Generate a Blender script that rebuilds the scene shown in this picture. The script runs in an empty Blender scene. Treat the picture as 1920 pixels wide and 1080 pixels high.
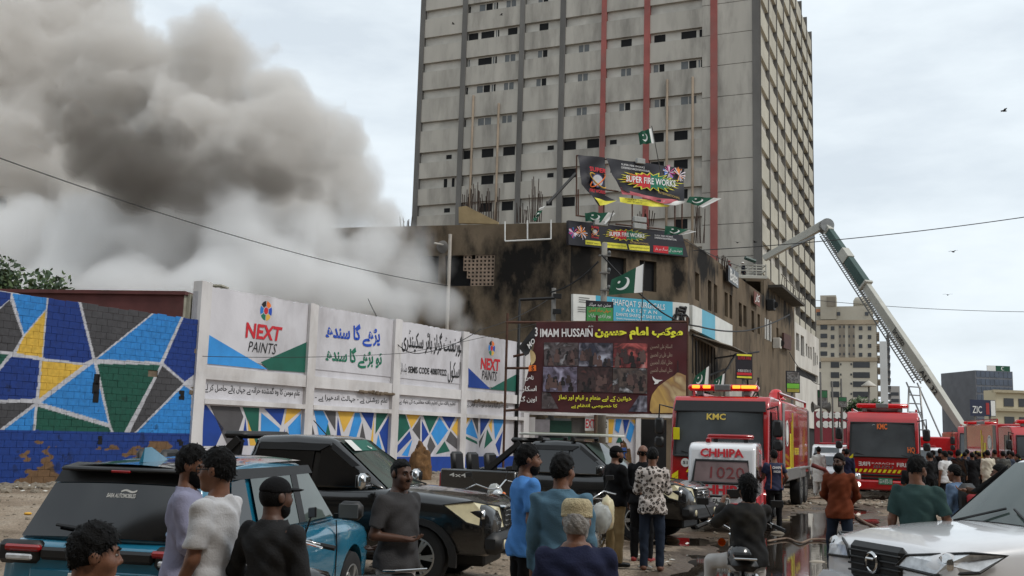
import bpy, math, random
import numpy as np
from mathutils import Vector, Matrix
random.seed(7); rng = np.random.default_rng(11)
SC = bpy.context.scene
COL = SC.collection
# ---------------------------------------------------------------- camera
CAM_Z, F_PX, PITCH, ROLL = 1.9, 1900.0, math.atan(275/1900), math.radians(1.63)
cd = bpy.data.cameras.new('camera'); cam = bpy.data.objects.new('camera', cd); COL.objects.link(cam)
_F = Vector((0, math.cos(PITCH), math.sin(PITCH))); _U = Vector((0, -math.sin(PITCH), math.cos(PITCH))); _R = Vector((1, 0, 0))
RV = _R*math.cos(ROLL) + _U*math.sin(ROLL); UV = -_R*math.sin(ROLL) + _U*math.cos(ROLL)
cam.matrix_world = Matrix(((RV.x, UV.x, -_F.x, 0), (RV.y, UV.y, -_F.y, 0), (RV.z, UV.z, -_F.z, CAM_Z), (0, 0, 0, 1)))
cd.sensor_width = 36; cd.lens = F_PX/1920*36; cd.clip_start = .1; cd.clip_end = 6000
SC.camera = cam
CO = Vector((0, 0, CAM_Z))
def ray(px, py): return _F + RV*((px-960)/F_PX) - UV*((py-540)/F_PX)
def at(px, py, d):
    r = ray(px, py); return CO + r*(d/r.y)
def gnd(px, py, z=0.0):
    r = ray(px, py); return CO + r*((z-CAM_Z)/r.z)
def gx(px, d, z=0.0):
    """ground point at forward distance d that shows in image column px"""
    x = 0
    for _ in range(20):
        p = Vector((x, d, z)) - CO
        x += (px - (960 + F_PX*p.dot(RV)/p.dot(_F)))*d/F_PX
    return Vector((x, d, z))
class Plane:
    """a real vertical surface: origin o, unit u (to the viewer's right), v up, n out of the wall"""
    def __init__(s, o, u, v=(0, 0, 1)):
        s.o = Vector(o); s.u = Vector(u).normalized(); s.v = Vector(v).normalized(); s.n = s.u.cross(s.v).normalized()
    def px(s, x, y):
        r = ray(x, y); t = (s.o-CO).dot(s.n)/r.dot(s.n); q = CO+r*t-s.o
        return q.dot(s.u), q.dot(s.v)
    def pt(s, a, b, off=0.0): return s.o+s.u*a+s.v*b+s.n*off
# ---------------------------------------------------------------- light
SUN_EL, SUN_AZ = math.radians(52), math.radians(120)      # azimuth measured from +Y towards +X
w = bpy.data.worlds.new('World'); SC.world = w; w.use_nodes = True
nt = w.node_tree; nt.nodes.clear()
out = nt.nodes.new('ShaderNodeOutputWorld'); bg = nt.nodes.new('ShaderNodeBackground')
sky = nt.nodes.new('ShaderNodeTexSky'); sky.sky_type = 'NISHITA'; sky.sun_disc = False
sky.sun_elevation = SUN_EL; sky.sun_rotation = SUN_AZ; sky.air_density = 1.0; sky.dust_density = 2.5; sky.ozone_density = 1.2
tc = nt.nodes.new('ShaderNodeTexCoord'); mp = nt.nodes.new('ShaderNodeMapping'); mp.inputs['Scale'].default_value = (1.6, 1.6, 5.0)
nz = nt.nodes.new('ShaderNodeTexNoise'); nz.inputs['Scale'].default_value = 2.3; nz.inputs['Detail'].default_value = 9; nz.inputs['Roughness'].default_value = .55
rp = nt.nodes.new('ShaderNodeValToRGB'); rp.color_ramp.elements[0].position = .36; rp.color_ramp.elements[1].position = .62
rp.color_ramp.elements[0].color = (.74, .74, .74, 1); rp.color_ramp.elements[1].color = (1, 1, 1, 1)
mx = nt.nodes.new('ShaderNodeMix'); mx.data_type = 'RGBA'; mx.inputs['B'].default_value = (8.9, 9.75, 10.35, 1)
nt.links.new(tc.outputs['Generated'], mp.inputs['Vector']); nt.links.new(mp.outputs['Vector'], nz.inputs['Vector'])
nt.links.new(nz.outputs['Fac'], rp.inputs['Fac']); nt.links.new(rp.outputs['Color'], mx.inputs['Factor'])
nt.links.new(sky.outputs['Color'], mx.inputs['A']); nt.links.new(mx.outputs['Result'], bg.inputs['Color'])
bg.inputs['Strength'].default_value = .10; nt.links.new(bg.outputs['Background'], out.inputs['Surface'])
sd = bpy.data.lights.new('sun', 'SUN'); sd.energy = 1.5; sd.angle = math.radians(12); sd.color = (1, .96, .9)
sun = bpy.data.objects.new('sun', sd); COL.objects.link(sun)
_sd = Vector((math.sin(SUN_AZ)*math.cos(SUN_EL), math.cos(SUN_AZ)*math.cos(SUN_EL), math.sin(SUN_EL)))
sun.rotation_euler = _sd.to_track_quat('Z', 'Y').to_euler()
SC.view_settings.view_transform = 'Standard'; SC.view_settings.look = 'None'; SC.view_settings.exposure = 0.0; SC.view_settings.gamma = 1.0
SC.cycles.use_denoising = True
SC.cycles.max_bounces = 10; SC.cycles.diffuse_bounces = 3; SC.cycles.glossy_bounces = 3; SC.cycles.transparent_max_bounces = 12
SC.cycles.volume_bounces = 6; SC.cycles.volume_step_rate = 1.5; SC.cycles.volume_max_steps = 256
# ---------------------------------------------------------------- materials
def lin(c):
    c = [x/255 for x in c[:3]]
    return tuple(x/12.92 if x <= .04045 else ((x+.055)/1.055)**2.4 for x in c) + (1.0,)
MATS = {}
def M(name, rgb, rough=.6, metal=0.0, var=.12, scale=4.0, bump=0.0, bscale=60.0, coat=0.0, emit=0.0, dirt=None, dirt_amt=.5, trans=0.0, spec=.5, stretch=(1, 1, 1)):
    if name in MATS: return MATS[name]
    m = bpy.data.materials.new(name); m.use_nodes = True; n = m.node_tree.nodes; l = m.node_tree.links
    b = n['Principled BSDF']; b.inputs['Roughness'].default_value = rough; b.inputs['Metallic'].default_value = metal
    b.inputs['Specular IOR Level'].default_value = spec
    if coat: b.inputs['Coat Weight'].default_value = coat; b.inputs['Coat Roughness'].default_value = .04
    if trans: b.inputs['Transmission Weight'].default_value = trans
    c = lin(rgb); src = src0 = n.new('ShaderNodeNewGeometry').outputs['Position']
    if stretch != (1, 1, 1):
        mpn = n.new('ShaderNodeMapping'); mpn.inputs['Scale'].default_value = stretch; l.new(src, mpn.inputs['Vector']); src = mpn.outputs['Vector']
    if var or dirt:
        t = n.new('ShaderNodeTexNoise'); t.inputs['Scale'].default_value = scale; t.inputs['Detail'].default_value = 6; l.new(src, t.inputs['Vector'])
        r = n.new('ShaderNodeValToRGB'); r.color_ramp.elements[0].position = .3; r.color_ramp.elements[1].position = .7
        lo, hi = 1-var, 1+var
        r.color_ramp.elements[0].color = tuple(min(1, x*lo) for x in c[:3])+(1,); r.color_ramp.elements[1].color = tuple(min(1, x*hi) for x in c[:3])+(1,)
        l.new(t.outputs['Fac'], r.inputs['Fac']); res = r.outputs['Color']
        if dirt:
            t2 = n.new('ShaderNodeTexNoise'); t2.inputs['Scale'].default_value = scale*.45; t2.inputs['Detail'].default_value = 8; t2.inputs['Roughness'].default_value = .65; l.new(src, t2.inputs['Vector'])
            r2 = n.new('ShaderNodeValToRGB'); r2.color_ramp.elements[0].position = .48; r2.color_ramp.elements[1].position = .72
            r2.color_ramp.elements[0].color = (0, 0, 0, 1); r2.color_ramp.elements[1].color = (dirt_amt,)*3+(1,); l.new(t2.outputs['Fac'], r2.inputs['Fac'])
            mm = n.new('ShaderNodeMix'); mm.data_type = 'RGBA'; l.new(r2.outputs['Color'], mm.inputs['Factor']); l.new(res, mm.inputs['A']); mm.inputs['B'].default_value = lin(dirt); res = mm.outputs['Result']
        l.new(res, b.inputs['Base Color'])
    else: b.inputs['Base Color'].default_value = c
    if bump:
        t3 = n.new('ShaderNodeTexNoise'); t3.inputs['Scale'].default_value = bscale; t3.inputs['Detail'].default_value = 5; l.new(src0, t3.inputs['Vector'])
        bp = n.new('ShaderNodeBump'); bp.inputs['Strength'].default_value = bump; bp.inputs['Distance'].default_value = .02; l.new(t3.outputs['Fac'], bp.inputs['Height']); l.new(bp.outputs['Normal'], b.inputs['Normal'])
    if emit: b.inputs['Emission Color'].default_value = c; b.inputs['Emission Strength'].default_value = emit
    MATS[name] = m; return m
# ---------------------------------------------------------------- object helpers
def tag(o, label=None, cat=None, group=None, kind=None):
    if label: o['label'] = label
    if cat: o['category'] = cat
    if group: o['group'] = group
    if kind: o['kind'] = kind
    return o
def thing(name, label, cat, loc=(0, 0, 0), rz=0.0, group=None):
    o = bpy.data.objects.new(name, None); COL.objects.link(o); o.location = loc; o.rotation_euler = (0, 0, rz); o.empty_display_size = .2
    return tag(o, label, cat, group)
def link(name, me, parent=None, mats=None):
    o = bpy.data.objects.new(name, me); COL.objects.link(o)
    if parent is not None: o.parent = parent
    if mats is not None:
        me.materials.clear()
        for m in (mats if isinstance(mats, (list, tuple)) else [mats]): me.materials.append(m)
    return o
def rot(axis, a): return Matrix.Rotation(a, 3, axis)
class MB:
    """collects shapes into one mesh"""
    def __init__(s): s.v = []; s.f = []; s.m = []
    def add(s, vs, fs, mi=0):
        k = len(s.v); s.v += [tuple(v) for v in vs]; s.f += [tuple(i+k for i in f) for f in fs]; s.m += [mi]*len(fs); return s
    def box(s, c, size, R=None, mi=0, taper=1.0):
        c = Vector(c); x, y, z = [q/2 for q in size]; vs = []
        for sz, t in ((-1, 1), (1, taper)):
            for sx, sy in ((-1, -1), (1, -1), (1, 1), (-1, 1)):
                p = Vector((sx*x*t, sy*y*t, sz*z)); vs.append(c+(R @ p if R else p))
        return s.add(vs, [(3, 2, 1, 0), (4, 5, 6, 7), (0, 1, 5, 4), (1, 2, 6, 5), (2, 3, 7, 6), (3, 0, 4, 7)], mi)
    def cbox(s, c, size, b=.02, R=None, mi=0):
        """box with chamfered edges"""
        c = Vector(c); h = [q/2 for q in size]; b = min(b, min(h)*.9); vs = []; idx = {}
        for sx in (-1, 1):
            for sy in (-1, 1):
                for sz in (-1, 1):
                    for ax in range(3):
                        p = [sx*(h[0]-b), sy*(h[1]-b), sz*(h[2]-b)]; p[ax] = (sx, sy, sz)[ax]*h[ax]
                        idx[(sx, sy, sz, ax)] = len(vs); p = Vector(p); vs.append(c+(R @ p if R else p))
        fs = []
        for ax in range(3):
            a, d = [k for k in range(3) if k != ax]
            for sg in (-1, 1):
                q = []
                for e, g in ((-1, -1), (1, -1), (1, 1), (-1, 1)):
                    k = [0, 0, 0]; k[ax] = sg; k[a] = e; k[d] = g; q.append(idx[(*k, ax)])
                fs.append(tuple(q))
        for ax in range(3):
            a, d = [k for k in range(3) if k != ax]
            for e in (-1, 1):
                for g in (-1, 1):
                    q = []
                    for sg, wch in ((-1, a), (1, a), (1, d), (-1, d)):
                        k = [0, 0, 0]; k[ax] = sg; k[a] = e; k[d] = g; q.append(idx[(*k, wch)])
                    fs.append(tuple(q))
        for sx in (-1, 1):
            for sy in (-1, 1):
                for sz in (-1, 1): fs.append(tuple(idx[(sx, sy, sz, k)] for k in range(3)))
        return s.add(vs, fs, mi)
    def tube(s, pts, r, n=8, mi=0, cap=True):
        pts = [Vector(p) for p in pts]; rs = r if isinstance(r, (list, tuple)) else [r]*len(pts); vs = []; fs = []; up = None
        for i, p in enumerate(pts):
            t = (pts[min(i+1, len(pts)-1)]-pts[max(i-1, 0)]).normalized()
            if up is None: up = Vector((0, 0, 1)) if abs(t.z) < .9 else Vector((1, 0, 0))
            a = t.cross(up).normalized(); up = a.cross(t).normalized()
            for k in range(n):
                th = 2*math.pi*k/n; vs.append(p+(a*math.cos(th)+up*math.sin(th))*rs[i])
        for i in range(len(pts)-1):
            for k in range(n): fs.append((i*n+k, i*n+(k+1) % n, (i+1)*n+(k+1) % n, (i+1)*n+k))
        if cap: fs += [tuple(range(n-1, -1, -1)), tuple((len(pts)-1)*n+k for k in range(n))]
        return s.add(vs, fs, mi)
    def bar(s, p0, p1, w, h, mi=0, up=(0, 0, 1)):
        p0, p1 = Vector(p0), Vector(p1); t = (p1-p0).normalized(); up = Vector(up)
        if abs(t.dot(up)) > .98: up = Vector((0, 1, 0))
        a = t.cross(up).normalized(); b = a.cross(t)
        return s.box((p0+p1)/2, (w, (p1-p0).length, h), Matrix((a, t, b)).transposed(), mi)
    def lathe(s, prof, c=(0, 0, 0), n=24, axis='Z', mi=0, R=None):
        c = Vector(c); vs = []; fs = []
        for r, z in prof:
            for k in range(n):
                th = 2*math.pi*k/n; x, y = r*math.cos(th), r*math.sin(th)
                p = Vector({'Z': (x, y, z), 'Y': (x, z, y), 'X': (z, x, y)}[axis]); vs.append(c+(R @ p if R else p))
        for i in range(len(prof)-1):
            for k in range(n): fs.append((i*n+k, i*n+(k+1) % n, (i+1)*n+(k+1) % n, (i+1)*n+k))
        return s.add(vs, fs, mi)
    def prism(s, pts, off, mi=0):
        """closed outline (list of 3-D points) extruded by the vector off"""
        pts = [Vector(p) for p in pts]; off = Vector(off); n = len(pts)
        return s.add(pts+[p+off for p in pts], [tuple(range(n-1, -1, -1)), tuple(range(n, 2*n))]+[(i, (i+1) % n, n+(i+1) % n, n+i) for i in range(n)], mi)
    def quad(s, a, b, c, d, mi=0): return s.add([a, b, c, d], [(0, 1, 2, 3)], mi)
    def grid(s, fn, nu, nv, mi=0, flip=False):
        vs = [fn(i/nu, j/nv) for j in range(nv+1) for i in range(nu+1)]; fs = []
        for j in range(nv):
            for i in range(nu):
                a = j*(nu+1)+i; q = (a, a+1, a+nu+2, a+nu+1); fs.append(q[::-1] if flip else q)
        return s.add(vs, fs, mi)
    def mesh(s, name, smooth=False):
        me = bpy.data.meshes.new(name); me.from_pydata(s.v, [], s.f); me.polygons.foreach_set('material_index', s.m)
        if smooth: me.polygons.foreach_set('use_smooth', [True]*len(s.f))
        me.update(); return me
    def build(s, name, mats, parent=None, smooth=False, sharp=None, subsurf=0, bevel=0, fix=True):
        me = s.mesh(name, smooth)
        if fix:
            import bmesh
            b = bmesh.new(); b.from_mesh(me); bmesh.ops.recalc_face_normals(b, faces=b.faces); b.to_mesh(me); b.free()
        o = link(name, me, parent, mats)
        if bevel:
            md = o.modifiers.new('b', 'BEVEL'); md.width = bevel; md.segments = 4; md.limit_method = 'ANGLE'; md.angle_limit = math.radians(28)
        if subsurf:
            md = o.modifiers.new('s', 'SUBSURF'); md.levels = subsurf; md.render_levels = subsurf
        if sharp: me.set_sharp_from_angle(angle=math.radians(sharp))
        return o
_unit = {}
def unit_cube(mat):
    if mat.name not in _unit:
        me = MB().box((0, 0, 0), (1, 1, 1)).mesh('unit_block'); me.materials.append(mat); _unit[mat.name] = me
    return _unit[mat.name]
def slab(name, pl, a0, a1, b0, b1, off0, off1, mat, parent):
    """a block laid on a Plane, as an object of its own that shares its mesh with its likes"""
    o = bpy.data.objects.new(name, unit_cube(mat)); COL.objects.link(o)
    c = pl.pt((a0+a1)/2, (b0+b1)/2, (off0+off1)/2)
    mw = Matrix((pl.u*(abs(a1-a0)), pl.n*(abs(off1-off0)), pl.v*(abs(b1-b0)))).transposed().to_4x4(); mw.translation = c
    if parent is not None: o.parent = parent; mw = Matrix(parent.matrix_basis).inverted() @ mw
    o.matrix_basis = mw
    return o
def copy_tree(o, parent=None):
    c = o.copy(); COL.objects.link(c); c.parent = parent
    for ch in list(o.children): copy_tree(ch, c)
    return c
# ---------------------------------------------------------------- lettering
_AR = {}
def _ar(ch, iso, fin=None, ini=None, med=None): _AR[ch] = (iso, fin, ini, med)
for ch, base, dual in [('ا', 0xFE8D, 0), ('ب', 0xFE8F, 1), ('ت', 0xFE95, 1), ('ث', 0xFE99, 1), ('ج', 0xFE9D, 1), ('ح', 0xFEA1, 1), ('خ', 0xFEA5, 1), ('د', 0xFEA9, 0), ('ذ', 0xFEAB, 0), ('ر', 0xFEAD, 0), ('ز', 0xFEAF, 0),
    ('س', 0xFEB1, 1), ('ش', 0xFEB5, 1), ('ص', 0xFEB9, 1), ('ض', 0xFEBD, 1), ('ط', 0xFEC1, 1), ('ظ', 0xFEC5, 1), ('ع', 0xFEC9, 1), ('غ', 0xFECD, 1), ('ف', 0xFED1, 1), ('ق', 0xFED5, 1), ('ل', 0xFEDD, 1), ('م', 0xFEE1, 1), ('ن', 0xFEE5, 1),
    ('و', 0xFEED, 0), ('پ', 0xFB56, 1), ('ٹ', 0xFB66, 1), ('چ', 0xFB7A, 1), ('ڈ', 0xFB88, 0), ('ڑ', 0xFB8C, 0), ('ک', 0xFB8E, 1), ('گ', 0xFB92, 1), ('ں', 0xFB9E, 0), ('ہ', 0xFBA6, 1), ('ھ', 0xFBAA, 1), ('ے', 0xFBAE, 0), ('ی', 0xFBFC, 1), ('ئ', 0xFE89, 1), ('آ', 0xFE81, 0)]:
    _ar(ch, chr(base), chr(base+1), chr(base+2) if dual else None, chr(base+3) if dual else None)
def shape_ar(s):
    outp = []
    for i, ch in enumerate(s):
        if ch not in _AR: outp.append(ch); continue
        p = s[i-1] if i else ' '; q = s[i+1] if i+1 < len(s) else ' '
        jp = p in _AR and _AR[p][2] is not None; jn = _AR[ch][2] is not None and q in _AR
        f = _AR[ch]; outp.append(f[3] if jp and jn else f[1] if jp else f[2] if jn else f[0])
    return ''.join(outp[::-1])
_txt = {}
def text_mesh(s, weight=0.0, shear=0.0):
    key = (s, weight, shear)
    if key not in _txt:
        c = bpy.data.curves.new('lettering', 'FONT'); c.body = shape_ar(s) if any(ch in _AR for ch in s) else s
        c.resolution_u = 2; c.offset = weight; c.shear = shear
        o = bpy.data.objects.new('lettering', c); COL.objects.link(o)
        me = bpy.data.meshes.new_from_object(o.evaluated_get(bpy.context.evaluated_depsgraph_get()))
        bpy.data.objects.remove(o); bpy.data.curves.remove(c)
        n = len(me.vertices); co = np.empty(n*3, np.float32); me.vertices.foreach_get('co', co); co = co.reshape(-1, 3)
        fs = [tuple(p.vertices) for p in me.polygons]; bpy.data.meshes.remove(me)
        lo, hi = co.min(0), co.max(0); co = (co-lo)/np.maximum(hi-lo, 1e-6); _txt[key] = (co, fs)
    return _txt[key]
def letter(parent, s, corners, mat, weight=0.0, shear=0.0, off=.006, name='lettering', n=None):
    """flat lettering stretched over the four world corners (bottom-left, bottom-right, top-right, top-left), off metres proud"""
    co, fs = text_mesh(s, weight, shear); P = [np.array(c) for c in corners]
    nn = np.cross(P[1]-P[0], P[3]-P[0]); nn = nn/np.linalg.norm(nn)
    if n is not None: nn = np.array(n)
    a = co[:, :1]; b = co[:, 1:2]
    q = P[0]*(1-a)*(1-b)+P[1]*a*(1-b)+P[2]*a*b+P[3]*(1-a)*b+nn*off
    me = bpy.data.meshes.new(name); me.from_pydata(q.tolist(), [], fs); o = link(name, me, parent, mat)
    if parent is not None: o.matrix_basis = Matrix(parent.matrix_basis).inverted()
    return o
def box_on(pl, x0, y0, x1, y1, off=0.0, skew=0.0):
    """corners on a Plane from the photo's left/right edges: (x0,y0) top-left, (x1,y1) bottom-right"""
    a0, b1 = pl.px(x0, y0); a1, b0 = pl.px(x1, y1)
    return [pl.pt(a0, b0, off), pl.pt(a1, b0, off), pl.pt(a1, b1, off), pl.pt(a0, b1, off)]
def quad_on(pl, tl, tr, br, bl, off=0.0):
    return [pl.pt(*pl.px(*q), off) for q in (bl, br, tr, tl)]
def paint(parent, pl, pts_px, mat, off=.004, name='painted_shape'):
    me = bpy.data.meshes.new(name); vs = [pl.pt(*pl.px(*p), off) for p in pts_px]
    me.from_pydata(vs, [], [tuple(range(len(vs)))]); o = link(name, me, parent, mat)
    if parent is not None: o.matrix_basis = Matrix(parent.matrix_basis).inverted()
    if me.polygons[0].normal.dot(pl.n) < 0: me.flip_normals()
    return o
def world_part(o, parent):
    """a mesh written in world coordinates becomes a part of a thing that stands elsewhere"""
    o.parent = parent; o.matrix_basis = Matrix(parent.matrix_basis).inverted(); return o
def tset(o, loc, rz):
    o.location = loc; o.rotation_euler = (0, 0, rz)
# ---------------------------------------------------------------- ground
def vnoise(x, y, seed=0):
    """smooth value noise on arrays"""
    xi = np.floor(x).astype(int); yi = np.floor(y).astype(int); fx = x-xi; fy = y-yi
    fx = fx*fx*(3-2*fx); fy = fy*fy*(3-2*fy)
    def h(a, b):
        n = (a*374761393+b*668265263+seed*1442695) & 0x7fffffff; n = ((n ^ (n >> 13))*1274126177) & 0x7fffffff; return ((n ^ (n >> 16)) & 0xffff)/65535.0
    return (h(xi, yi)*(1-fx)+h(xi+1, yi)*fx)*(1-fy)+(h(xi, yi+1)*(1-fx)+h(xi+1, yi+1)*fx)*fy
def fbm(x, y, seed=0, o=4):
    r = 0; a = .5
    for k in range(o): r = r+a*vnoise(x, y, seed+k*17); x = x*2.03; y = y*2.03; a *= .5
    return r
def ground_mat():
    m = bpy.data.materials.new('dirt_ground'); m.use_nodes = True; n = m.node_tree.nodes; l = m.node_tree.links; b = n['Principled BSDF']
    tcn = n.new('ShaderNodeTexCoord')
    def noise(sc, det=8, ro=.6):
        t = n.new('ShaderNodeTexNoise'); t.inputs['Scale'].default_value = sc; t.inputs['Detail'].default_value = det; t.inputs['Roughness'].default_value = ro; l.new(tcn.outputs['Object'], t.inputs['Vector']); return t.outputs['Fac']
    def ramp(fac, stops):
        r = n.new('ShaderNodeValToRGB'); e = r.color_ramp.elements
        while len(e) < len(stops): e.new(.5)
        for q, (p, c) in zip(e, stops): q.position = p; q.color = c
        l.new(fac, r.inputs['Fac']); return r.outputs['Color']
    base = ramp(noise(.55), [(.3, (.20, .155, .11, 1)), (.5, (.36, .29, .22, 1)), (.7, (.50, .43, .345, 1))])
    fine = ramp(noise(26, 6, .75), [(.35, (.35, .33, .3, 1)), (.62, (1.15, 1.12, 1.1, 1))])
    mu = n.new('ShaderNodeMix'); mu.data_type = 'RGBA'; mu.blend_type = 'MULTIPLY'; mu.inputs['Factor'].default_value = 1; l.new(base, mu.inputs['A']); l.new(fine, mu.inputs['B'])
    wet = n.new('ShaderNodeAttribute'); wet.attribute_name = 'wet'
    wn = ramp(noise(1.1), [(.42, (0, 0, 0, 1)), (.6, (1, 1, 1, 1))])
    wm = n.new('ShaderNodeMath'); wm.operation = 'MULTIPLY_ADD'; l.new(wn, wm.inputs[0]); wm.inputs[1].default_value = .55; l.new(wet.outputs['Fac'], wm.inputs[2])
    wr = ramp(wm.outputs[0], [(.45, (0, 0, 0, 1)), (.85, (1, 1, 1, 1))])
    mw = n.new('ShaderNodeMix'); mw.data_type = 'RGBA'; mw.blend_type = 'MULTIPLY'; l.new(wr, mw.inputs['Factor']); l.new(mu.outputs['Result'], mw.inputs['A']); mw.inputs['B'].default_value = (.34, .31, .29, 1)
    l.new(mw.outputs['Result'], b.inputs['Base Color'])
    rr = ramp(wr, [(0, (.95, .95, .95, 1)), (1, (.38, .38, .38, 1))]); l.new(rr, b.inputs['Roughness']); b.inputs['Specular IOR Level'].default_value = .3
    vo = n.new('ShaderNodeTexVoronoi'); vo.inputs['Scale'].default_value = 14; l.new(tcn.outputs['Object'], vo.inputs['Vector'])
    ad = n.new('ShaderNodeMath'); ad.operation = 'MULTIPLY_ADD'; l.new(vo.outputs['Distance'], ad.inputs[0]); ad.inputs[1].default_value = -.8; l.new(noise(40, 4, .7), ad.inputs[2])
    bp = n.new('ShaderNodeBump'); bp.inputs['Strength'].default_value = .7; bp.inputs['Distance'].default_value = .035; l.new(ad.outputs[0], bp.inputs['Height']); l.new(bp.outputs['Normal'], b.inputs['Normal'])
    return m
xs = np.concatenate([[-3000, -1200, -500, -220, -110, -60, -40], np.arange(-30, 40.01, .2), [50, 70, 110, 220, 500, 1200, 3000]])
ys = np.concatenate([[-300, -60, -15, -5], np.arange(0, 46, .2), np.arange(46, 90, .8), [90, 105, 130, 180, 260, 420, 700, 1200, 2200, 4200]])
GX, GY = np.meshgrid(xs, ys)
def seg_d(x, y, pts):
    d = np.full(x.shape, 1e9)
    for (ax, ay, ar), (bx, by, br) in zip(pts[:-1], pts[1:]):
        t = np.clip(((x-ax)*(bx-ax)+(y-ay)*(by-ay))/((bx-ax)**2+(by-ay)**2), 0, 1)
        d = np.minimum(d, np.hypot(x-ax-t*(bx-ax), y-ay-t*(by-ay))-(ar+t*(br-ar)))
    return d
def gw(px, py): q = gnd(px, py); return q.x, q.y
PUD = [(*gw(1400, 1110), .9), (*gw(1445, 1060), 1.15), (*gw(1480, 1020), 1.1), (*gw(1510, 985), .8), (*gw(1565, 960), .5), (*gw(1605, 948), .25)]
PUD2 = [(*gw(1235, 1018), .35), (*gw(1290, 1012), .5), (*gw(1330, 1004), .25)]
PUD3 = [(*gw(1610, 1000), .2), (*gw(1640, 985), .35), (*gw(1625, 972), .2)]
def pud_dist(x, y): return np.minimum(np.minimum(seg_d(x, y, PUD), seg_d(x, y, PUD2)), seg_d(x, y, PUD3))+(fbm(x*1.3, y*1.3, 5)-.47)*1.5
def gh(x, y):
    near = np.clip((70-np.hypot(x-5, y-20))/30, 0, 1)
    z = (fbm(x*.6, y*.6, 1)-.47)*.09+(fbm(x*3.1, y*3.1, 2)-.47)*.05
    d = pud_dist(x, y); z = z-.075*np.clip(.5-d/.9, 0, 1)+.012*np.clip(1-np.abs(d-.35)/.5, 0, 1)
    return z*near
GZ = gh(GX, GY)
nv, nu = GX.shape
me = bpy.data.meshes.new('ground')
idx = np.arange(nv*nu).reshape(nv, nu); q = np.stack([idx[:-1, :-1], idx[:-1, 1:], idx[1:, 1:], idx[1:, :-1]], -1).reshape(-1, 4)
me.from_pydata(np.stack([GX, GY, GZ], -1).reshape(-1, 3).tolist(), [], q.tolist())
me.polygons.foreach_set('use_smooth', [True]*len(q))
at_w = me.attributes.new('wet', 'FLOAT', 'POINT'); wet = np.clip(1-pud_dist(GX, GY)/1.3, 0, 1)*.9
wet = np.maximum(wet, .10*np.clip(1-np.abs(GX-6-(GY-15)*.42)/7, 0, 1)*np.clip((GY-9)/6, 0, 1)*np.clip((80-GY)/30, 0, 1)); at_w.data.foreach_set('value', wet.reshape(-1))
tag(link('ground', me, None, ground_mat()), 'bare brown dirt ground strewn with gravel', 'ground', kind='structure')
wm_ = M('puddle_water', (52, 46, 40), .03, 0, 0, spec=.6, bump=.04, bscale=5)
pm = MB(); PX, PY = np.meshgrid(np.arange(0.5, 14, .25), np.arange(9, 36, .25)); pd_ = pud_dist(PX, PY)
ok = pd_ < .6
for j in range(PX.shape[0]-1):
    for i in range(PX.shape[1]-1):
        if ok[j:j+2, i:i+2].any():
            x, y = PX[j, i], PY[j, i]; pm.quad((x, y, -.028), (x+.25, y, -.028), (x+.25, y+.25, -.028), (x, y+.25, -.028))
tag(pm.build('puddle', wm_, fix=False), 'muddy water lying in a long puddle on the dirt', 'puddle', kind='structure')
# ---------------------------------------------------------------- facades
DARK = M('dark_interior', (14, 14, 16), .9, 0, .2, 1.0)  # flat near-black painted in for the shade inside windows, openings and holes
GLASS_D = M('dark_window_glass', (30, 34, 38), .12, 0, .1, .5, spec=.7)
CURT = M('curtained_pane', (88, 90, 90), .35, 0, .2, 2.0)
ALU = M('aluminium_frame', (150, 150, 148), .45, .4, .1)
def holed(pl, a0, a1, b0, b1, holes, mat, parent, off=0.0, thick=.3, name='wall', back=DARK):
    """a wall with real openings: front face and reveals; near-black panes painted as room shade close them"""
    hs = [h for h in holes if h[0] < a1 and h[1] > a0 and h[2] < b1 and h[3] > b0]
    A = sorted({a0, a1, *[min(max(v, a0), a1) for h in hs for v in h[:2]]}); B = sorted({b0, b1, *[min(max(v, b0), b1) for h in hs for v in h[2:4]]})
    mb = MB(); vid = {}
    def V(a, b, o):
        k = (round(a, 4), round(b, 4), o)
        if k not in vid: vid[k] = len(mb.v); mb.v.append(tuple(pl.pt(a, b, o)))
        return vid[k]
    for i in range(len(A)-1):
        for j in range(len(B)-1):
            ca, cb = (A[i]+A[i+1])/2, (B[j]+B[j+1])/2
            if any(h[0] < ca < h[1] and h[2] < cb < h[3] for h in hs): continue
            mb.f.append((V(A[i], B[j], off), V(A[i+1], B[j], off), V(A[i+1], B[j+1], off), V(A[i], B[j+1], off))); mb.m.append(0)
            for (p, q2, oa, ob) in (((A[i], B[j]), (A[i+1], B[j]), ca, B[j]-1e-3), ((A[i+1], B[j]), (A[i+1], B[j+1]), A[i+1]+1e-3, cb), ((A[i+1], B[j+1]), (A[i], B[j+1]), ca, B[j+1]+1e-3), ((A[i], B[j+1]), (A[i], B[j]), A[i]-1e-3, cb)):
                inside = any(h[0] < oa < h[1] and h[2] < ob < h[3] for h in hs)
                if inside or oa < a0 or oa > a1 or ob > b1 or ob < b0:
                    mb.f.append((V(*p, off), V(*p, off-thick), V(*q2, off-thick), V(*q2, off))); mb.m.append(0)
    o = mb.build(name, mat, None, fix=False)
    if parent is not None: world_part(o, parent)
    return o
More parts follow.
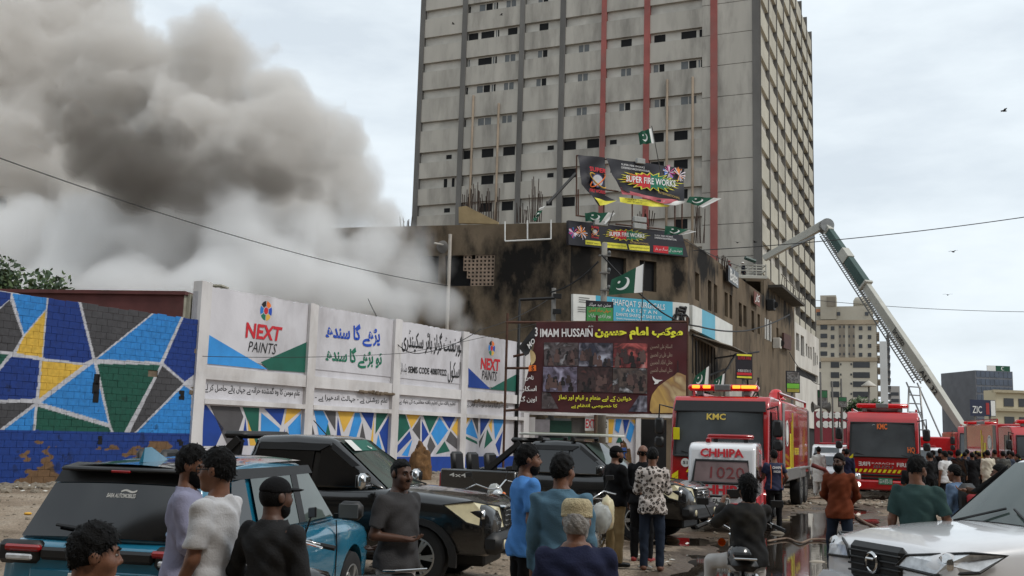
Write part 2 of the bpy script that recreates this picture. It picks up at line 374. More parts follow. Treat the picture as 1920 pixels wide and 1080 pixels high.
def window(parent, pl, h, off=-.18, kind='d', frame=ALU, fw=.05):
    a0, a1, b0, b1 = h[:4]
    pane = {'d': DARK, 'g': GLASS_D, 'c': CURT}[kind]
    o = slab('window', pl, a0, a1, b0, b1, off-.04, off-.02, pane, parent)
    if kind != 'd':
        for (x0, x1, y0, y1) in ((a0, a1, b0, b0+fw), (a0, a1, b1-fw, b1), (a0, a0+fw, b0+fw, b1-fw), (a1-fw, a1, b0+fw, b1-fw), ((a0+a1-fw)/2, (a0+a1+fw)/2, b0+fw, b1-fw)):
            slab('window_frame', pl, x0, x1, y0, y1, off-.02, off+.03, frame, parent)
    return o
# ---------------------------------------------------------------- the concrete tower
CONC = M('tower_concrete', (172, 166, 156), .85, 0, .13, .55, bump=.15, bscale=8, dirt=(88, 84, 79), dirt_amt=.85, stretch=(1, 1, .22))
CONC_L = M('tower_recess_render', (184, 179, 170), .85, 0, .16, .5, dirt=(120, 114, 106), dirt_amt=.5)
CONC_D = M('tower_column_concrete', (104, 101, 97), .85, 0, .2, .5, dirt=(70, 67, 64), dirt_amt=.6, stretch=(1, 1, .3))
CONC_R = M('tower_side_panel', (176, 171, 156), .85, 0, .1, .25, dirt=(110, 104, 95), dirt_amt=.5)
RED = M('tower_red_paint', (146, 82, 76), .85, 0, .2, .5, dirt=(120, 100, 94), dirt_amt=.6)
TA = math.radians(23.3); TC = gx(1430, 100)
tf = Plane(TC, (math.cos(TA), -math.sin(TA), 0)); tr = Plane(TC, (math.sin(TA), math.cos(TA), 0))
tower = thing('office_tower', 'tall unfinished grey concrete tower block with thin red vertical stripes', 'building', TC)
LEFT = -40.0; TOP = 61.6; DEPTH = 45.2
core = MB().prism([tf.pt(LEFT+.02, 0, -.4), tf.pt(-.3, 0, -.4), tr.pt(DEPTH-.02, 0, -.5), tf.pt(LEFT+.02, 0, -DEPTH)], (0, 0, TOP)).build('wall', CONC_L, None); world_part(core, tower)
lines = [61.4, 58.4, 55.2, 51.9, 48.5, 45.3, 41.95, 38.05, 34.35, 31.2, 28.0, 24.8, 21.6, 18.4, 15.2, 12.0]
BAYS = [(-39.4, -34.38), (-33.76, -27.02), (-26.43, -22.07), (-21.44, -17.18), (-16.63, -12.32), (-11.68, -5.99)]
for (a0, a1, mt) in ((LEFT, -39.4, CONC_D), (-34.38, -33.76, CONC_D), (-27.02, -26.43, CONC_D), (-22.07, -21.44, CONC_D), (-17.18, -16.63, RED), (-12.32, -11.68, RED), (-5.1, -4.37, RED), (-.75, .0, CONC_D)):
    slab('column', tf, a0, a1, 0, TOP, -.42, .12, mt, tower)
for k in range(18): slab('blank_panel', tf, -5.99, -5.1, k*3.4+.03, k*3.4+3.37, -.42, 0, CONC, tower); slab('blank_panel', tf, -4.37, -.75, k*3.4+.03, min(TOP, k*3.4+3.37), -.42, 0, CONC, tower)
def zx(x, ox, sc): return ox+x/sc
R1 = lambda *p: [(760+p[i]/6, 760+p[i+1]/6, p[i+2]) for i in range(0, len(p), 3)]
R2 = lambda *p: [(1060+p[i]/6, 1060+p[i+1]/6, p[i+2]) for i in range(0, len(p), 3)]
Z1 = lambda *p: [(740+p[i]/2.4, 740+p[i+1]/2.4, p[i+2]) for i in range(0, len(p), 3)]
ROWS = {4: R1(695, 800, 'd', 835, 980, 'd', 1000, 1035, 'c', 1135, 1240, 'd', 1490, 1590, 'd'),
    5: R1(680, 715, 'c', 810, 960, 'd', 975, 1018, 'c', 1110, 1225, 'c', 1480, 1585, 'c')+R2(140, 255, 'c', 615, 735, 'd', 990, 1115, 'd', 1295, 1465, 'd', 1500, 1535, 'd'),
    6: R1(665, 705, 'c', 805, 950, 'c', 970, 1012, 'c', 1108, 1215, 'c', 1470, 1580, 'c')+R2(135, 245, 'c', 620, 730, 'c', 985, 1105, 'c', 1295, 1465, 'c', 1490, 1535, 'c'),
    7: R1(655, 695, 'd', 830, 975, 'c', 1100, 1205, 'c')+R2(130, 240, 'c', 605, 725, 'c', 1000, 1115, 'c', 1295, 1465, 'c'),
    8: R1(470, 530, 's', 645, 765, 'd', 865, 995, 'd', 1105, 1235, 'd', 1600, 1670, 's')+Z1(763, 815, 'd', 865, 918, 'd', 967, 997, 's', 1150, 1208, 'd', 1255, 1315, 'd'),
    9: R1(125, 160, 'd', 430, 468, 'd', 520, 550, 'd', 715, 750, 'd', 850, 985, 'd', 1095, 1222, 'd', 1590, 1660, 's')+Z1(757, 813, 'd', 860, 917, 'd', 967, 995, 's', 1150, 1208, 'd', 1253, 1315, 'd'),
    10: R1(445, 510, 's', 610, 740, 'c', 845, 980, 'd', 1088, 1215, 'd', 1585, 1650, 's')+Z1(755, 810, 'd', 1145, 1200, 'd', 1250, 1315, 'd'),
    11: Z1(85, 103, 'd', 202, 218, 'd', 247, 258, 'd', 300, 345, 'd', 375, 435, 'd', 480, 530, 'c', 680, 705, 's', 750, 808, 'd', 858, 900, 'd', 1255, 1315, 'd')}
for i, zt in enumerate(lines[:-1]):
    zn = lines[i+1]; sh = 1.25 if i >= 8 else 1.1
    for (a0, a1) in BAYS:
        top = (zt-sh) if i else zt
        slab('spandrel', tf, a0+.01, a1-.01, zn, zt-sh-.02, -.42, 0, CONC, tower)
    yref = 30 if i == 4 else 200
    for (x0, x1, ty) in ROWS.get(i, ROWS[6] if i < 4 else ROWS[9]):
        z0, z1 = zt-sh+.02, zt-.14
        if ty == 's': z0, z1 = zt-.95, zt-.45
        a0, a1 = tf.px(x0, 180 if i >= 8 else 90)[0], tf.px(x1, 180 if i >= 8 else 90)[0]
        if i >= 9: a0, a1 = tf.px(x0, 280)[0], tf.px(x1, 280)[0]
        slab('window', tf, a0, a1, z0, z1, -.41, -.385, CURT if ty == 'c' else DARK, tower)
        if ty == 'c':
            slab('mullion', tf, (a0+a1)/2-.05, (a0+a1)/2+.05, z0, z1, -.385, -.35, CONC_L, tower)
            if (i*7+int(x0)) % 3 == 0: slab('window', tf, (a0+a1)/2+.05, a1, z0, z1, -.384, -.37, DARK, tower)
ncol = 8; cw = DEPTH/ncol
for k in range(ncol): slab('fin', tr, k*cw-.02 if k else .02, k*cw+.16, 0, TOP, -.52, .1, CONC_D, tower)
slab('fin', tr, DEPTH-.14, DEPTH, 0, TOP, -.52, .1, CONC_D, tower)
rl = [61.4-3.28*k for k in range(17)]
for i, zt in enumerate(rl):
    for k in range(ncol):
        a0, a1 = k*cw+.16, (k+1)*cw-.03
        slab('side_panel', tr, a0, a1, zt-3.28, zt-1.32, -.52, 0, CONC_R, tower)
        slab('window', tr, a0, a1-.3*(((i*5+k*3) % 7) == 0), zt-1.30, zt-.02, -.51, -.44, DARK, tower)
        if (i*3+k*5) % 4 == 0: slab('mullion', tr, a0+1.6, a0+2.6, zt-1.30, zt-.02, -.44, -.40, CONC_R, tower)
for x, y0, y1 in ((886, 180, 330), (933, 195, 395), (1251, 150, 330), (1299, 145, 370)):     # drain pipes on the front
    a = tf.px(x, (y0+y1)/2)[0]; z1 = tf.px(x, y0)[1]
    o = MB().tube([tf.pt(a, 14, .14), tf.pt(a, z1, .14)], .13).build('drain_pipe', M('stained_pipe', (138, 122, 104), .8, 0, .2, .6), None, True); world_part(o, tower)
SOOT_T = M('tower_soot', (60, 58, 55), .95, 0, .3, .6)
# ---------------------------------------------------------------- the burnt brown corner building
def soot_mat(name, base, soot, zlo, zhi, amt=1.0):
    m = bpy.data.materials.new(name); m.use_nodes = True; n = m.node_tree.nodes; l = m.node_tree.links; b = n['Principled BSDF']; b.inputs['Roughness'].default_value = .92; b.inputs['Specular IOR Level'].default_value = .2
    tcn = n.new('ShaderNodeTexCoord')
    def noise(sc, det, st=(1, 1, 1)):
        mpn = n.new('ShaderNodeMapping'); mpn.inputs['Scale'].default_value = st; l.new(tcn.outputs['Object'], mpn.inputs['Vector'])
        t = n.new('ShaderNodeTexNoise'); t.inputs['Scale'].default_value = sc; t.inputs['Detail'].default_value = det; t.inputs['Roughness'].default_value = .6; l.new(mpn.outputs['Vector'], t.inputs['Vector']); return t.outputs['Fac']
    r = n.new('ShaderNodeValToRGB'); r.color_ramp.elements[0].position = .3; r.color_ramp.elements[1].position = .72
    c = lin(base); r.color_ramp.elements[0].color = tuple(x*.62 for x in c[:3])+(1,); r.color_ramp.elements[1].color = tuple(x*1.25 for x in c[:3])+(1,); l.new(noise(.5, 8, (1, 1, .45)), r.inputs['Fac'])
    at_ = n.new('ShaderNodeAttribute'); at_.attribute_name = 'soot'
    ad = n.new('ShaderNodeMath'); ad.operation = 'MULTIPLY_ADD'; l.new(noise(.8, 9, (1, 1, .5)), ad.inputs[0]); ad.inputs[1].default_value = 2.1; l.new(at_.outputs['Fac'], ad.inputs[2])
    r2 = n.new('ShaderNodeValToRGB'); r2.color_ramp.elements[0].position = .86; r2.color_ramp.elements[1].position = 1.22; l.new(ad.outputs[0], r2.inputs['Fac'])
    r2.color_ramp.elements[0].color = (0, 0, 0, 1); r2.color_ramp.elements[1].color = (amt,)*3+(1,)
    sb = n.new('ShaderNodeMath'); sb.operation = 'SUBTRACT'; l.new(ad.outputs[0], sb.inputs[0]); sb.inputs[1].default_value = .62
    l.new(sb.outputs[0], r2.inputs['Fac']); r2.color_ramp.elements[0].position = .52; r2.color_ramp.elements[1].position = 1.05
    mm = n.new('ShaderNodeMix'); mm.data_type = 'RGBA'; l.new(r2.outputs['Color'], mm.inputs['Factor']); l.new(r.outputs['Color'], mm.inputs['A']); mm.inputs['B'].default_value = lin(soot); l.new(mm.outputs['Result'], b.inputs['Base Color'])
    t3 = noise(9, 5); bp = n.new('ShaderNodeBump'); bp.inputs['Strength'].default_value = .25; bp.inputs['Distance'].default_value = .05; l.new(t3, bp.inputs['Height']); l.new(bp.outputs['Normal'], b.inputs['Normal'])
    return m
BROWN = soot_mat('burnt_brown_plaster', (106, 93, 77), (26, 24, 22), 0, 1)
def refine(o, step, fn):
    """cut a wall finer and store where soot stained it"""
    import bmesh
    me = o.data; b = bmesh.new(); b.from_mesh(me)
    for _ in range(7):
        es = [e for e in b.edges if e.calc_length() > step]
        if not es: break
        bmesh.ops.subdivide_edges(b, edges=es, cuts=1, use_grid_fill=True)
    b.to_mesh(me); b.free(); co = np.empty(len(me.vertices)*3); me.vertices.foreach_get('co', co); co = co.reshape(-1, 3)
    at_ = me.attributes.new('soot', 'FLOAT', 'POINT'); at_.data.foreach_set('value', fn(co).astype(np.float32))
def proj_np(co):
    d = co-np.array(CO); f = d @ np.array(_F); return 960+F_PX*(d @ np.array(RV))/f, 540-F_PX*(d @ np.array(UV))/f
pAB = gx(1062, 61); pBC = gx(1288, 65.2)
aA = math.radians(76); pA0 = pAB+Vector((-math.sin(aA), math.cos(aA), 0))*34
aC = math.radians(24.2); 
fA = Plane(pAB, (math.sin(aA), -math.cos(aA), 0)); fB = Plane(pAB, (pBC-pAB)); fC = Plane(pBC, (math.sin(aC), math.cos(aC), 0))
LB = (pBC-pAB).length; ZR = fA.px(900, 421)[1]
bb = thing('corner_building', 'soot blackened brown corner building with burnt windows under torn banners', 'building', pAB)
c1 = fC.px(1433, 600)[0]; c2 = fC.px(1490, 640)[0]; c3 = fC.px(1536, 690)[0]
hB = [(*sorted((fB.px(1138, 520)[0], fB.px(1174, 520)[0])), fB.px(1156, 548)[1], fB.px(1156, 482)[1]), (fB.px(1199, 520)[0], fB.px(1231, 520)[0], fB.px(1215, 546)[1], fB.px(1215, 489)[1])]
q7 = lambda x, y: (1270+x/5.4, 440+y/5.4)
def hC_(x0, x1, y0, y1):
    a0 = fC.px(*q7(x0, y0))[0]; a1 = fC.px(*q7(x1, y0))[0]; xm = (x0+x1)/2
    return (a0, a1, fC.px(*q7(xm, y1))[1], fC.px(*q7(xm, y0))[1])
hC = [hC_(*h) for h in ((180, 222, 385, 665), (310, 345, 465, 770), (370, 405, 505, 790), (478, 512, 585, 830), (528, 556, 612, 850), (622, 652, 690, 930), (668, 700, 718, 930), (750, 776, 770, 985), (812, 836, 805, 1005))]
z1 = fC.px(1330, 640)[1]; z0 = fC.px(1330, 700)[1]
sh = [(1.2, 6.5, .2, 5.2), (8.0, 14.5, .2, 4.6), (16.0, c1-1.0, .2, 4.2)]
wA = holed(fA, -34, 0, 0, ZR, [(fA.px(868, 505)[0]-1.2, fA.px(927, 505)[0], fA.px(900, 536)[1], fA.px(900, 478)[1]), (fA.px(785, 505)[0], fA.px(822, 505)[0], fA.px(800, 530)[1], fA.px(800, 480)[1])], BROWN, bb)
wB = holed(fB, 0, LB, 0, ZR, hB, BROWN, bb)
wC = holed(fC, 0, c1, 0, ZR, hC+sh, BROWN, bb)
for h in hB+hC+sh: window(bb, fB if h in hB else fC, h, off=-.28)
def sootA(co):
    x, y = proj_np(co+np.array(pAB)*0)
    s = .55*np.exp(-((x-960)/150)**2-((y-478)/42)**2)+.6*np.exp(-((x-1040)/45)**2-((y-520)/60)**2)+.6*np.exp(-((x-870)/120)**2-((y-560)/60)**2)+.7*np.exp(-((x-980)/25)**2-((y-505)/45)**2)
    return np.clip(s*.62, 0, 1)
def sootB(co):
    x, y = proj_np(co); return np.clip(.75*np.exp(-((x-1075)/40)**2-((y-500)/60)**2)+.55*np.exp(-((x-1275)/18)**2-((y-510)/40)**2)+.4*np.exp(-((x-1180)/60)**2-((y-478)/20)**2), 0, 1)
def sootC(co):
    x, y = proj_np(co); return np.clip(.9*np.exp(-((x-1318)/10)**2-((y-495)/35)**2)+.6*np.exp(-((x-1340)/8)**2-((y-515)/20)**2)+.5*np.exp(-((x-1290)/10)**2-((y-510)/50)**2)+.7*np.exp(-((x-1440)/22)**2-((y-560)/20)**2)+.6*np.exp(-((x-1475)/14)**2-((y-590)/20)**2)+.55*np.exp(-((x-1330)/30)**2-((y-690)/25)**2), 0, 1)
refine(wA, 1.0, sootA); refine(wB, .8, sootB); refine(wC, 1.0, sootC)
roofm = M('roof_screed', (105, 98, 88), .9)
pC1 = fC.pt(c1, 0)
roof = MB().prism([pA0+Vector((0, .3, ZR-.6)), fA.pt(0, ZR-.6, -.3), fB.pt(LB, ZR-.6, -.3), fC.pt(c1, ZR-.6, -.3), fC.pt(c1, ZR-.6, -16), pA0+Vector((0, 16, ZR-.6))], (0, 0, .25)).build('roof', roofm, None); world_part(roof, bb)
for (a, b) in ((fC.pt(c1, 0, -16), fC.pt(c1, 0)), (pA0, pA0+Vector((0, 16, 0))), (pA0+Vector((0, 16, 0)), fC.pt(c1, 0, -16))):
    o = MB().prism([a, b, b+Vector((0, 0, ZR-.35)), a+Vector((0, 0, ZR-.35))], Vector((0, .01, 0))).build('wall', BROWN, None); world_part(o, bb)
# pierced block screen on the left face
la0, la1, lb0, lb1 = fA.px(868, 505)[0], fA.px(927, 505)[0], fA.px(900, 536)[1], fA.px(900, 478)[1]
JALI = M('pierced_block', (138, 120, 104), .9, 0, .2, 2)
nx, ny = 8, 8
for i in range(nx):
    for j in range(ny):
        if (i < 1 and j < 4) or (i < 2 and j < 2) or (i == 2 and j == 7): continue
        ca, cb = la0+(i+.5)*(la1-la0)/nx, lb0+(j+.5)*(lb1-lb0)/ny; ww, hh = (la1-la0)/nx/2, (lb1-lb0)/ny/2
        if (i, j) == (0, 4) or 'jm' not in globals():
            jb = MB()
            for k in range(8):
                t0, t1 = k*math.pi/4, (k+1)*math.pi/4
                def ed(t): cx, cy = math.cos(t), math.sin(t); s_ = max(abs(cx), abs(cy)); return (cx/s_*ww, cy/s_*hh)
                def inn(t, kk): r_ = .62 if kk % 2 else .40; return (math.cos(t)*r_*ww*1.25, math.sin(t)*r_*hh*1.25)
                pts = [ed(t0), ed(t1), inn(t1, k+1), inn(t0, k)]
                jb.prism([fA.u*p[0]+fA.v*p[1] for p in pts], -fA.n*.12)
            jm = jb.mesh('pierced_block'); jm.materials.append(JALI)
        o = bpy.data.objects.new('pierced_block', jm); COL.objects.link(o); o.parent = bb; o.location = fA.pt(ca, cb, -.06)-pAB
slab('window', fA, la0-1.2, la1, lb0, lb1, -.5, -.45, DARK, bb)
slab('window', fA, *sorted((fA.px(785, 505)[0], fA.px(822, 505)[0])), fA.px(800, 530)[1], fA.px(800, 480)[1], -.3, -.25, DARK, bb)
# section two along the street: burnt wall with a broken balcony, then a white facade
z2 = fC.px(1450, 530)[1]
b2 = thing('burnt_terrace_building', 'sooty grey brown terrace building with broken balcony beside the corner building', 'building', fC.pt(c1, 0))
h2 = [hC_(885, 906, 850, 1060), hC_(918, 942, 868, 1075), hC_(1003, 1024, 945, 1110), (c1+.6, c2-1.2, .2, 4.4), hC_(957, 980, 650, 710)]
w2 = holed(fC, c1+.02, c2, 0, z2, h2, BROWN, b2); refine(w2, 1.2, sootC)
for h in h2: window(b2, fC, h, off=-.28, kind='d')
for h in h2[:2]:
    for a in h[:2]: slab('window_frame', fC, a-.12, a+.12, h[2], h[3], -.05, .06, M('white_paint_trim', (205, 203, 198), .6), b2)
ba0, ba1 = fC.px(1440, 535)[0], fC.px(1485, 560)[0]; bz = fC.px(1462, 552)[1]
slab('balcony_slab', fC, ba0, ba1, bz-.25, bz, 0, 1.3, M('burnt_concrete', (70, 66, 60), .95, 0, .3, 1.5), b2)
rail = MB()
for k in range(9):
    a = ba0+(ba1-ba0)*k/8; rail.tube([fC.pt(a, bz, 1.2), fC.pt(a+.1*math.sin(k*2.1), bz+.9+.2*math.sin(k*3.3), 1.2+.15*math.cos(k*1.7))], .03, 5)
rail.tube([fC.pt(ba0, bz+.95, 1.2), fC.pt((ba0+ba1)/2, bz+.6, 1.4), fC.pt(ba1, bz+.9, 1.25)], .035, 5)
world_part(rail.build('bent_railing', M('rusty_iron', (72, 55, 45), .8, .3, .3, 5), None), b2)
o = MB().prism([fC.pt(c1, z2-.02, -.31), fC.pt(c2, z2-.02, -.31), fC.pt(c2, z2-.02, -14), fC.pt(c1, z2-.02, -14)], (0, 0, .02)).build('roof', roofm, None); world_part(o, b2)
z3 = fC.px(1500, 610)[1]; WHT = M('stained_white_facade', (196, 192, 184), .85, 0, .12, .4, dirt=(110, 92, 76), dirt_amt=.6, stretch=(1, 1, .5))
b3 = thing('white_terrace_building', 'stained white terrace building with tall dark windows farther down the street', 'building', fC.pt(c2, 0))
h3 = []
s8 = lambda x, y: (1380+x/5.4, 560+y/5.4)
for (x0, x1, y0, y1) in ((608, 640, 350, 525), (655, 690, 375, 580), (706, 722, 455, 585), (729, 744, 485, 605), (752, 766, 490, 615), (780, 792, 490, 680), (797, 808, 545, 675), (817, 828, 575, 670)):
    a0 = fC.px(*s8(x0, y0))[0]; a1 = fC.px(*s8(x1, y0))[0]; xm = (x0+x1)/2; h3.append((a0, a1, fC.px(*s8(xm, y1))[1], fC.px(*s8(xm, y0))[1]))
zl = fC.px(*s8(700, 720))[1]
h3 += [(c2+.8, c3-1, zl-.9, zl), (c2+.8, c3-1, .2, 3.6)]
holed(fC, c2+.02, c3, 0, z3, h3, WHT, b3)
for h in h3: window(b3, fC, h, off=-.28)
o = MB().prism([fC.pt(c2, z3-.02, -.31), fC.pt(c3, z3-.02, -.31), fC.pt(c3, z3-.02, -14), fC.pt(c2, z3-.02, -14)], (0, 0, .02)).build('roof', roofm, None); world_part(o, b3)
o = MB().prism([fC.pt(c3, 0, -.31), fC.pt(c3, 0, -14), fC.pt(c3, z3, -14), fC.pt(c3, z3, -.31)], fC.u*-.02).build('wall', WHT, None); world_part(o, b3)
# ---------------------------------------------------------------- far buildings
def far_block(name, label, px0, px1, pyt, d, ang, depth, mat, rows, cols, wfun, roofy=None):
    """a far building whose front runs from image column px0 to px1 at distance d, its side running back along the street"""
    p1 = gx(px1, d); u = Vector((math.cos(ang), -math.sin(ang), 0)); pl = Plane(p1, u)
    a0 = pl.px(px0, 760)[0]; zt = pl.px(px1-4, pyt)[1]
    t = thing(name, label, 'building', p1)
    o = MB().prism([pl.pt(a0, 0), pl.pt(0, 0), pl.pt(0, 0, -depth), pl.pt(a0, 0, -depth)], (0, 0, zt)).build('wall', mat, None); world_part(o, t)
    sp = Plane(p1, -pl.n)
    return t, pl, a0, zt, sp
APT = M('apartment_beige', (176, 170, 156), .85, 0, .12, .06, dirt=(128, 116, 98), dirt_amt=.5)
APT_G = M('apartment_grey_panel', (126, 118, 106), .9, 0, .25, .15)
WDK = M('far_window_dark', (52, 54, 58), .3, 0, .2, .2)
TRIM = M('apartment_band', (156, 142, 122), .9, 0, .2, .1)
z4 = lambda x, y: (1500+x/3.857, 520+y/3.857)
ap, apl, aa0, azt, asp = far_block('apartment_block', 'weathered beige apartment block with rows of small windows beyond the terrace', 1520, 1648, 600, 340, math.radians(20), 32, APT, 0, 0, None)
def far_win(t, pl, x0, x1, y0, y1, mat=WDK, name='window', off=.15, back=-.05):
    a0, b1 = pl.px(*z4(x0, y0)); a1, b0 = pl.px(*z4(x1, y1)); return slab(name, pl, a0, a1, b0, b1, back, off, mat, t)
for y in (355, 418, 482, 546):
    far_win(ap, apl, 148, 197, y-10, y+22)
    for x in (236, 438, 503): far_win(ap, apl, x-13, x+13, y, y+28)
for x0, x1 in ((280, 328), (347, 398)):
    far_win(ap, apl, x0, x1, 342, 578, APT_G, 'recessed_panel')
    for y in (350, 418, 484, 546):
        for xx in (x0+9, x1-9): far_win(ap, apl, xx-6, xx+6, y, y+18, off=.2)
far_win(ap, apl, 120, 570, 312, 338, TRIM, 'cornice', .5); far_win(ap, apl, 150, 560, 580, 606, TRIM, 'cornice', .5)
for y in (612, 686, 752, 826): 
    far_win(ap, apl, 383, 505, y, y+42); far_win(ap, apl, 222, 284, y, y+42); far_win(ap, apl, 290, 300, y+10, y+24); far_win(ap, apl, 365, 377, y+10, y+24); far_win(ap, apl, 130, 152, y, y+46)
for k in range(10):
    for j in range(4): slab('window', asp, 3+j*7.5, 6.5+j*7.5, 4+k*4.0, 6.6+k*4.0, -.05, .2, WDK, ap); slab('balcony', asp, 2.5+j*7.5, 7+j*7.5, 3.2+k*4.0, 3.9+k*4.0, -.05, 1.0, APT_G, ap)
def pent(x0, x1, y0, y1, dep, mat, nm, front=0.0):
    a0, b1 = apl.px(*z4(x0, y0)); a1, b0 = apl.px(*z4(x1, y1)); slab(nm, apl, a0, a1, b0, b1, -dep, front, mat, ap)
pent(80, 530, 208, 312, 20, APT, 'penthouse', -2.0); pent(145, 262, 128, 300, 9, APT, 'stair_tower', -1.0); far_win(ap, apl, 192, 258, 140, 206, APT_G, 'panel', -.7, -1.05)
for x in (132, 207, 277, 482): far_win(ap, apl, x-13, x+13, 246, 272, WDK, 'window', -1.8, -2.05)
far_win(ap, apl, 80, 142, 226, 250, M('terracotta_band', (176, 120, 88), .9), 'painted_band', -1.9, -2.05)
o = MB().lathe([(0, 3.6), (2.2, 3.3), (2.8, 2.2), (2.8, 0), (0, 0)], apl.pt(*apl.px(*z4(445, 200)), -6), 16).build('water_tank', APT, None, True); world_part(o, ap)
fb, fpl, fa0, fzt, fsp = far_block('slab_block', 'narrow white slab block behind the beige apartment block', 1652, 1668, 640, 420, math.radians(20), 40, M('pale_far_wall', (190, 190, 188), .9, 0, .1, .1), 0, 0, None)
for k in range(14): slab('balcony', fsp, 2, 36, 6+k*3.2, 7.2+k*3.2, -.05, 1.2, WDK, fb)
gb, gpl, ga0, gzt, gsp = far_block('grey_office_block', 'plain grey office block small in the distance above the red truck', 1669, 1690, 724, 560, math.radians(20), 30, M('far_grey_wall', (150, 146, 142), .9, 0, .1, .1), 0, 0, None)
for k in range(8): slab('window', gpl, ga0+.6, -.6, 4+k*3.6, 5.8+k*3.6, -.05, .15, WDK, gb)
for k in range(7): slab('window', gsp, 2, 26, 4+k*3.6, 5.8+k*3.6, -.05, .15, WDK, gb)
# office block at the right edge, roof board, beige building and hoarding
ob, opl, oa0, ozt, osp = far_block('glass_office_block', 'dark glass office block with a green and white board on its roof', 1831, 1905, 697, 430, math.radians(-8), 26, M('office_mullion', (96, 98, 104), .6, 0, .15, .3), 0, 0, None)
OG = M('office_glass', (70, 78, 92), .2, 0, .25, .25)
for k in range(11):
    for j in range(8): w_ = (-oa0-.6)/8; slab('window', opl, oa0+.3+j*w_+.12, oa0+.3+(j+1)*w_-.12, ozt-3.3*(k+1)+.5, ozt-3.3*k-.3, -.05, .12, OG, ob)
rb = thing('roof_board', 'green and white flag board standing on the dark office roof', 'sign', opl.pt(oa0/2, ozt))
FG = M('flag_green', (18, 74, 52), .75, 0, .08, 3); FW = M('flag_white', (214, 214, 210), .75, 0, .06, 3)
oa = [opl.px(x, 700)[0] for x in (1852, 1868, 1895)]; 
slab('white_panel', opl, oa[0], oa[1], ozt, ozt+2.3, -.6, -.3, FW, rb); slab('green_panel', opl, oa[1], oa[2], ozt, ozt+2.3, -.6, -.3, FG, rb)
cm = MB()
for k in range(14):
    t0, t1 = math.radians(50+k*20), math.radians(70+k*20)
    c_ = opl.pt((oa[1]+oa[2])/2, ozt+1.15, -.28)
    def cp(t, r, dx=0): return c_+opl.u*(r*math.cos(t)+dx)+opl.v*(r*math.sin(t))
    cm.quad(cp(t0, .8), cp(t1, .8), cp(t1, .62, .16), cp(t0, .62, .16))
world_part(cm.build('crescent', FW, None, fix=False), rb)
rbb, rpl, ra0, rzt, rsp = far_block('beige_roadside_building', 'beige low roadside building cut by the picture edge', 1868, 1990, 735, 190, math.radians(-6), 4, M('beige_plaster', (184, 174, 148), .9, 0, .12, .1, dirt=(120, 110, 92)), 0, 0, None)
for k in range(3):
    for j in range(4): slab('window', rpl, ra0+1.5+j*2.9, ra0+3.4+j*2.9, rzt-3.4*(k+1)+.4, rzt-3.4*(k+1)+1.9, -.05, .12, WDK, rbb)
    slab('ledge', rpl, ra0-.8, -.2, rzt-3.4*k-.5, rzt-3.4*k, -.05, .6, M('beige_ledge', (160, 150, 126), .9), rbb)
hp = Plane(gx(1818, 180), (math.cos(.1), math.sin(.1), 0)); hb = thing('zic_billboard', 'dark blue billboard reading ZIC below the dark glass office block', 'billboard', gx(1842, 180))
x0, y1_ = hp.px(1819, 749); x1, y0_ = hp.px(1867, 781)
NAVY = M('hoarding_navy', (28, 36, 62), .5, 0, .1, .4)
slab('board', hp, x0, x1, y0_, y1_, -.15, 0, NAVY, hb); slab('red_figure', hp, x0+(x1-x0)*.62, x0+(x1-x0)*.75, y0_+.3, y1_-.5, 0, .04, M('hoarding_red', (150, 40, 40), .6), hb); slab('white_strip', hp, x0+(x1-x0)*.82, x1-.05, y0_+.1, y1_-.1, 0, .05, FW, hb)
letter(hb, 'ZIC', box_on(hp, 1823, 761, 1841, 775), FW, .01, off=.05)
for k in (0, 1): world_part(MB().tube([hp.pt(x0+(x1-x0)*(.2+.6*k), 0, -.3), hp.pt(x0+(x1-x0)*(.2+.6*k), y0_, -.3)], .2).build('post', CONC_D, None), hb)
# ruined concrete building in the smoke at the left
rpL = Plane(gx(95, 95), (math.cos(.25), -math.sin(.25), 0)); rt_ = thing('unfinished_flats', 'pale unfinished block of flats half hidden in the smoke', 'building', gx(95, 95))
zz = rpL.px(80, 285)[1]; FLT = M('flats_concrete', (150, 140, 126), .9, 0, .15, .4)
fl_h = []
for k in range(7):
    for (x0, x1) in ((-14, -11.5), (-10, -7.5), (-5.2, -3.9), (-3.2, -1.9)): fl_h.append((x0, x1, zz-3.1*(k+1)+.5, zz-3.1*(k+1)+2.0))
holed(rpL, -30, 0, 0, zz, fl_h, FLT, rt_)
for h in fl_h: window(rt_, rpL, h, -.28)
sp_ = Plane(gx(95, 95), -rpL.n); o = MB().prism([rpL.pt(0, 0), rpL.pt(0, 0, -14), rpL.pt(0, zz, -14), rpL.pt(0, zz)], rpL.u*-.02).build('wall', FLT, None); world_part(o, rt_)
for k in range(3): slab('ledge', rpL, -10, 0.2, zz-3.1*(k+1)-.3, zz-3.1*(k+1)+.1, 0, .5, FLT, rt_)
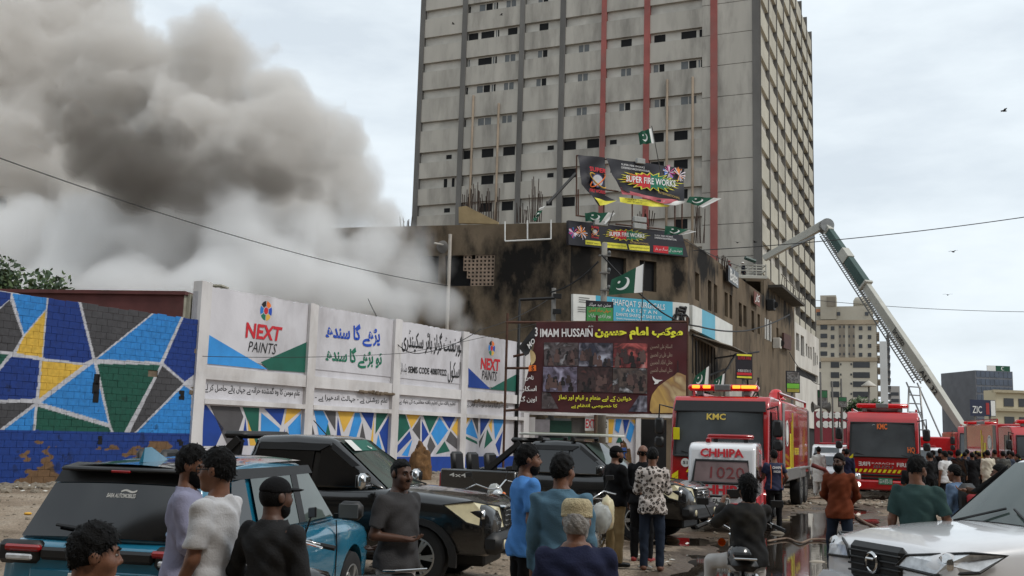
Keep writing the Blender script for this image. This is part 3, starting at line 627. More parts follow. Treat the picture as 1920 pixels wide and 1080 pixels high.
# ---------------------------------------------------------------- the painted school wall
WA = math.radians(31); WO = gnd(0, 910)
wp = Plane(WO, (math.sin(WA), math.cos(WA), 0))
WHITE_W = M('whitewash', (204, 202, 206), .85, 0, .12, .8, bump=.2, bscale=9, dirt=(140, 134, 134), dirt_amt=.7, stretch=(1, 1, .5))
WHITE_P = M('whitewash_pier', (212, 209, 208), .85, 0, .1, 1.2, bump=.15, bscale=12, dirt=(150, 140, 132), dirt_amt=.6, stretch=(1, 1, .4))
P_DB = M('mural_dark_blue', (18, 62, 146), .7, 0, .14, 1.5, dirt=(30, 56, 110), dirt_amt=.5); P_LB = M('mural_light_blue', (52, 146, 218), .7, 0, .1, 1.5, dirt=(40, 110, 175), dirt_amt=.5)
P_GR = M('mural_green', (18, 92, 76), .7, 0, .14, 1.5); P_GY = M('mural_grey', (82, 80, 82), .75, 0, .14, 1.5); P_YE = M('mural_yellow', (226, 180, 72), .7, 0, .1, 1.5, dirt=(190, 140, 60), dirt_amt=.4)
P_RED = M('sign_red', (196, 32, 44), .65, 0, .08, 2); P_BLK = M('sign_black', (22, 22, 24), .7, 0, .1, 2); P_BLUE = M('sign_blue', (24, 74, 180), .65, 0, .08, 2); P_GREEN = M('sign_green', (14, 112, 84), .65, 0, .08, 2); P_OR = M('sign_orange', (228, 112, 40), .65)
BRK = M('broken_block', (112, 98, 82), .95, 0, .3, 4, bump=.4, bscale=14)
pal = {'b': P_DB, 'l': P_LB, 'g': P_GR, 'k': P_GY, 'y': P_YE}
zT = 7.0; zBeamT = wp.px(391, 687)[1]; zBeamB = wp.px(388, 711)[1]; zLedT = wp.px(386, 745)[1]; zLedB = wp.px(386, 757)[1]; zBase = .75
pier = [(wp.px(x0, 700)[0], wp.px(x1, 700)[0]) for x0, x1 in ((364, 384), (573, 588), (735, 748), (864, 875), (982, 992))]
sw = thing('school_wall', 'tall whitewashed school boundary wall with painted adverts and slogans', 'wall', wp.pt(pier[0][0], 0))
slab('wall', wp, pier[0][0], pier[4][1], 0, zT-.25, -.35, -.08, WHITE_W, sw)
r_ = random.Random(3)
def jag_top(a0, a1, z0, zt, amp, off0, off1, mat, nm, parent):
    pts = [wp.pt(a0, z0, off1)]+[wp.pt(a1, z0, off1)]; n = max(2, int((a1-a0)/.14)); z = zt
    for k in range(n+1):
        a = a1+(a0-a1)*k/n; z = zt-amp*max(0, r_.gauss(.2, .4)); pts.append(wp.pt(a, z, off1))
    o = MB().prism(pts, wp.n*(off0-off1)).build(nm, mat, None); world_part(o, parent)
for i in range(4):
    a0, a1 = pier[i][1], pier[i+1][0]
    jag_top(a0+.01, a1-.01, zBeamT+.3, zT, .07, -.34, -.05, WHITE_W, 'upper_panel', sw)
    slab('beam', wp, a0+.01, a1-.01, zBeamB, zBeamT, -.3, .06, WHITE_P, sw)
    slab('ledge', wp, a0+.01, a1-.01, zLedB, zLedT-.05, -.3, .10, WHITE_P, sw)
    slab('base_course', wp, a0+.01, a1-.01, 0, zBase, -.3, .03, P_DB, sw)
for i, (a0, a1) in enumerate(pier): jag_top(a0, a1, 0, zT+(.12 if i == 0 else .04), .05, -.36, .09, WHITE_P, 'pier', sw)
for (x0, x1, y) in ((612, 640, 729), (888, 942, 755)):       # plaster broken out of the beam
    a0, b = wp.px(x0+60 if x0 < 700 else x0, y); a1 = wp.px(x1+100 if x0 < 700 else x1, y)[0]
    mb = MB()
    for k in range(9):
        a = a0+(a1-a0)*k/9; mb.cbox(wp.pt(a+.12, zBeamB-.04+.05*r_.random(), .05), (.3, .14, .10+.08*r_.random()), .03, rot('Z', WA+r_.random()))
    world_part(mb.build('broken_plaster', BRK, None), sw)
def r1(x, y): return (x/2.7, 500+y/2.7)
def r2(x, y): return (560+x/2.7, 500+y/2.7)
def r8(x, y): return (360+x/3, 530+y/3)
BAYM = {0: (r1, 832, [('b', [(1038, 700), (1052, 701), (1140, 820), (1100, 838), (1032, 838)]), ('k', [(1070, 703), (1220, 710), (1240, 760), (1190, 838), (1160, 838)]), ('g', [(1235, 711), (1320, 715), (1312, 838), (1305, 832)]), ('b', [(1250, 765), (1264, 836), (1228, 836)]), ('y', [(1260, 768), (1306, 836), (1272, 836)]), ('l', [(1330, 740), (1425, 820), (1402, 848), (1325, 848)]), ('b', [(1345, 718), (1450, 718), (1430, 805)]), ('y', [(1460, 718), (1530, 722), (1530, 730), (1445, 800)]), ('l', [(1530, 742), (1530, 848), (1478, 848), (1465, 812)]), ('b', [(1450, 818), (1448, 848), (1425, 848)]), ('g', [(1460, 822), (1473, 848), (1456, 848)])]),
 1: (r2, 850, [('l', [(84, 728), (130, 730), (158, 785), (122, 855), (104, 825)]), ('k', [(137, 730), (195, 733), (193, 832), (160, 775)]), ('k', [(74, 790), (105, 855), (72, 855)]), ('g', [(155, 792), (188, 862), (125, 862)]), ('y', [(205, 733), (290, 735), (235, 840)]), ('b', [(205, 757), (235, 865), (195, 865)]), ('l', [(292, 740), (315, 740), (325, 780), (275, 872), (240, 868)]), ('b', [(322, 738), (388, 740), (375, 828)]), ('k', [(330, 792), (355, 850), (350, 880), (300, 876)]), ('y', [(390, 752), (380, 888), (362, 884)]), ('g', [(400, 742), (460, 742), (395, 848)]), ('b', [(465, 752), (460, 915), (415, 840)]), ('l', [(410, 848), (440, 905), (388, 892)])]),
 2: (r2, 900, [('g', [(515, 745), (545, 745), (570, 818), (508, 888)]), ('y', [(550, 745), (622, 750), (577, 818)]), ('k', [(623, 762), (622, 880), (582, 825)]), ('g', [(635, 750), (715, 752), (670, 842)]), ('b', [(630, 778), (665, 850), (630, 895)]), ('l', [(720, 762), (763, 830), (710, 905), (677, 845)]), ('b', [(727, 752), (803, 755), (770, 822)]), ('y', [(818, 757), (818, 868), (780, 822)]), ('k', [(775, 832), (816, 880), (814, 930), (752, 882)]), ('b', [(568, 832), (578, 870), (505, 945), (508, 905)]), ('l', [(583, 874), (560, 960), (528, 955)]), ('k', [(672, 857), (700, 910), (672, 955), (657, 908)]), ('g', [(745, 884), (700, 950), (772, 935)])]),
 3: (r2, 900, [('y', [(855, 756), (878, 758), (852, 805)]), ('l', [(882, 772), (914, 872), (850, 845), (852, 825)]), ('k', [(884, 760), (915, 765), (915, 848)]), ('b', [(925, 762), (978, 765), (926, 858)]), ('y', [(985, 772), (984, 843), (967, 802)]), ('g', [(960, 822), (988, 880), (945, 922)]), ('l', [(992, 766), (1052, 768), (1000, 878)]), ('k', [(950, 832), (920, 920), (919, 885)]), ('g', [(852, 858), (908, 885), (912, 900), (852, 872)]), ('b', [(1040, 832), (1022, 960), (1002, 900)])])}
for i, (fn, ylow, polys) in BAYM.items():
    for c, pts in polys:
        pts = [(x, y+(70 if y >= ylow and i < 2 else 0)) for x, y in pts]
        paint(sw, wp, [fn(*p) for p in pts], pal[c], off=-.074, name='painted_triangle')
def logo(parent, pl, cx, cy, rx, ry, off):
    """six-colour oval emblem round a red centre"""
    cols = [M('emblem_orange', (236, 120, 40), .6), P_BLUE, P_YE, P_GREEN, M('emblem_blue2', (30, 120, 200), .6), P_BLK]
    a0, b0 = pl.px(cx, cy); ra = abs(pl.px(cx+rx, cy)[0]-a0); rb = abs(pl.px(cx, cy-ry)[1]-b0)
    for k in range(6):
        mb = MB(); t0, t1 = math.radians(k*60+34), math.radians(k*60+86); n = 6; po = []; pi = []
        for j in range(n+1):
            t = math.radians(90)-(t0+(t1-t0)*j/n)+math.radians(30); po.append(pl.pt(a0+ra*math.cos(t), b0+rb*math.sin(t), off)); pi.append(pl.pt(a0+ra*.45*math.cos(t), b0+rb*.45*math.sin(t), off))
        for j in range(n): mb.quad(po[j+1], po[j], pi[j], pi[j+1])
        world_part(mb.build('emblem_petal', cols[k], None, fix=False), parent)
    me = MB().add([pl.pt(a0+ra*.36*math.cos(t), b0+rb*.36*math.sin(t), off) for t in np.linspace(0, 2*math.pi, 17)[:-1]], [tuple(range(16))]).build('emblem_centre', P_RED, None, fix=False); world_part(me, parent)
PO = -.044
logo(sw, wp, *r8(422, 158), 11, 18.5, PO)
letter(sw, 'NEXT', quad_on(wp, r8(311, 222), r8(513, 252), r8(498, 330), r8(304, 308)), P_RED, .03, off=.052-.08, n=wp.n)
letter(sw, 'PAINTS', quad_on(wp, r8(324, 328), r8(483, 345), r8(474, 404), r8(319, 386)), P_BLK, -.005, .15, off=-.03, n=wp.n)
paint(sw, wp, [r8(92, 288), r8(430, 488), r8(85, 455)], P_LB, off=PO, name='painted_triangle'); paint(sw, wp, [r8(392, 447), r8(650, 334), r8(640, 505), r8(435, 490)], P_GR, off=PO, name='painted_triangle')
def lt(s, q, mat, w_=.01, sh_=0.0, fn=r2): letter(sw, s, quad_on(wp, *[fn(*p) for p in q]), mat, w_, sh_, off=-.03, n=wp.n)
lt('پڑھے گا سندھ', ((140, 272), (415, 300), (415, 412), (140, 384)), P_BLUE, .03); lt('تو بڑھے گا سندھ', ((140, 395), (425, 420), (425, 522), (140, 500)), P_GREEN, .03)
lt('گورنمنٹ گرلز ہائر سکینڈری', ((525, 312), (833, 345), (833, 460), (525, 430)), P_BLK, .016); lt('اسکول', ((758, 478), (822, 482), (822, 592), (758, 586)), P_BLK, .005)
lt('SEMIS CODE 408070222', ((558, 503), (752, 520), (752, 553), (558, 537)), P_BLK, .02); lt('جیکب لائن', ((518, 485), (552, 488), (552, 548), (518, 544)), P_BLK, 0)
logo(sw, wp, *r2(981, 413), 6, 14, PO)
lt('NEXT', ((927, 460), (1023, 470), (1018, 530), (924, 518)), P_RED, .03); lt('PAINTS', ((932, 524), (1008, 533), (1004, 580), (930, 570)), P_BLK, 0, .15)
paint(sw, wp, [r2(863, 512), r2(975, 620), r2(863, 611)], P_DB, off=PO, name='painted_triangle'); paint(sw, wp, [r2(968, 620), r2(1118, 538), r2(1116, 633), r2(985, 622)], P_GR, off=PO, name='painted_triangle')
def strip(s, q, fn): letter(sw, s, quad_on(wp, *[fn(*p) for p in q]), P_BLK, .012, off=-.072, n=wp.n)
strip('علم مومن کا وہ گمشدہ خزانہ ہے جہاں پائے حاصل کر لے', ((1040, 588), (1525, 620), (1525, 668), (1040, 640)), r1)
strip('علم روشنی ہے - جہالت اندھیرا ہے -', ((90, 645), (456, 665), (456, 702), (90, 685)), r2)
strip('تعلیم یافتہ ماں تعلیم یافتہ معاشرے کی بنیاد ہے', ((514, 668), (800, 683), (800, 712), (514, 700)), r2)
strip('علم حاصل کرنا ہر مرد و عورت پر فرض ہے', ((855, 684), (1068, 697), (1068, 724), (855, 714)), r2)
# ---------------------------------------------------------------- the blue block wall at the left
MUR = [('b', [(-60, 110), (55, 135), (55, 163), (-60, 255)]), ('k', [(-60, 270), (-2, 217), (50, 168), (115, 350), (65, 433), (-60, 418)]), ('l', [(62, 136), (238, 150), (232, 215), (122, 343)]), ('y', [(233, 222), (212, 458), (82, 438), (122, 354)]), ('b', [(246, 150), (396, 172), (468, 468), (425, 488), (218, 462)]),
 ('k', [(410, 175), (780, 228), (482, 465)]), ('l', [(792, 228), (922, 245), (812, 482), (492, 468)]), ('b', [(935, 245), (1050, 258), (1040, 505), (935, 582), (828, 488)]), ('g', [(-60, 432), (42, 447), (-60, 575)]), ('b', [(58, 455), (202, 472), (182, 668), (-60, 676), (-60, 600), (0, 525)]),
 ('y', [(213, 478), (425, 497), (198, 668)]), ('l', [(474, 488), (548, 792), (208, 688)]), ('g', [(492, 492), (812, 497), (598, 895), (560, 800)]), ('k', [(822, 502), (928, 590), (635, 885)]), ('l', [(932, 602), (970, 628), (960, 935), (618, 912)]), ('k', [(-60, 690), (176, 690), (0, 822), (-60, 865)]),
 ('l', [(-60, 885), (178, 708), (152, 944), (-60, 948)]), ('g', [(192, 708), (553, 815), (588, 914), (165, 942)])]
MC = {'b': (14, 54, 132), 'l': (44, 136, 212), 'g': (16, 84, 68), 'k': (72, 71, 74), 'y': (224, 182, 70), 'w': (200, 200, 206), 'd': (16, 58, 136)}
MCL = {k: np.array(lin(v)[:3]) for k, v in MC.items()}
wpx = [(k, np.array([wp.px(*r1(*p)) for p in pts])) for k, pts in MUR]
zDado = [wp.px(0, 851)[1], wp.px(355, 843)[1]]
def mural_col(a, b):
    c = np.tile(MCL['w'], (len(a), 1))
    for k, P in wpx:
        ins = np.zeros(len(a), bool); j = len(P)-1
        for i in range(len(P)):
            xi, yi = P[i]; xj, yj = P[j]; j = i
            with np.errstate(divide='ignore', invalid='ignore'): ins ^= ((yi > b) != (yj > b)) & (a < (xj-xi)*(b-yi)/(yj-yi+1e-12)+xi)
        c[ins] = MCL[k]
    zd = 1.65; dd = b < zd-.06*fbm(a*.7, b*0+3, 9); c[dd] = MCL['d']
    worn = (fbm(a*.9, b*1.7, 21) > .62-.15*np.clip((1.0-b)/1.0, -1, 1)) & (b < 1.35); c[worn] = np.array(lin((122, 92, 62))[:3])
    chip = (fbm(a*2.2, b*2.2, 33) > .70); c[chip & (b < 3)] *= .55
    c *= (.80+.28*fbm(a*.8, b*.8, 41))[:, None]
    return c
mm_ = bpy.data.materials.new('mural_paint'); mm_.use_nodes = True; _n = mm_.node_tree.nodes; _l = mm_.node_tree.links; _b = _n['Principled BSDF']; _b.inputs['Roughness'].default_value = .78
_a = _n.new('ShaderNodeVertexColor'); _a.layer_name = 'paint'; _t = _n.new('ShaderNodeTexNoise'); _t.inputs['Scale'].default_value = 7; _t.inputs['Detail'].default_value = 6; _tc = _n.new('ShaderNodeTexCoord'); _l.new(_tc.outputs['Object'], _t.inputs['Vector'])
_r = _n.new('ShaderNodeValToRGB'); _r.color_ramp.elements[0].position = .3; _r.color_ramp.elements[0].color = (.72, .72, .72, 1); _r.color_ramp.elements[1].position = .65; _l.new(_t.outputs['Fac'], _r.inputs['Fac'])
_m = _n.new('ShaderNodeMix'); _m.data_type = 'RGBA'; _m.blend_type = 'MULTIPLY'; _m.inputs['Factor'].default_value = 1; _l.new(_a.outputs['Color'], _m.inputs['A']); _l.new(_r.outputs['Color'], _m.inputs['B']); _l.new(_m.outputs['Result'], _b.inputs['Base Color'])
_p = _n.new('ShaderNodeBump'); _p.inputs['Strength'].default_value = .3; _p.inputs['Distance'].default_value = .03; _l.new(_t.outputs['Fac'], _p.inputs['Height']); _l.new(_p.outputs['Normal'], _b.inputs['Normal'])
bw = thing('mural_wall', 'block wall painted with blue, green, grey and yellow triangles edged in white', 'wall', wp.pt(0, 0))
aR = wp.px(379, 640)[0]; aL = -9.0; zB = 5.72; BW_, BH_ = .40, .22
slab('wall', wp, aL, aR-.35, 0, zB-.24, -.32, -.03, BRK, bw)
def block_geo(a0, a1, b0, b1, off, tilt):
    n = 14; m = 8; ch = .006
    A = np.concatenate([[a0], np.linspace(a0+ch, a1-ch, n), [a1]]); B = np.concatenate([[b0], np.linspace(b0+ch, b1-ch, m), [b1]])
    AA, BB = np.meshgrid(A, B); O = np.full(AA.shape, off); O[0, :] -= .012; O[-1, :] -= .012; O[:, 0] = off-.012; O[:, -1] = off-.012
    O += tilt*(BB-b0); return AA, BB, O
def blocks_mesh(name, specs):
    V = []; Fq = []; Cc = []; k = 0
    for s_ in specs:
        AA, BB, O = block_geo(*s_); nj, ni = AA.shape
        u, v, n_ = np.array(wp.u), np.array(wp.v), np.array(wp.n)
        P = np.array(wp.o)[None]+AA.reshape(-1, 1)*u+BB.reshape(-1, 1)*v+O.reshape(-1, 1)*n_; V.append(P); Cc.append(mural_col(AA.reshape(-1), BB.reshape(-1)))
        id_ = np.arange(nj*ni).reshape(nj, ni)+k; Fq.append(np.stack([id_[:-1, :-1], id_[:-1, 1:], id_[1:, 1:], id_[1:, :-1]], -1).reshape(-1, 4)); k += nj*ni
    V = np.concatenate(V); Fq = np.concatenate(Fq); Cc = np.concatenate(Cc)
    me = bpy.data.meshes.new(name); me.from_pydata((V-np.array(wp.pt(0, 0))).tolist(), [], Fq.tolist())
    ca = me.color_attributes.new('paint', 'FLOAT_COLOR', 'POINT'); ca.data.foreach_set('color', np.concatenate([Cc, np.ones((len(Cc), 1))], 1).astype(np.float32).reshape(-1)); return me
specs = []
nrow = int(zB/BH_)
for j in range(nrow+1):
    b0 = j*BH_; b1 = min(zB, b0+BH_-.002)
    if b1-b0 < .05: continue
    a = aL+(BW_/2 if j % 2 else 0); end = aR+r_.uniform(-.22, .0)-(.12 if 10 < j < 16 else 0)-(.35*max(0, (12-j))/12)*0
    while a < end-.1:
        a1 = min(a+BW_, end)
        top = b1-(r_.uniform(0, .05) if j == nrow or b1 > zB-.2 else 0)
        if not (j == 16 and 5.0 < a < 5.2) : specs.append((a+.001, a1-.001, b0, top, r_.uniform(-.004, .006), r_.uniform(-.015, .015)))
        a += BW_
specs = [s_ for s_ in specs if s_[1] > -1.2]
specs.sort(key=lambda s_: -s_[2])
for s_ in specs[:300]: link('block', blocks_mesh('block', [s_]), bw, mm_)
o = link('lower_blocks', blocks_mesh('lower_blocks', specs[300:]), bw, mm_); o['kind'] = 'stuff'
# crumbled end of the block wall against the white pier
mb = MB()
for k in range(46): b = r_.uniform(.1, 5.6); mb.cbox(wp.pt(aR-.12+r_.uniform(-.1, .16)-(.15 if 2.2 < b < 3.4 else 0), b, -.12+r_.uniform(-.1, .06)), (r_.uniform(.12, .3), r_.uniform(.15, .3), r_.uniform(.1, .22)), .03, rot('Z', r_.uniform(0, 3)) @ rot('X', r_.uniform(-.5, .5)))
o = world_part(mb.build('broken_masonry', BRK, None), bw); o['kind'] = 'stuff'
# holes knocked through the paint
for (x, y, w_, h_) in ((482, 615, .28, .85), (495, 570, .1, .3), (916, 650, .25, .3), (512, 878, .2, .25), (912, 890, .2, .2)):
    a, b = wp.px(*r1(x, y)); mb = MB()
    for k in range(3): mb.cbox(wp.pt(a+r_.uniform(-.06, .06), b+h_*(k-1)/3, .006), (w_*r_.uniform(.6, 1), .02, h_/2.4), .004, rot('Z', math.pi/2-WA))
    world_part(mb.build('knocked_out_hole', DARK, None), bw)
# ---------------------------------------------------------------- walls behind
MAROON = M('maroon_plaster', (92, 52, 50), .9, 0, .2, 1.2, dirt=(66, 44, 40), dirt_amt=.6); CREAM = M('cream_plaster', (172, 168, 152), .9, 0, .15, 1.5, dirt=(104, 98, 86), dirt_amt=.7)
mp_ = Plane(gx(320, 42), (math.cos(.12), -math.sin(.12), 0)); mw_ = thing('maroon_shed', 'maroon plastered shed rising behind the blue mural wall', 'building', gx(320, 42))
zm = mp_.px(318, 546)[1]; slab('wall', mp_, -12, 0, 0, zm-.15, -5, 0, MAROON, mw_); slab('coping', mp_, -12.1, .1, zm-.15, zm, -5.1, .12, MAROON, mw_)
slab('side_wall', Plane(gx(320, 42), -mp_.n), .02, 5, 0, zm-.15, -.3, .03, CREAM, mw_)
for k, (x0, x1, yt) in enumerate(((322, 352, 549), (352, 366, 546))):
    slab('wall', mp_, mp_.px(x0, 560)[0]+.05*(k+1), mp_.px(x1, 560)[0], 0, mp_.px(x0, yt)[1], -3, -.2-.1*k, CREAM, mw_)
pp = thing('cracked_pillar', 'cracked grey concrete pillar behind the broken end of the mural wall', 'pillar', gx(372, 40))
ppl = Plane(gx(372, 40), (math.cos(.1), -math.sin(.1), 0)); slab('shaft', ppl, -.32, .35, 0, ppl.px(372, 536)[1], -.7, 0, CREAM, pp); slab('cap', ppl, -.42, .42, ppl.px(372, 536)[1], ppl.px(372, 533)[1], -.75, .06, CREAM, pp)
# ---------------------------------------------------------------- school gate under the banner
gp = Plane(gx(985, 57.5), (math.cos(.06), math.sin(.06), 0)); gt = thing('school_gate', 'white school gateway with green gate leaf and painted panels under the banner', 'gate', gx(1085, 57.5))
def gs(nm, x0, x1, y0, y1, o0, o1, mat): a0, b1 = gp.px(x0, y0); a1, b0 = gp.px(x1, y1); return slab(nm, gp, a0, a1, max(0, b0), b1, o0, o1, mat, gt)
gs('lintel', 970, 1118, 773, 781, -.4, .15, WHITE_P); gs('lintel', 1124, 1258, 776, 784, -.4, .15, WHITE_P)
gs('pier', 985, 1000, 782, 920, -.3, .1, WHITE_P); gs('pier', 1000, 1028, 786, 920, -.3, .02, M('gate_grey', (138, 134, 138), .8)); gs('gate_leaf', 1028, 1070, 788, 920, -.2, -.12, M('gate_green', (20, 62, 50), .6))
for k in range(9): gs('grille_bar', 1071+k*3, 1072+k*3, 783, 920, -.2, -.15, CONC_D)
gs('sign_panel', 1097, 1116, 780, 808, 0, .06, FW); letter(gt, 'EXT', box_on(gp, 1098, 786, 1115, 803, .06), P_RED, .02, off=.01, n=gp.n)
gs('sign_panel', 1124, 1140, 786, 830, -.02, .04, FW); letter(gt, 'NTS', box_on(gp, 1125, 790, 1138, 803, .04), P_BLK, .01, off=.01, n=gp.n)
gs('wall', 1140, 1192, 784, 920, -.3, -.02, WHITE_W); gs('pier', 1192, 1200, 784, 920, -.3, .1, WHITE_P); gs('dark_opening', 1200, 1256, 785, 920, -1.2, -1.0, DARK); gs('back_wall', 1028, 1098, 783, 920, -1.5, -1.3, M('gate_back_grey', (96, 98, 96), .9))  # back wall is plain mid grey; black sheet stands for the shaded opening
for c, pts in (('y', [(1141, 786), (1152, 786), (1147, 830), (1141, 830)]), ('l', [(1155, 786), (1166, 786), (1160, 812), (1153, 806)]), ('b', [(1168, 787), (1180, 787), (1172, 815)]), ('g', [(1162, 815), (1168, 830), (1155, 830)]), ('l', [(1182, 790), (1190, 800), (1182, 830), (1174, 820)]), ('y', [(1183, 787), (1191, 787), (1191, 796)])):
    paint(gt, gp, pts, pal[c], off=.0, name='painted_triangle')
# earth and straw heap against the wall
hm = M('earth_heap', (110, 80, 48), .95, 0, .35, 5, bump=.6, bscale=18, dirt=(70, 48, 28), dirt_amt=.6)
def heap(name, label, base, wx, wy, hz, seed, mat):
    t = thing(name, label, 'mound', base); n = 22; r = random.Random(seed)
    vs = []; mb = MB()
    def fn(u, v):
        th = u*2*math.pi; ph = v*math.pi/2; q = Vector((math.cos(th)*math.cos(ph), math.sin(th)*math.cos(ph), math.sin(ph)))
        k = 1+.35*(float(fbm(np.array([q.x*3+seed+5.]), np.array([q.y*3+q.z*4+9.]), seed)[0])-.45)*2
        return (q.x*wx*k, q.y*wy*k, max(-.05, q.z*hz*k))
    mb.grid(fn, 40, 22); mb.build('soil', mat, t, True); return t
heap('earth_mound', 'tall clump of brown earth and straw against the painted wall', gx(787, 42), .46, .35, 1.3, 3, hm)
heap('straw_mound', 'straw coloured heap beside the school gate', gx(1168, 52), .5, .35, 1.5, 8, hm)
# ---------------------------------------------------------------- flags
def flag_mat():
    m = bpy.data.materials.new('crescent_flag'); m.use_nodes = True; n = m.node_tree.nodes; l = m.node_tree.links; b = n['Principled BSDF']; b.inputs['Roughness'].default_value = .8
    uv = n.new('ShaderNodeUVMap'); uv.uv_map = 'uv'; sp = n.new('ShaderNodeSeparateXYZ'); l.new(uv.outputs['UV'], sp.inputs[0])
    def mth(op, a, b_=None, c=None):
        q = n.new('ShaderNodeMath'); q.operation = op
        for i, x in enumerate((a, b_, c)):
            if x is None: continue
            if isinstance(x, (int, float)): q.inputs[i].default_value = x
            else: l.new(x, q.inputs[i])
        return q.outputs[0]
    U, V = mth('MULTIPLY', sp.outputs[0], 1.5), sp.outputs[1]
    def circ(cx, cy, r): dx = mth('SUBTRACT', U, cx); dy = mth('SUBTRACT', V, cy); return mth('LESS_THAN', mth('SQRT', mth('ADD', mth('MULTIPLY', dx, dx), mth('MULTIPLY', dy, dy))), r)
    cres = mth('MULTIPLY', circ(.93, .5, .30), mth('SUBTRACT', 1.0, circ(1.01, .57, .265)))
    star = circ(1.1, .66, .065); stripe = mth('LESS_THAN', U, .375)
    mask = mth('MINIMUM', 1.0, mth('ADD', mth('ADD', cres, star), stripe))
    mx_ = n.new('ShaderNodeMix'); mx_.data_type = 'RGBA'; l.new(mask, mx_.inputs['Factor']); mx_.inputs['A'].default_value = lin((14, 76, 54)); mx_.inputs['B'].default_value = lin((226, 226, 222)); l.new(mx_.outputs['Result'], b.inputs['Base Color'])
    return m
FLAGM = flag_mat()
def flag(label, corners, pole=None, wave=.12, nw=2.2, ph=0.0, pole_r=.03, hang=.0):
    """corners: hoist-bottom, fly-bottom, fly-top, hoist-top in world space"""
    P = [np.array(c) for c in corners]; o_ = Vector(P[0]); t = thing('flag', label, 'flag', o_, group='green and white flags')
    n_ = np.cross(P[1]-P[0], P[3]-P[0]); n_ = n_/np.linalg.norm(n_); L = np.linalg.norm(P[1]-P[0])
    mb = MB(); nu_, nv_ = 34, 20
    def fn(u, v):
        q = P[0]*(1-u)*(1-v)+P[1]*u*(1-v)+P[2]*u*v+P[3]*(1-u)*v
        k = math.sin(u*nw*2*math.pi+ph+v*1.3)*wave*L*(.25+u)+math.sin(u*5.1*math.pi+v*4+ph)*wave*L*.3*u
        return tuple(q+n_*k-np.array(o_)+np.array([0, 0, -hang*L*math.sin(u*math.pi)*(1-v*.5)]))
    mb.grid(fn, nu_, nv_); me = mb.mesh('cloth', True); uvl = me.uv_layers.new(name='uv')
    for p in me.polygons:
        for li in p.loop_indices:
            vi = me.loops[li].vertex_index; uvl.data[li].uv = ((vi % (nu_+1))/nu_, (vi//(nu_+1))/nv_)
    link('cloth', me, t, FLAGM)
    if pole: MB().tube([Vector(p)-o_ for p in pole], pole_r, 6).build('pole', M('flag_pole', (60, 56, 52), .6, .3), t)
    return t
def pq(d, *pts): return [at(*p, d) for p in pts]
flag('flag flying highest above the roof banner', pq(62, (1229, 268), (1200, 271), (1197, 248), (1223, 240)), [at(1222, 236, 62.02), at(1240, 330, 62.02)], .10)
flag('flag streaming sideways beside the right edge of the torn roof banner', pq(62.5, (1318, 389), (1287, 379), (1293, 368), (1353, 372)), None, .05)
flag('crumpled flag below the torn roof banner, over the black shop sign', pq(60.5, (1135, 420), (1098, 414), (1097, 398), (1154, 399)), [at(1150, 395, 60.52), at(1125, 470, 60.52)], .14)
flag('crumpled flag over the right end of the black shop sign', pq(61.5, (1280, 440), (1246, 440), (1248, 422), (1306, 434)), None, .12)
flag('small drooping flag at the end of the black prop pole', pq(60.5, (1012, 390), (998, 412), (1004, 416), (1022, 386)), None, .08)
flag('large flag on a pole in front of the burnt corner windows', pq(56, (1205, 548), (1141, 553), (1146, 525), (1208, 494)), [at(1208, 490, 56.02), at(1202, 610, 56.02)], .05, 1.6)
flag('flag rising behind the left side of the fire engine light bar', pq(40, (1328, 727), (1296, 725), (1304, 705), (1331, 685)), [at(1331, 682, 40.02), at(1327, 760, 40.02)], .06)
flag('smaller flag just right of the one behind the light bar', pq(42, (1356, 730), (1334, 728), (1340, 712), (1360, 699)), [at(1360, 696, 42.02), at(1356, 770, 42.02)], .06)
flag('flag hanging from the fire engine mirror', pq(26.4, (1421, 711), (1424, 752), (1410, 764), (1409, 738)), [at(1422, 708, 26.42), at(1418, 775, 26.42)], .05)
# ---------------------------------------------------------------- banner helpers
def cloth_panel(name, parent, pl, pts_px, mat, off=0.0, wave=.02, ang=.6, fr=5.0):
    """a printed cloth: outline in the photo laid on its real plane, cut into a fine sheet with folds"""
    P = np.array([pl.px(*p) for p in pts_px]); lo, hi = P.min(0), P.max(0); st = max((hi-lo).max()/48, .03)
    A = np.arange(lo[0], hi[0]+st, st); B = np.arange(lo[1], hi[1]+st, st)
    import bmesh
    b = bmesh.new(); vs = [b.verts.new((p[0], p[1], 0)) for p in P]; b.faces.new(vs)
    for a in A[1:-1]: bmesh.ops.bisect_plane(b, geom=b.verts[:]+b.edges[:]+b.faces[:], plane_co=(a, 0, 0), plane_no=(1, 0, 0))
    for c in B[1:-1]: bmesh.ops.bisect_plane(b, geom=b.verts[:]+b.edges[:]+b.faces[:], plane_co=(0, c, 0), plane_no=(0, 1, 0))
    for v in b.verts:
        k = wave*math.sin((v.co.x*math.cos(ang)+v.co.y*math.sin(ang))*fr)+wave*.6*math.sin((v.co.x*.6-v.co.y)*fr*1.7+1)
        v.co = pl.pt(v.co.x, v.co.y, off+k)
    bmesh.ops.triangulate(b, faces=[f for f in b.faces if len(f.verts) > 4])
    me = bpy.data.meshes.new(name); b.to_mesh(me); b.free()
    for p in me.polygons: p.use_smooth = True
    o = link(name, me, None, mat); return world_part(o, parent)
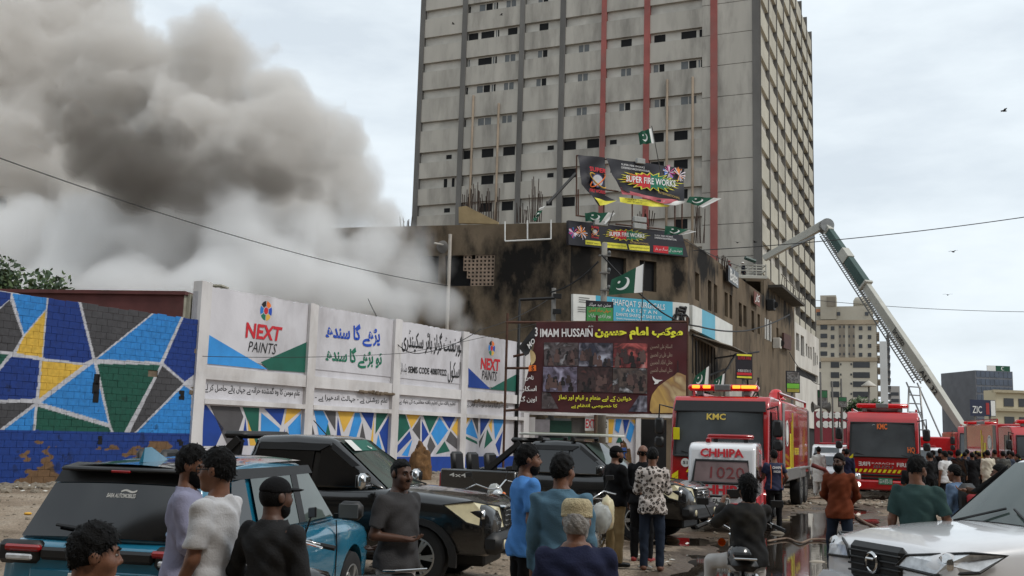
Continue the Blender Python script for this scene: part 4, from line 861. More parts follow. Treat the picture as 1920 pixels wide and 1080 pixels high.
def photo_mat(name, cols, sc=1.4, dark=.5):
    if name in MATS: return MATS[name]
    m = bpy.data.materials.new(name); m.use_nodes = True; n = m.node_tree.nodes; l = m.node_tree.links; b = n['Principled BSDF']; b.inputs['Roughness'].default_value = .5
    tcn = n.new('ShaderNodeTexCoord'); t = n.new('ShaderNodeTexNoise'); t.inputs['Scale'].default_value = sc; t.inputs['Detail'].default_value = 3; t.inputs['Distortion'].default_value = 1.0; l.new(tcn.outputs['Object'], t.inputs['Vector'])
    r = n.new('ShaderNodeValToRGB'); e = r.color_ramp.elements
    while len(e) < len(cols): e.new(.5)
    for i, (q, c) in enumerate(zip(e, cols)): q.position = .30+.42*i/(len(cols)-1); q.color = lin(c)
    l.new(t.outputs['Fac'], r.inputs['Fac'])
    v = n.new('ShaderNodeTexVoronoi'); v.inputs['Scale'].default_value = sc*2.2; l.new(tcn.outputs['Object'], v.inputs['Vector'])
    r2_ = n.new('ShaderNodeValToRGB'); r2_.color_ramp.elements[0].position = .22; r2_.color_ramp.elements[1].position = .42; r2_.color_ramp.elements[0].color = (dark, dark, dark, 1); l.new(v.outputs['Distance'], r2_.inputs['Fac'])
    mu = n.new('ShaderNodeMix'); mu.data_type = 'RGBA'; mu.blend_type = 'MULTIPLY'; mu.inputs['Factor'].default_value = 1; l.new(r.outputs['Color'], mu.inputs['A']); l.new(r2_.outputs['Color'], mu.inputs['B']); l.new(mu.outputs['Result'], b.inputs['Base Color'])
    MATS[name] = m; return m
IRON = M('rusty_frame_iron', (84, 58, 46), .8, .3, .3, 6); BLKI = M('black_iron', (28, 27, 27), .6, .3, .2, 5)
def pole_part(parent, pts, r, mat=IRON, name='pole', n=6): return world_part(MB().tube(pts, r, n).build(name, mat, None), parent)
# ---------------------------------------------------------------- the large maroon banner over the gate
bp_ = Plane(gx(970, 51), (math.cos(-.05), math.sin(-.05), 0)); bn = thing('maroon_banner', 'large maroon printed banner reading IMAM HUSSAIN hung over the school gate', 'banner', gx(1130, 51))
MARO = M('banner_maroon', (74, 22, 26), .55, 0, .3, .35, dirt=(34, 14, 18), dirt_amt=.8)
cloth_panel('cloth', bn, bp_, [(1006, 604), (1288, 606), (1287, 776), (1180, 776), (1080, 774), (971, 770), (980, 735), (992, 690), (1001, 650)], MARO, 0, .02, .9, 2.6)
b5 = lambda x, y: (960+x/5.333, 590+y/5.333)
def bl(s, q, mat, w_=.02, off=.06, sh_=0.0): letter(bn, s, quad_on(bp_, *[b5(*p) for p in q]), mat, w_, sh_, off=off, n=bp_.n)
YEL = M('banner_yellow', (228, 226, 60), .5); WHI = M('banner_white', (226, 224, 222), .5)
bl('IMAM HUSSAIN', ((282, 142), (806, 138), (806, 222), (282, 226)), WHI, .02); bl('(A.S)', ((762, 112), (810, 110), (810, 128), (762, 130)), WHI, 0)
bl('موکب امام حسین', ((828, 120), (1708, 125), (1708, 250), (828, 250)), YEL, .05)
bl('خواتین کے لیے طعام و قیام اور نماز', ((462, 800), (1195, 820), (1195, 880), (462, 868)), YEL, .02); bl('کا خصوصی انتظام ہے', ((592, 890), (1052, 895), (1052, 945), (592, 940)), YEL, .02)
bl('ناص', ((132, 600), (215, 608), (215, 665), (132, 660)), WHI, .02); bl('اسکار', ((100, 715), (245, 712), (245, 780), (100, 780)), WHI, .02); bl('اوپن گ', ((80, 815), (246, 812), (246, 885), (80, 885)), WHI, .02)
for k, s in enumerate(('السلام علی الحسین', 'وعلی علی بن الحسین', 'وعلی اولاد الحسین', 'وعلی اصحاب الحسین')): bl(s, ((1382, 295+k*77), (1600, 298+k*77), (1600, 355+k*77), (1382, 358+k*77)), M('banner_pale_script', (176, 160, 140), .6), -.012)
FIG = [M('print_figure_a', (26, 22, 24), .6), M('print_figure_b', (58, 44, 44), .6), M('print_figure_c', (92, 70, 66), .6)]
def figures(q, k):
    r = random.Random(k+70); (x0, y0), (x1, _), (_, y1) = q[0], q[1], q[2]
    if k > 5: return
    for m in range(3):
        mb = MB()
        for j in range(5):
            cx = r.uniform(x0+24, x1-24); hy = r.uniform(y0+60, y1-70)+m*8; s = r.uniform(14, 24); b = min(y1-4, hy+s*r.uniform(3, 5)); o = .056+.003*m+.001*j
            mb.add([bp_.pt(*bp_.px(*b5(cx+s*.75*math.cos(t), hy+s*math.sin(t))), o) for t in np.linspace(0, 6.283, 11)[:-1]], [tuple(range(10))]); mb.add([bp_.pt(*bp_.px(*b5(*w_)), o) for w_ in ((cx-s*1.3, b), (cx+s*1.3, b), (cx+s*1.2, hy+s*1.5), (cx+s*.4, hy+s*.9), (cx-s*.4, hy+s*.9), (cx-s*1.2, hy+s*1.5))], [(0, 1, 2, 3, 4, 5)])
        o_ = world_part(mb.build('printed_figures', FIG[m], None, fix=False), bn); o_['kind'] = 'stuff'
PH = [photo_mat('print_a', [(40, 34, 34), (92, 84, 86), (60, 50, 50), (168, 168, 172)]), photo_mat('print_b', [(60, 62, 80), (40, 40, 52), (120, 118, 130), (178, 182, 196)]), photo_mat('print_c', [(120, 50, 52), (70, 34, 36), (178, 84, 80), (200, 160, 156)]), photo_mat('print_d', [(48, 42, 52), (120, 114, 136), (80, 70, 84), (170, 166, 190)]), photo_mat('print_e', [(36, 26, 28), (70, 48, 48), (46, 34, 36), (112, 62, 56)]), photo_mat('print_f', [(40, 34, 34), (96, 82, 76), (50, 44, 44), (196, 198, 204)])]
for k, q in enumerate((((320, 278), (662, 282), (662, 515), (322, 512)), ((668, 282), (1008, 284), (1008, 522), (666, 516)), ((1014, 284), (1352, 288), (1352, 534), (1012, 526)), ((312, 522), (652, 522), (648, 775), (308, 768)), ((656, 524), (1002, 528), (1000, 778), (652, 774)), ((1008, 532), (1352, 540), (1350, 790), (1004, 780)), ((300, 775), (380, 782), (465, 940), (298, 940)), ((1270, 810), (1350, 812), (1350, 975), (1165, 968)))):
    paint(bn, bp_, [b5(*p) for p in q], PH[k % 6], off=.05, name='printed_photo'); figures(q, k)
dome = [(1378, 960), (1380, 880), (1400, 800), (1460, 720), (1540, 660), (1620, 610), (1655, 575), (1738, 610), (1740, 980), (1400, 985)]
DOME = photo_mat('print_dome', [(120, 84, 64), (196, 160, 90), (150, 118, 84), (214, 196, 150)], .5, .9); paint(bn, bp_, [b5(*p) for p in dome], DOME, off=.05, name='printed_dome')
paint(bn, bp_, [b5(*p) for p in ((1650, 460), (1662, 460), (1668, 580), (1645, 580))], M('banner_dark_maroon', (48, 18, 22), .6), off=.055, name='printed_finial')
dove = [(1400, 615), (1425, 640), (1445, 650), (1508, 655), (1475, 668), (1455, 690), (1420, 698), (1430, 675), (1410, 650)]
paint(bn, bp_, [b5(*p) for p in dove], WHI, off=.055, name='printed_dove')
ob_ = [(170+75*math.cos(t)*.9, 430+80*math.sin(t)) for t in np.linspace(-1.45, 1.3, 10)]; paint(bn, bp_, [b5(*p) for p in ob_], M('banner_cream', (206, 180, 130), .6), off=.05, name='printed_disc')
paint(bn, bp_, [b5(*p) for p in ((168, 508), (240, 505), (242, 562), (165, 568))], P_OR, off=.052, name='printed_badge'); bl('S', ((195, 512), (222, 512), (222, 560), (195, 560)), P_BLK, .02, .07)
fl = Plane(gx(985, 50.6), (math.cos(-.05), math.sin(-.05), 0)); cloth_panel('torn_flap', bn, fl, [(972, 651), (1006, 608), (1004, 632), (998, 648), (992, 663), (985, 668)], M('banner_black', (24, 22, 24), .6), 0, .03)
letter(bn, 'MO', quad_on(fl, (988, 646), (1000, 633), (1004, 641), (993, 655)), WHI, .02, off=.06, n=fl.n); letter(bn, '3', quad_on(fl, (1003, 614), (1008, 614), (1008, 631), (1003, 631)), WHI, .02, off=.08, n=fl.n)
tp = lambda x, y, o=-.1: bp_.pt(*bp_.px(x, y), o)
slab('white_hem', bp_, bp_.px(975, 772)[0], bp_.px(1285, 776)[0], bp_.px(1130, 778)[1], bp_.px(1130, 774)[1], -.04, -.02, WHI, bn)
for pts in (((948, 604), (1288, 603)), ((951, 604), (946, 772)), ((990, 662), (962, 668)), ((946, 690), (992, 690)), ((946, 770), (975, 768)), ((1289, 602), (1289, 780))): pole_part(bn, [tp(*p) for p in pts], .07)
g0 = bp_.px(951, 604)[0]; g1 = bp_.px(1289, 604)[0]
for a in (g0, (g0+g1)/2, g1): pole_part(bn, [bp_.pt(a, 0, -.12), bp_.pt(a, 8.0, -.12)], .07)
# ---------------------------------------------------------------- shop fascia with surgical goods
sg = thing('surgical_shop_sign', 'teal and white shop fascia reading SHAFQAT SURGICALS above the maroon banner', 'sign', fB.pt(LB/2, 0)); TEAL = M('sign_teal', (66, 160, 186), .45, 0, .08, .6); SWH = M('sign_white', (212, 212, 206), .5, 0, .08, .8, dirt=(150, 146, 138), dirt_amt=.4)
def sgp(nm, pl, q, mat, o0, o1):
    c = [pl.pt(*pl.px(*p), o0) for p in q]; return world_part(MB().prism(c, pl.n*(o1-o0)).build(nm, mat, None), sg)
sgp('panel', fB, ((1070, 552), (1112, 555), (1112, 608), (1070, 606)), SWH, .05, .3); sgp('panel', fB, ((1112, 555), (1256, 567), (1256, 620), (1112, 608)), TEAL, .05, .3); sgp('panel', fB, ((1256, 567), (1287, 570), (1287, 622), (1256, 620)), SWH, .05, .3)
sl = lambda s, q, mat=WHI, w_=.0: letter(sg, s, quad_on(fB, *q), mat, w_, off=.33, n=fB.n)
sl('SHAFQAT SURGICALS', ((1142, 561), (1241, 572), (1241, 584), (1142, 575))); sl('P A K I S T A N', ((1160, 578), (1226, 584), (1226, 590), (1160, 585))); sl('DANTE SHAFQAT SAB K LYE', ((1150, 587), (1235, 594), (1235, 601), (1150, 594)))
sl('Quality Equipment For Hospitals, Anywhere', ((1150, 596), (1232, 602), (1232, 606), (1150, 600))); 
for k, q in enumerate((((1080, 558), (1100, 560), (1100, 570), (1080, 568)), ((1078, 576), (1102, 578), (1102, 586), (1078, 584)))):
    for j in range(3): (x0, y0), (x1, y1) = q[0], q[1]; sl('—', ((x0, y0+j*4), (x1, y1+j*4), (x1, y1+j*4+1), (x0, y0+j*4+1)), P_BLK)
wc = MB(); wcp = lambda x, y: fB.pt(*fB.px(x, y), .34)
for c_, r_2 in (((1266, 601), .45), ((1277, 602), .4)):
    c3_ = wcp(*c_); wc.tube([c3_+fB.u*r_2*math.cos(t)+fB.v*r_2*math.sin(t) for t in np.linspace(0, 2*math.pi, 17)], .05, 5)
for a, b in (((1262, 590), (1280, 592)), ((1264, 578), (1262, 592)), ((1280, 576), (1276, 592)), ((1268, 577), (1280, 579)), ((1266, 583), (1279, 585)), ((1262, 592), (1258, 606)), ((1270, 588), (1272, 604))): wc.tube([wcp(*a), wcp(*b)], .09, 5)
world_part(wc.build('printed_wheelchair', P_BLK, None), sg)
sgp('panel', fC, ((1290, 572), (1308, 580), (1308, 625), (1290, 617)), SWH, .05, .3); sgp('panel', fC, ((1308, 580), (1333, 592), (1333, 637), (1308, 625)), TEAL, .05, .3); sgp('panel', fC, ((1333, 592), (1366, 610), (1366, 652), (1333, 637)), SWH, .05, .3)
# ---------------------------------------------------------------- firework shop signs
def burst(parent, pl, q, off, text=True):
    """red-green jagged star behind SUPER FIRE WORKS"""
    c = quad_on(pl, *q); P = [np.array(x) for x in c]
    def pt(u, v, o): return Vector(P[0]*(1-u)*(1-v)+P[1]*u*(1-v)+P[2]*u*v+P[3]*(1-u)*v)+pl.n*o
    rr = random.Random(5)
    for sc_, o, mats in ((1.0, off, [M('burst_yellow', (224, 214, 60), .5), M('burst_yellow', (224, 214, 60), .5)]), (.86, off+.02, [P_RED, P_GREEN])):
        for h, mat in enumerate(mats):
            pts = []; n = 11; rr.seed(9+h)
            for k in range(n*2+1):
                t = math.pi/2+h*math.pi+math.pi*k/(2*n); s_ = (.5 if k % 2 == 0 else .34)*sc_*(1+.12*rr.uniform(-1, 1))
                pts.append(pt(.5+s_*math.cos(t)*1.0, .5+s_*math.sin(t), o))
            world_part(MB().add([tuple(p) for p in pts]+[tuple(pt(.5, .5, o))], [(len(pts), i, i+1) for i in range(len(pts)-1)]).build('printed_burst', mat, None, fix=False), parent)
    if text: letter(parent, 'SUPER FIRE WORKS', [pt(.12, .34, 0), pt(.9, .34, 0), pt(.9, .68, 0), pt(.12, .68, 0)], WHI, .02, off=off+.04, n=pl.n)
def sparks(parent, pl, cx, cy, r, off, cols, n=46, seed=1):
    rr = random.Random(seed); a0, b0 = pl.px(cx, cy); R_ = abs(pl.px(cx+r, cy)[0]-a0); mbs = [MB() for _ in cols]
    for k in range(n):
        t = rr.uniform(0, 2*math.pi); r0 = R_*rr.uniform(.0, .3); r1_ = R_*rr.uniform(.6, 1.0); w_ = R_*.05; i = rr.randrange(len(cols)); o = off+.002*k/n+i*.004
        p = lambda rad, s: pl.pt(a0+rad*math.cos(t)-s*math.sin(t), b0+rad*math.sin(t)+s*math.cos(t), o)
        mbs[i].quad(p(r0, -w_*.4), p(r0, w_*.4), p(r1_, w_), p(r1_, -w_))
    for m_, c in zip(mbs, cols): o_ = world_part(m_.build('printed_sparks', c, None, fix=False), parent); o_['kind'] = 'stuff'
def emblem(parent, pl, cx, cy, r, off):
    a0, b0 = pl.px(cx, cy); R_ = abs(pl.px(cx, cy-r)[1]-b0)
    def disc(rr_, o, mat, nm, sx=1.0): world_part(MB().add([pl.pt(a0+sx*rr_*math.cos(t), b0+rr_*math.sin(t), o) for t in np.linspace(0, 2*math.pi, 25)[:-1]], [tuple(range(24))]).build(nm, mat, None, fix=False), parent)
    disc(R_*.62, off, M('emblem_navy', (40, 36, 96), .5), 'printed_ring'); disc(R_*.52, off+.012, M('emblem_grey', (184, 184, 186), .5), 'printed_ball')
    for k, (c, a) in enumerate(((P_OR, .7), (P_YE, -.6))):
        world_part(MB().tube([pl.pt(a0+R_*(.95*math.cos(t)*math.cos(a)-.28*math.sin(t)*math.sin(a)), b0+R_*(.95*math.cos(t)*math.sin(a)+.28*math.sin(t)*math.cos(a)), off+.03+.01*k) for t in np.linspace(2.2, 6.5, 20)], R_*.05, 4).build('printed_orbit', c, None), parent)
    letter(parent, 'SUPER', [pl.pt(a0-R_*.8, b0+R_*.75, off), pl.pt(a0+R_*.8, b0+R_*.75, off), pl.pt(a0+R_*.9, b0+R_*1.15, off), pl.pt(a0-R_*.9, b0+R_*1.15, off)], P_RED, .03, off=.02, n=pl.n)
    letter(parent, 'FIRE WORKS', [pl.pt(a0-R_*.8, b0-R_*1.1, off), pl.pt(a0+R_*.8, b0-R_*1.1, off), pl.pt(a0+R_*.8, b0-R_*.8, off), pl.pt(a0-R_*.8, b0-R_*.8, off)], P_RED, .02, off=.02, n=pl.n)
BANB = M('banner_black_print', (20, 16, 26), .45, 0, .3, .5); GOLD = M('print_gold', (190, 160, 80), .5)
SPK = [M('spark_blue', (70, 130, 220), .5), M('spark_orange', (240, 140, 50), .5), M('spark_pink', (220, 80, 150), .5), M('spark_white', (230, 220, 230), .5)]
fs_ = thing('firework_shop_sign', 'long black fascia reading SUPER FIRE WORKS along the burnt roof parapet', 'sign', fB.pt(LB/2, 0))
zz4 = lambda x, y: (960+x/4, 230+y/4)
world_part(MB().prism([fB.pt(*fB.px(*p), .05) for p in (zz4(405, 738), zz4(1252, 832), zz4(1300, 1012), zz4(405, 920))], fB.n*.25).build('board', BANB, None), fs_)
slb = lambda s, q, mat=WHI, w_=0.0, par=fs_, pl=fB, off=.34: letter(par, s, quad_on(pl, *[zz4(*p) for p in q]), mat, w_, off=off, n=pl.n)
sparks(fs_, fB, *zz4(440, 830), 10, .32, SPK[:1]+SPK[2:], 30, 1); sparks(fs_, fB, *zz4(500, 830), 12, .33, SPK[1:2]+SPK[3:], 30, 2)
emblem(fs_, fB, *zz4(600, 830), 10, .34); burst(fs_, fB, [zz4(*p) for p in ((662, 790), (1000, 815), (1000, 905), (662, 885))], .34)
slb('INTERNATIONAL', ((862, 895), (1002, 908), (1002, 922), (862, 910)), GOLD); slb('SUPER FIRE WORKS', ((1045, 845), (1182, 858), (1182, 870), (1045, 856))); slb('SUPERFIREWORKSINTERNATIONAL', ((1045, 862), (1210, 878), (1210, 892), (1045, 874)))
YB = M('print_yellow', (222, 214, 60), .5)
for q in (((530, 885), (640, 897), (650, 930), (530, 918)), ((655, 900), (835, 915), (845, 955), (665, 940)), ((850, 918), (1010, 930), (1010, 970), (860, 958))): paint(fs_, fB, [zz4(*p) for p in q], YB, off=.32, name='printed_box')
for s, q in (('SHOP NO 1', ((540, 900), (638, 910), (638, 920), (540, 911))), ('Shop 8 St. Opposite Capri Cinema', ((668, 912), (832, 928), (832, 940), (668, 925))), ('www.superfireworks.com', ((866, 932), (1004, 944), (1004, 956), (866, 946)))): slb(s, q, P_BLK)
paint(fs_, fB, [zz4(*p) for p in ((1038, 925), (1150, 935), (1150, 988), (1038, 975))], P_RED, off=.32, name='printed_box'); paint(fs_, fB, [zz4(*p) for p in ((1150, 935), (1258, 945), (1258, 998), (1150, 988))], P_GREEN, off=.32, name='printed_box'); slb('خوشیوں کے سنگ ہر بار', ((1050, 938), (1250, 955), (1250, 985), (1050, 965)), WHI)
# torn banner on the roof frame
rp_ = Plane(fB.pt(0, 0, .6), fB.u); rf = thing('torn_roof_banner', 'torn black firework banner flapping on a rusty roof frame', 'banner', fB.pt(LB/2, ZR))
cloth_panel('cloth', rf, rp_, [zz4(*p) for p in ((490, 242), (690, 266), (688, 545), (770, 590), (700, 615), (650, 625), (600, 560), (510, 465))], BANB, .1, .05, .4, 3)
cloth_panel('torn_half', rf, rp_, [zz4(*p) for p in ((692, 268), (1280, 345), (1280, 600), (1190, 610), (1120, 600), (980, 560), (860, 530), (800, 500), (740, 400))], BANB, .16, .05, .9, 2.5)
cloth_panel('yellow_strip', rf, rp_, [zz4(*p) for p in ((800, 560), (1180, 600), (1170, 632), (1040, 632), (800, 598))], YB, .1, .05, .9, 4); cloth_panel('yellow_strip', rf, rp_, [zz4(*p) for p in ((605, 565), (690, 590), (770, 590), (700, 618), (648, 626))], YB, .18, .04)
cloth_panel('torn_edge', rf, rp_, [zz4(*p) for p in ((800, 490), (900, 530), (1100, 570), (1280, 592), (1275, 605), (1130, 612), (950, 560), (820, 540))], M('torn_pink_print', (190, 96, 104), .6, 0, .3, 1.5), .2, .06, .9, 4)
cloth_panel('torn_hem', rf, rp_, [zz4(*p) for p in ((1120, 590), (1280, 592), (1278, 606), (1200, 628), (1130, 618))], FW, .24, .06)
emblem(rf, rp_, *zz4(628, 440), 21, .22); burst(rf, rp_, [zz4(*p) for p in ((775, 350), (1250, 400), (1250, 545), (775, 490))], .28)
slb('SUPER FIRE WORKS', ((800, 312), (974, 338), (974, 352), (800, 326)), WHI, 0, rf, rp_, .3); slb('SUPERFIREWORKSINTERNATIONAL', ((800, 335), (1014, 366), (1014, 381), (800, 350)), WHI, 0, rf, rp_, .3); slb('INTERNATIONAL', ((1078, 520), (1238, 565), (1238, 582), (1078, 536)), GOLD, 0, rf, rp_, .3)
slb('Shop # 8 St. Opposite', ((830, 570), (1000, 588), (1000, 600), (830, 582)), P_BLK, .01, rf, rp_, .22); slb('to Capri', ((850, 590), (960, 602), (960, 615), (850, 602)), P_BLK, .01, rf, rp_, .22)
sparks(rf, rp_, *zz4(1160, 380), 12, .26, SPK[:1]+SPK[2:], 26, 3); sparks(rf, rp_, *zz4(1235, 400), 13, .27, SPK[1:2]+SPK[3:], 26, 4)
rq = lambda x, y, o=-.05: rp_.pt(*rp_.px(*zz4(x, y)), o)
for a, b in (((488, 245), (485, 700)), ((500, 500), (500, 700)), ((485, 695), (560, 705)), ((692, 266), (692, 690)), ((905, 300), (905, 800)), ((1280, 345), (1278, 800)), ((488, 245), (1280, 348)), ((690, 500), (800, 515)), ((780, 760), (1150, 800)), ((1225, 560), (1225, 790))): pole_part(rf, [rq(*a), rq(*b)], .05, IRON if a[0] > 480 else BLKI)
pole_part(rf, [rq(480, 380), rp_.pt(*rp_.px(*zz4(240, 620)), .4)], .09, BLKI, 'prop_pole')
for x, y in ((942, 298), (625, 765), (915, 740), (915, 790)):
    p = rp_.pt(*rp_.px(*zz4(x, y)), .6 if y > 400 else .3); world_part(MB().cbox(p, (.9 if x != 942 else .6, .25, .35), .03, rot('Z', .4)).build('floodlight', M('lamp_housing', (150, 150, 146), .5, .3), None), rf)
# empty sign frame on the left parapet, dish, drain
ef = thing('empty_sign_frame', 'thin empty white sign frame on the sooty parapet', 'frame', fA.pt(-4, 0))
for a, b in (((948, 416), (948, 452)), ((990, 414), (990, 452)), ((1034, 413), (1034, 449)), ((948, 453), (1034, 449))): pole_part(ef, [fA.pt(*fA.px(*a), .15), fA.pt(*fA.px(*b), .15)], .05, FW, 'rail')
dp = thing('drain_pipe', 'long pale vertical pipe on the sooty wall', 'pipe', fA.pt(fA.px(846, 500)[0], 0)); pole_part(dp, [fA.pt(fA.px(846, 500)[0], 1, .3), fA.pt(fA.px(847, 440)[0], fA.px(847, 441)[1], .3)], .11, M('pale_pvc', (176, 168, 158), .6), 'pipe', 8)
ds = thing('dish_antenna', 'small dish antenna on an arm on the sooty wall beside the pale pipe', 'lamp', fA.pt(fA.px(830, 460)[0], 0)); pole_part(ds, [fA.pt(*fA.px(834, 460), 0), fA.pt(*fA.px(820, 459), .6)], .06, CONC_L, 'arm'); world_part(MB().lathe([(0, 0), (.3, .05), (.42, .14)], fA.pt(*fA.px(832, 463), .15), 14, 'Y').build('dish', CONC_D, None, True), ds)  # dish antenna on a short wall arm
# ---------------------------------------------------------------- rebar on the roofs
def rebar(label, x0, x1, ytop, ybase, d, n, seed):
    rr = random.Random(seed); base = at((x0+x1)/2, ybase, d); t = thing('rebar_cluster', label, 'rebar', base, group='rusty reinforcing bars standing on roofs')
    for k in range(n):
        x = x0+(x1-x0)*(k+rr.random()*.6)/n; yt = ytop+(ybase-ytop)*rr.uniform(0, .45); a = at(x, ybase+4, d+rr.uniform(-.6, .6)); b = at(x+rr.uniform(-4, 4), yt, d+rr.uniform(-.6, .6))
        MB().tube([a-base, b-base], .028*d/66, 4).build('bar', M('rebar_rust', (62, 46, 38), .85, .2, .2, 3), t)
for i, a in enumerate((('thick cluster of rebar left of the yellow block stub', 868, 900, 338, 415, 68, 14), ('sparse cluster of rebar behind the yellow block stub', 900, 936, 352, 415, 68, 12), ('short dense rebar bundle left of the prop pole', 994, 1016, 330, 412, 66, 11), ('low fringe of rebar left of the small drooping flag', 968, 992, 380, 414, 67, 9), ('rebar left of the tower foot, at the end of the parapet', 752, 772, 405, 428, 70, 7), ('rebar standing right of the torn banner', 1300, 1322, 385, 452, 68, 8), ('rebar under the torn banner, seen against the red column', 1196, 1226, 390, 420, 67, 9), ('rebar beside the metal sign on the street parapet', 1346, 1368, 478, 500, 74, 8), ('rebar sticking out of the smoke', 208, 258, 362, 402, 80, 14), ('rebar beside the smoky flats', 98, 118, 395, 415, 90, 6))): rebar(*a, seed=i)
yb = thing('yellow_block_stub', 'stepped stub of yellow blockwork on the sooty roof', 'wall', fA.pt(fA.px(885, 400)[0], ZR)); YBK = M('yellow_blockwork', (150, 130, 96), .9, 0, .2, 1.5, bump=.3, bscale=8)
yp = Plane(fA.pt(0, 0, -1.5), fA.u)
world_part(MB().prism([yp.pt(*yp.px(*p)) for p in ((860, 418), (860, 388), (874, 386), (934, 416), (934, 420))], -yp.n*.25).build('wall', YBK, None), yb)
# ---------------------------------------------------------------- poles, small boards and cables
POLE = M('pole_concrete', (128, 124, 116), .85, 0, .15, 1.0); WIRE = M('black_cable', (20, 20, 22), .6)
def upole(label, px, pyt, d, r=.14, mat=POLE, lean=0.0):
    b = gx(px, d); z = at(px, pyt, d).z; t = thing('utility_pole', label, 'pole', b); MB().tube([(0, 0, 0), (lean, 0, z)], [r*1.25, r*.8], 8).build('shaft', mat, t, True); return t, z
t, z = upole('tall utility pole in front of the burnt corner windows', 1127, 455, 57.5, .2)
for k in range(4): MB().cbox((0, -.25, z-.8-k*1.0), (.7-.1*k, .12, .10), .02).build('cross_bracket', CONC_D, t); MB().lathe([(0, 0), (.1, .05), (.1, .2), (.05, .25)], (.25, -.25, z-.75-k*1.0), 8).build('insulator', CURT, t, True)
t, z = upole('short lattice pole with brackets left of the surgical sign', 1031, 540, 59, .16, CONC_D)
for k in range(5): MB().cbox((.2, -.2, z-.5-k*.9), (.5, .1, .3), .02).build('bracket', BLKI, t)
t, z = upole('bent black pipe arch in front of the smoky wall', 966, 560, 56, .09, BLKI); MB().tube([(0, 0, z-.05), (1.9, 0, z+.1)], .09, 6).build('arm', BLKI, t)
t, z = upole('street lamp pole in front of the beige apartment block', 1632, 722, 150, .16, CONC_D); MB().lathe([(0, .9), (.3, .7), (1.1, .1), (1.1, 0), (0, 0)], (0, 0, z-.2), 14).build('lamp_head', CONC_L, t, True); MB().lathe([(.5, 0), (.7, .3), (.4, .6)], (0, 0, z-4.2), 10).build('bracket', CONC_D, t)
t, z = upole('thin street pole carrying loudspeakers beside the white terrace', 1541, 700, 72, .09, CONC_D)
for k, s in ((0, 1), (1, -1)): MB().lathe([(.08, 0), (.16, .25), (.4, .5)], (s*.1, 0, z-2.4), 12, 'X', R=rot('Z', math.pi*k)).build('loudspeaker', CONC_D, t, True)
upole('thin pole between the fire engines', 1563, 715, 78, .08, CONC_D); upole('thin pole left of the second fire engine', 1580, 710, 95, .1, CONC_D)
def board(label, cat, x0, x1, y0, y1, d, bands, txt=None, pole=True):
    pl = Plane(gx(x0, d), (math.cos(.2), math.sin(.2), 0)); t = thing('pole_board', label, cat, gx((x0+x1)/2, d), group='small boards on poles'); a0, b1 = pl.px(x0, y0); a1, b0 = pl.px(x1, y1)
    slab('board', pl, a0, a1, b0, b1, -.06, 0, BANB, t)
    for (f0, f1, mat) in bands: slab('printed_band', pl, a0+.04, a1-.04, b1-(b1-b0)*f1, b1-(b1-b0)*f0, 0, .015, mat, t)
    for (s, f0, f1, mat) in txt or (): letter(t, s, [pl.pt(a0+(a1-a0)*.1, b1-(b1-b0)*f1), pl.pt(a1-(a1-a0)*.1, b1-(b1-b0)*f1), pl.pt(a1-(a1-a0)*.1, b1-(b1-b0)*f0), pl.pt(a0+(a1-a0)*.1, b1-(b1-b0)*f0)], mat, 0, off=.03, n=pl.n)
    if pole: world_part(MB().tube([pl.pt((a0+a1)/2, 0, -.12), pl.pt((a0+a1)/2, b1, -.12)], .07, 6).build('pole', CONC_D, None), t)
    return t
LIME = M('print_lime', (110, 180, 50), .5, 0, .2, 2); DGR = M('print_darkgreen', (28, 92, 52), .5, 0, .3, 2); GRYP = photo_mat('print_grey', [(60, 60, 62), (120, 118, 116), (90, 84, 80), (40, 38, 38)], 2.0)
board('green poster board with white Urdu lines hung in front of the surgical sign', 'sign', 1099, 1150, 563, 605, 55, [(.3, .98, M('print_grass', (64, 140, 70), .5, 0, .25, 1))], [('جشن عید میلاد', .1, .3, WHI), ('صوفی میلاد کمیٹی', .36, .56, P_OR), ('یوم آزادی مبارک', .6, .85, WHI)], False)
board('black firework advert board on a pole behind the fire engine', 'sign', 1380, 1411, 662, 712, 46, [(.03, .1, YB), (.74, .84, P_RED), (.88, .95, YB)], [('SUPER FIRE', .12, .24, P_RED), ('0 8000 0376112', .62, .72, WHI)])
board('lime green poster board on a pole above the fire engine tank', 'sign', 1474, 1500, 695, 737, 52, [(.05, .55, GRYP), (.58, .8, LIME), (.82, .97, M('print_olive', (150, 140, 50), .5))])
board('grey poster board on the pole left of the second fire engine', 'sign', 1533, 1552, 731, 762, 72, [(.05, .45, DGR), (.48, .97, GRYP)], None, False)
board('dark poster board partly hidden by the second fire engine', 'sign', 1572, 1588, 744, 764, 78, [(.05, .4, DGR), (.45, .97, GRYP)])
def cable(label, pts, r=.03, sag=0.0):
    P = [Vector(p) for p in pts]; q = []
    for i in range(len(P)-1):
        for k in range(16 if len(P) == 2 else 10): s = k/(16 if len(P) == 2 else 10); q.append(P[i].lerp(P[i+1], s)-Vector((0, 0, sag*4*s*(1-s))))
    q.append(P[-1]); o = MB().tube([p-P[0] for p in q], r, 5).build('cable', WIRE); o.location = P[0]; return tag(o, label, 'cable', 'overhead cables')
cable('long cable falling from the left edge across the smoke', [at(-60, 275, 30), at(840, 536, 56)], .018, .5)
cable('cable rising to the right picture edge above the ladder boom', [at(1300, 470, 62), at(2000, 395, 60)], .028, .3); cable('faint cable crossing the sky under the boom knuckle', [at(1500, 560, 110), at(2000, 585, 110)], .03, .4)
cable('thick cable from the utility pole down past the surgical sign to the terrace', [at(1128, 478, 57), at(1240, 585, 58), at(1310, 612, 60), at(1400, 620, 70), at(1480, 590, 80)], .05, .15)
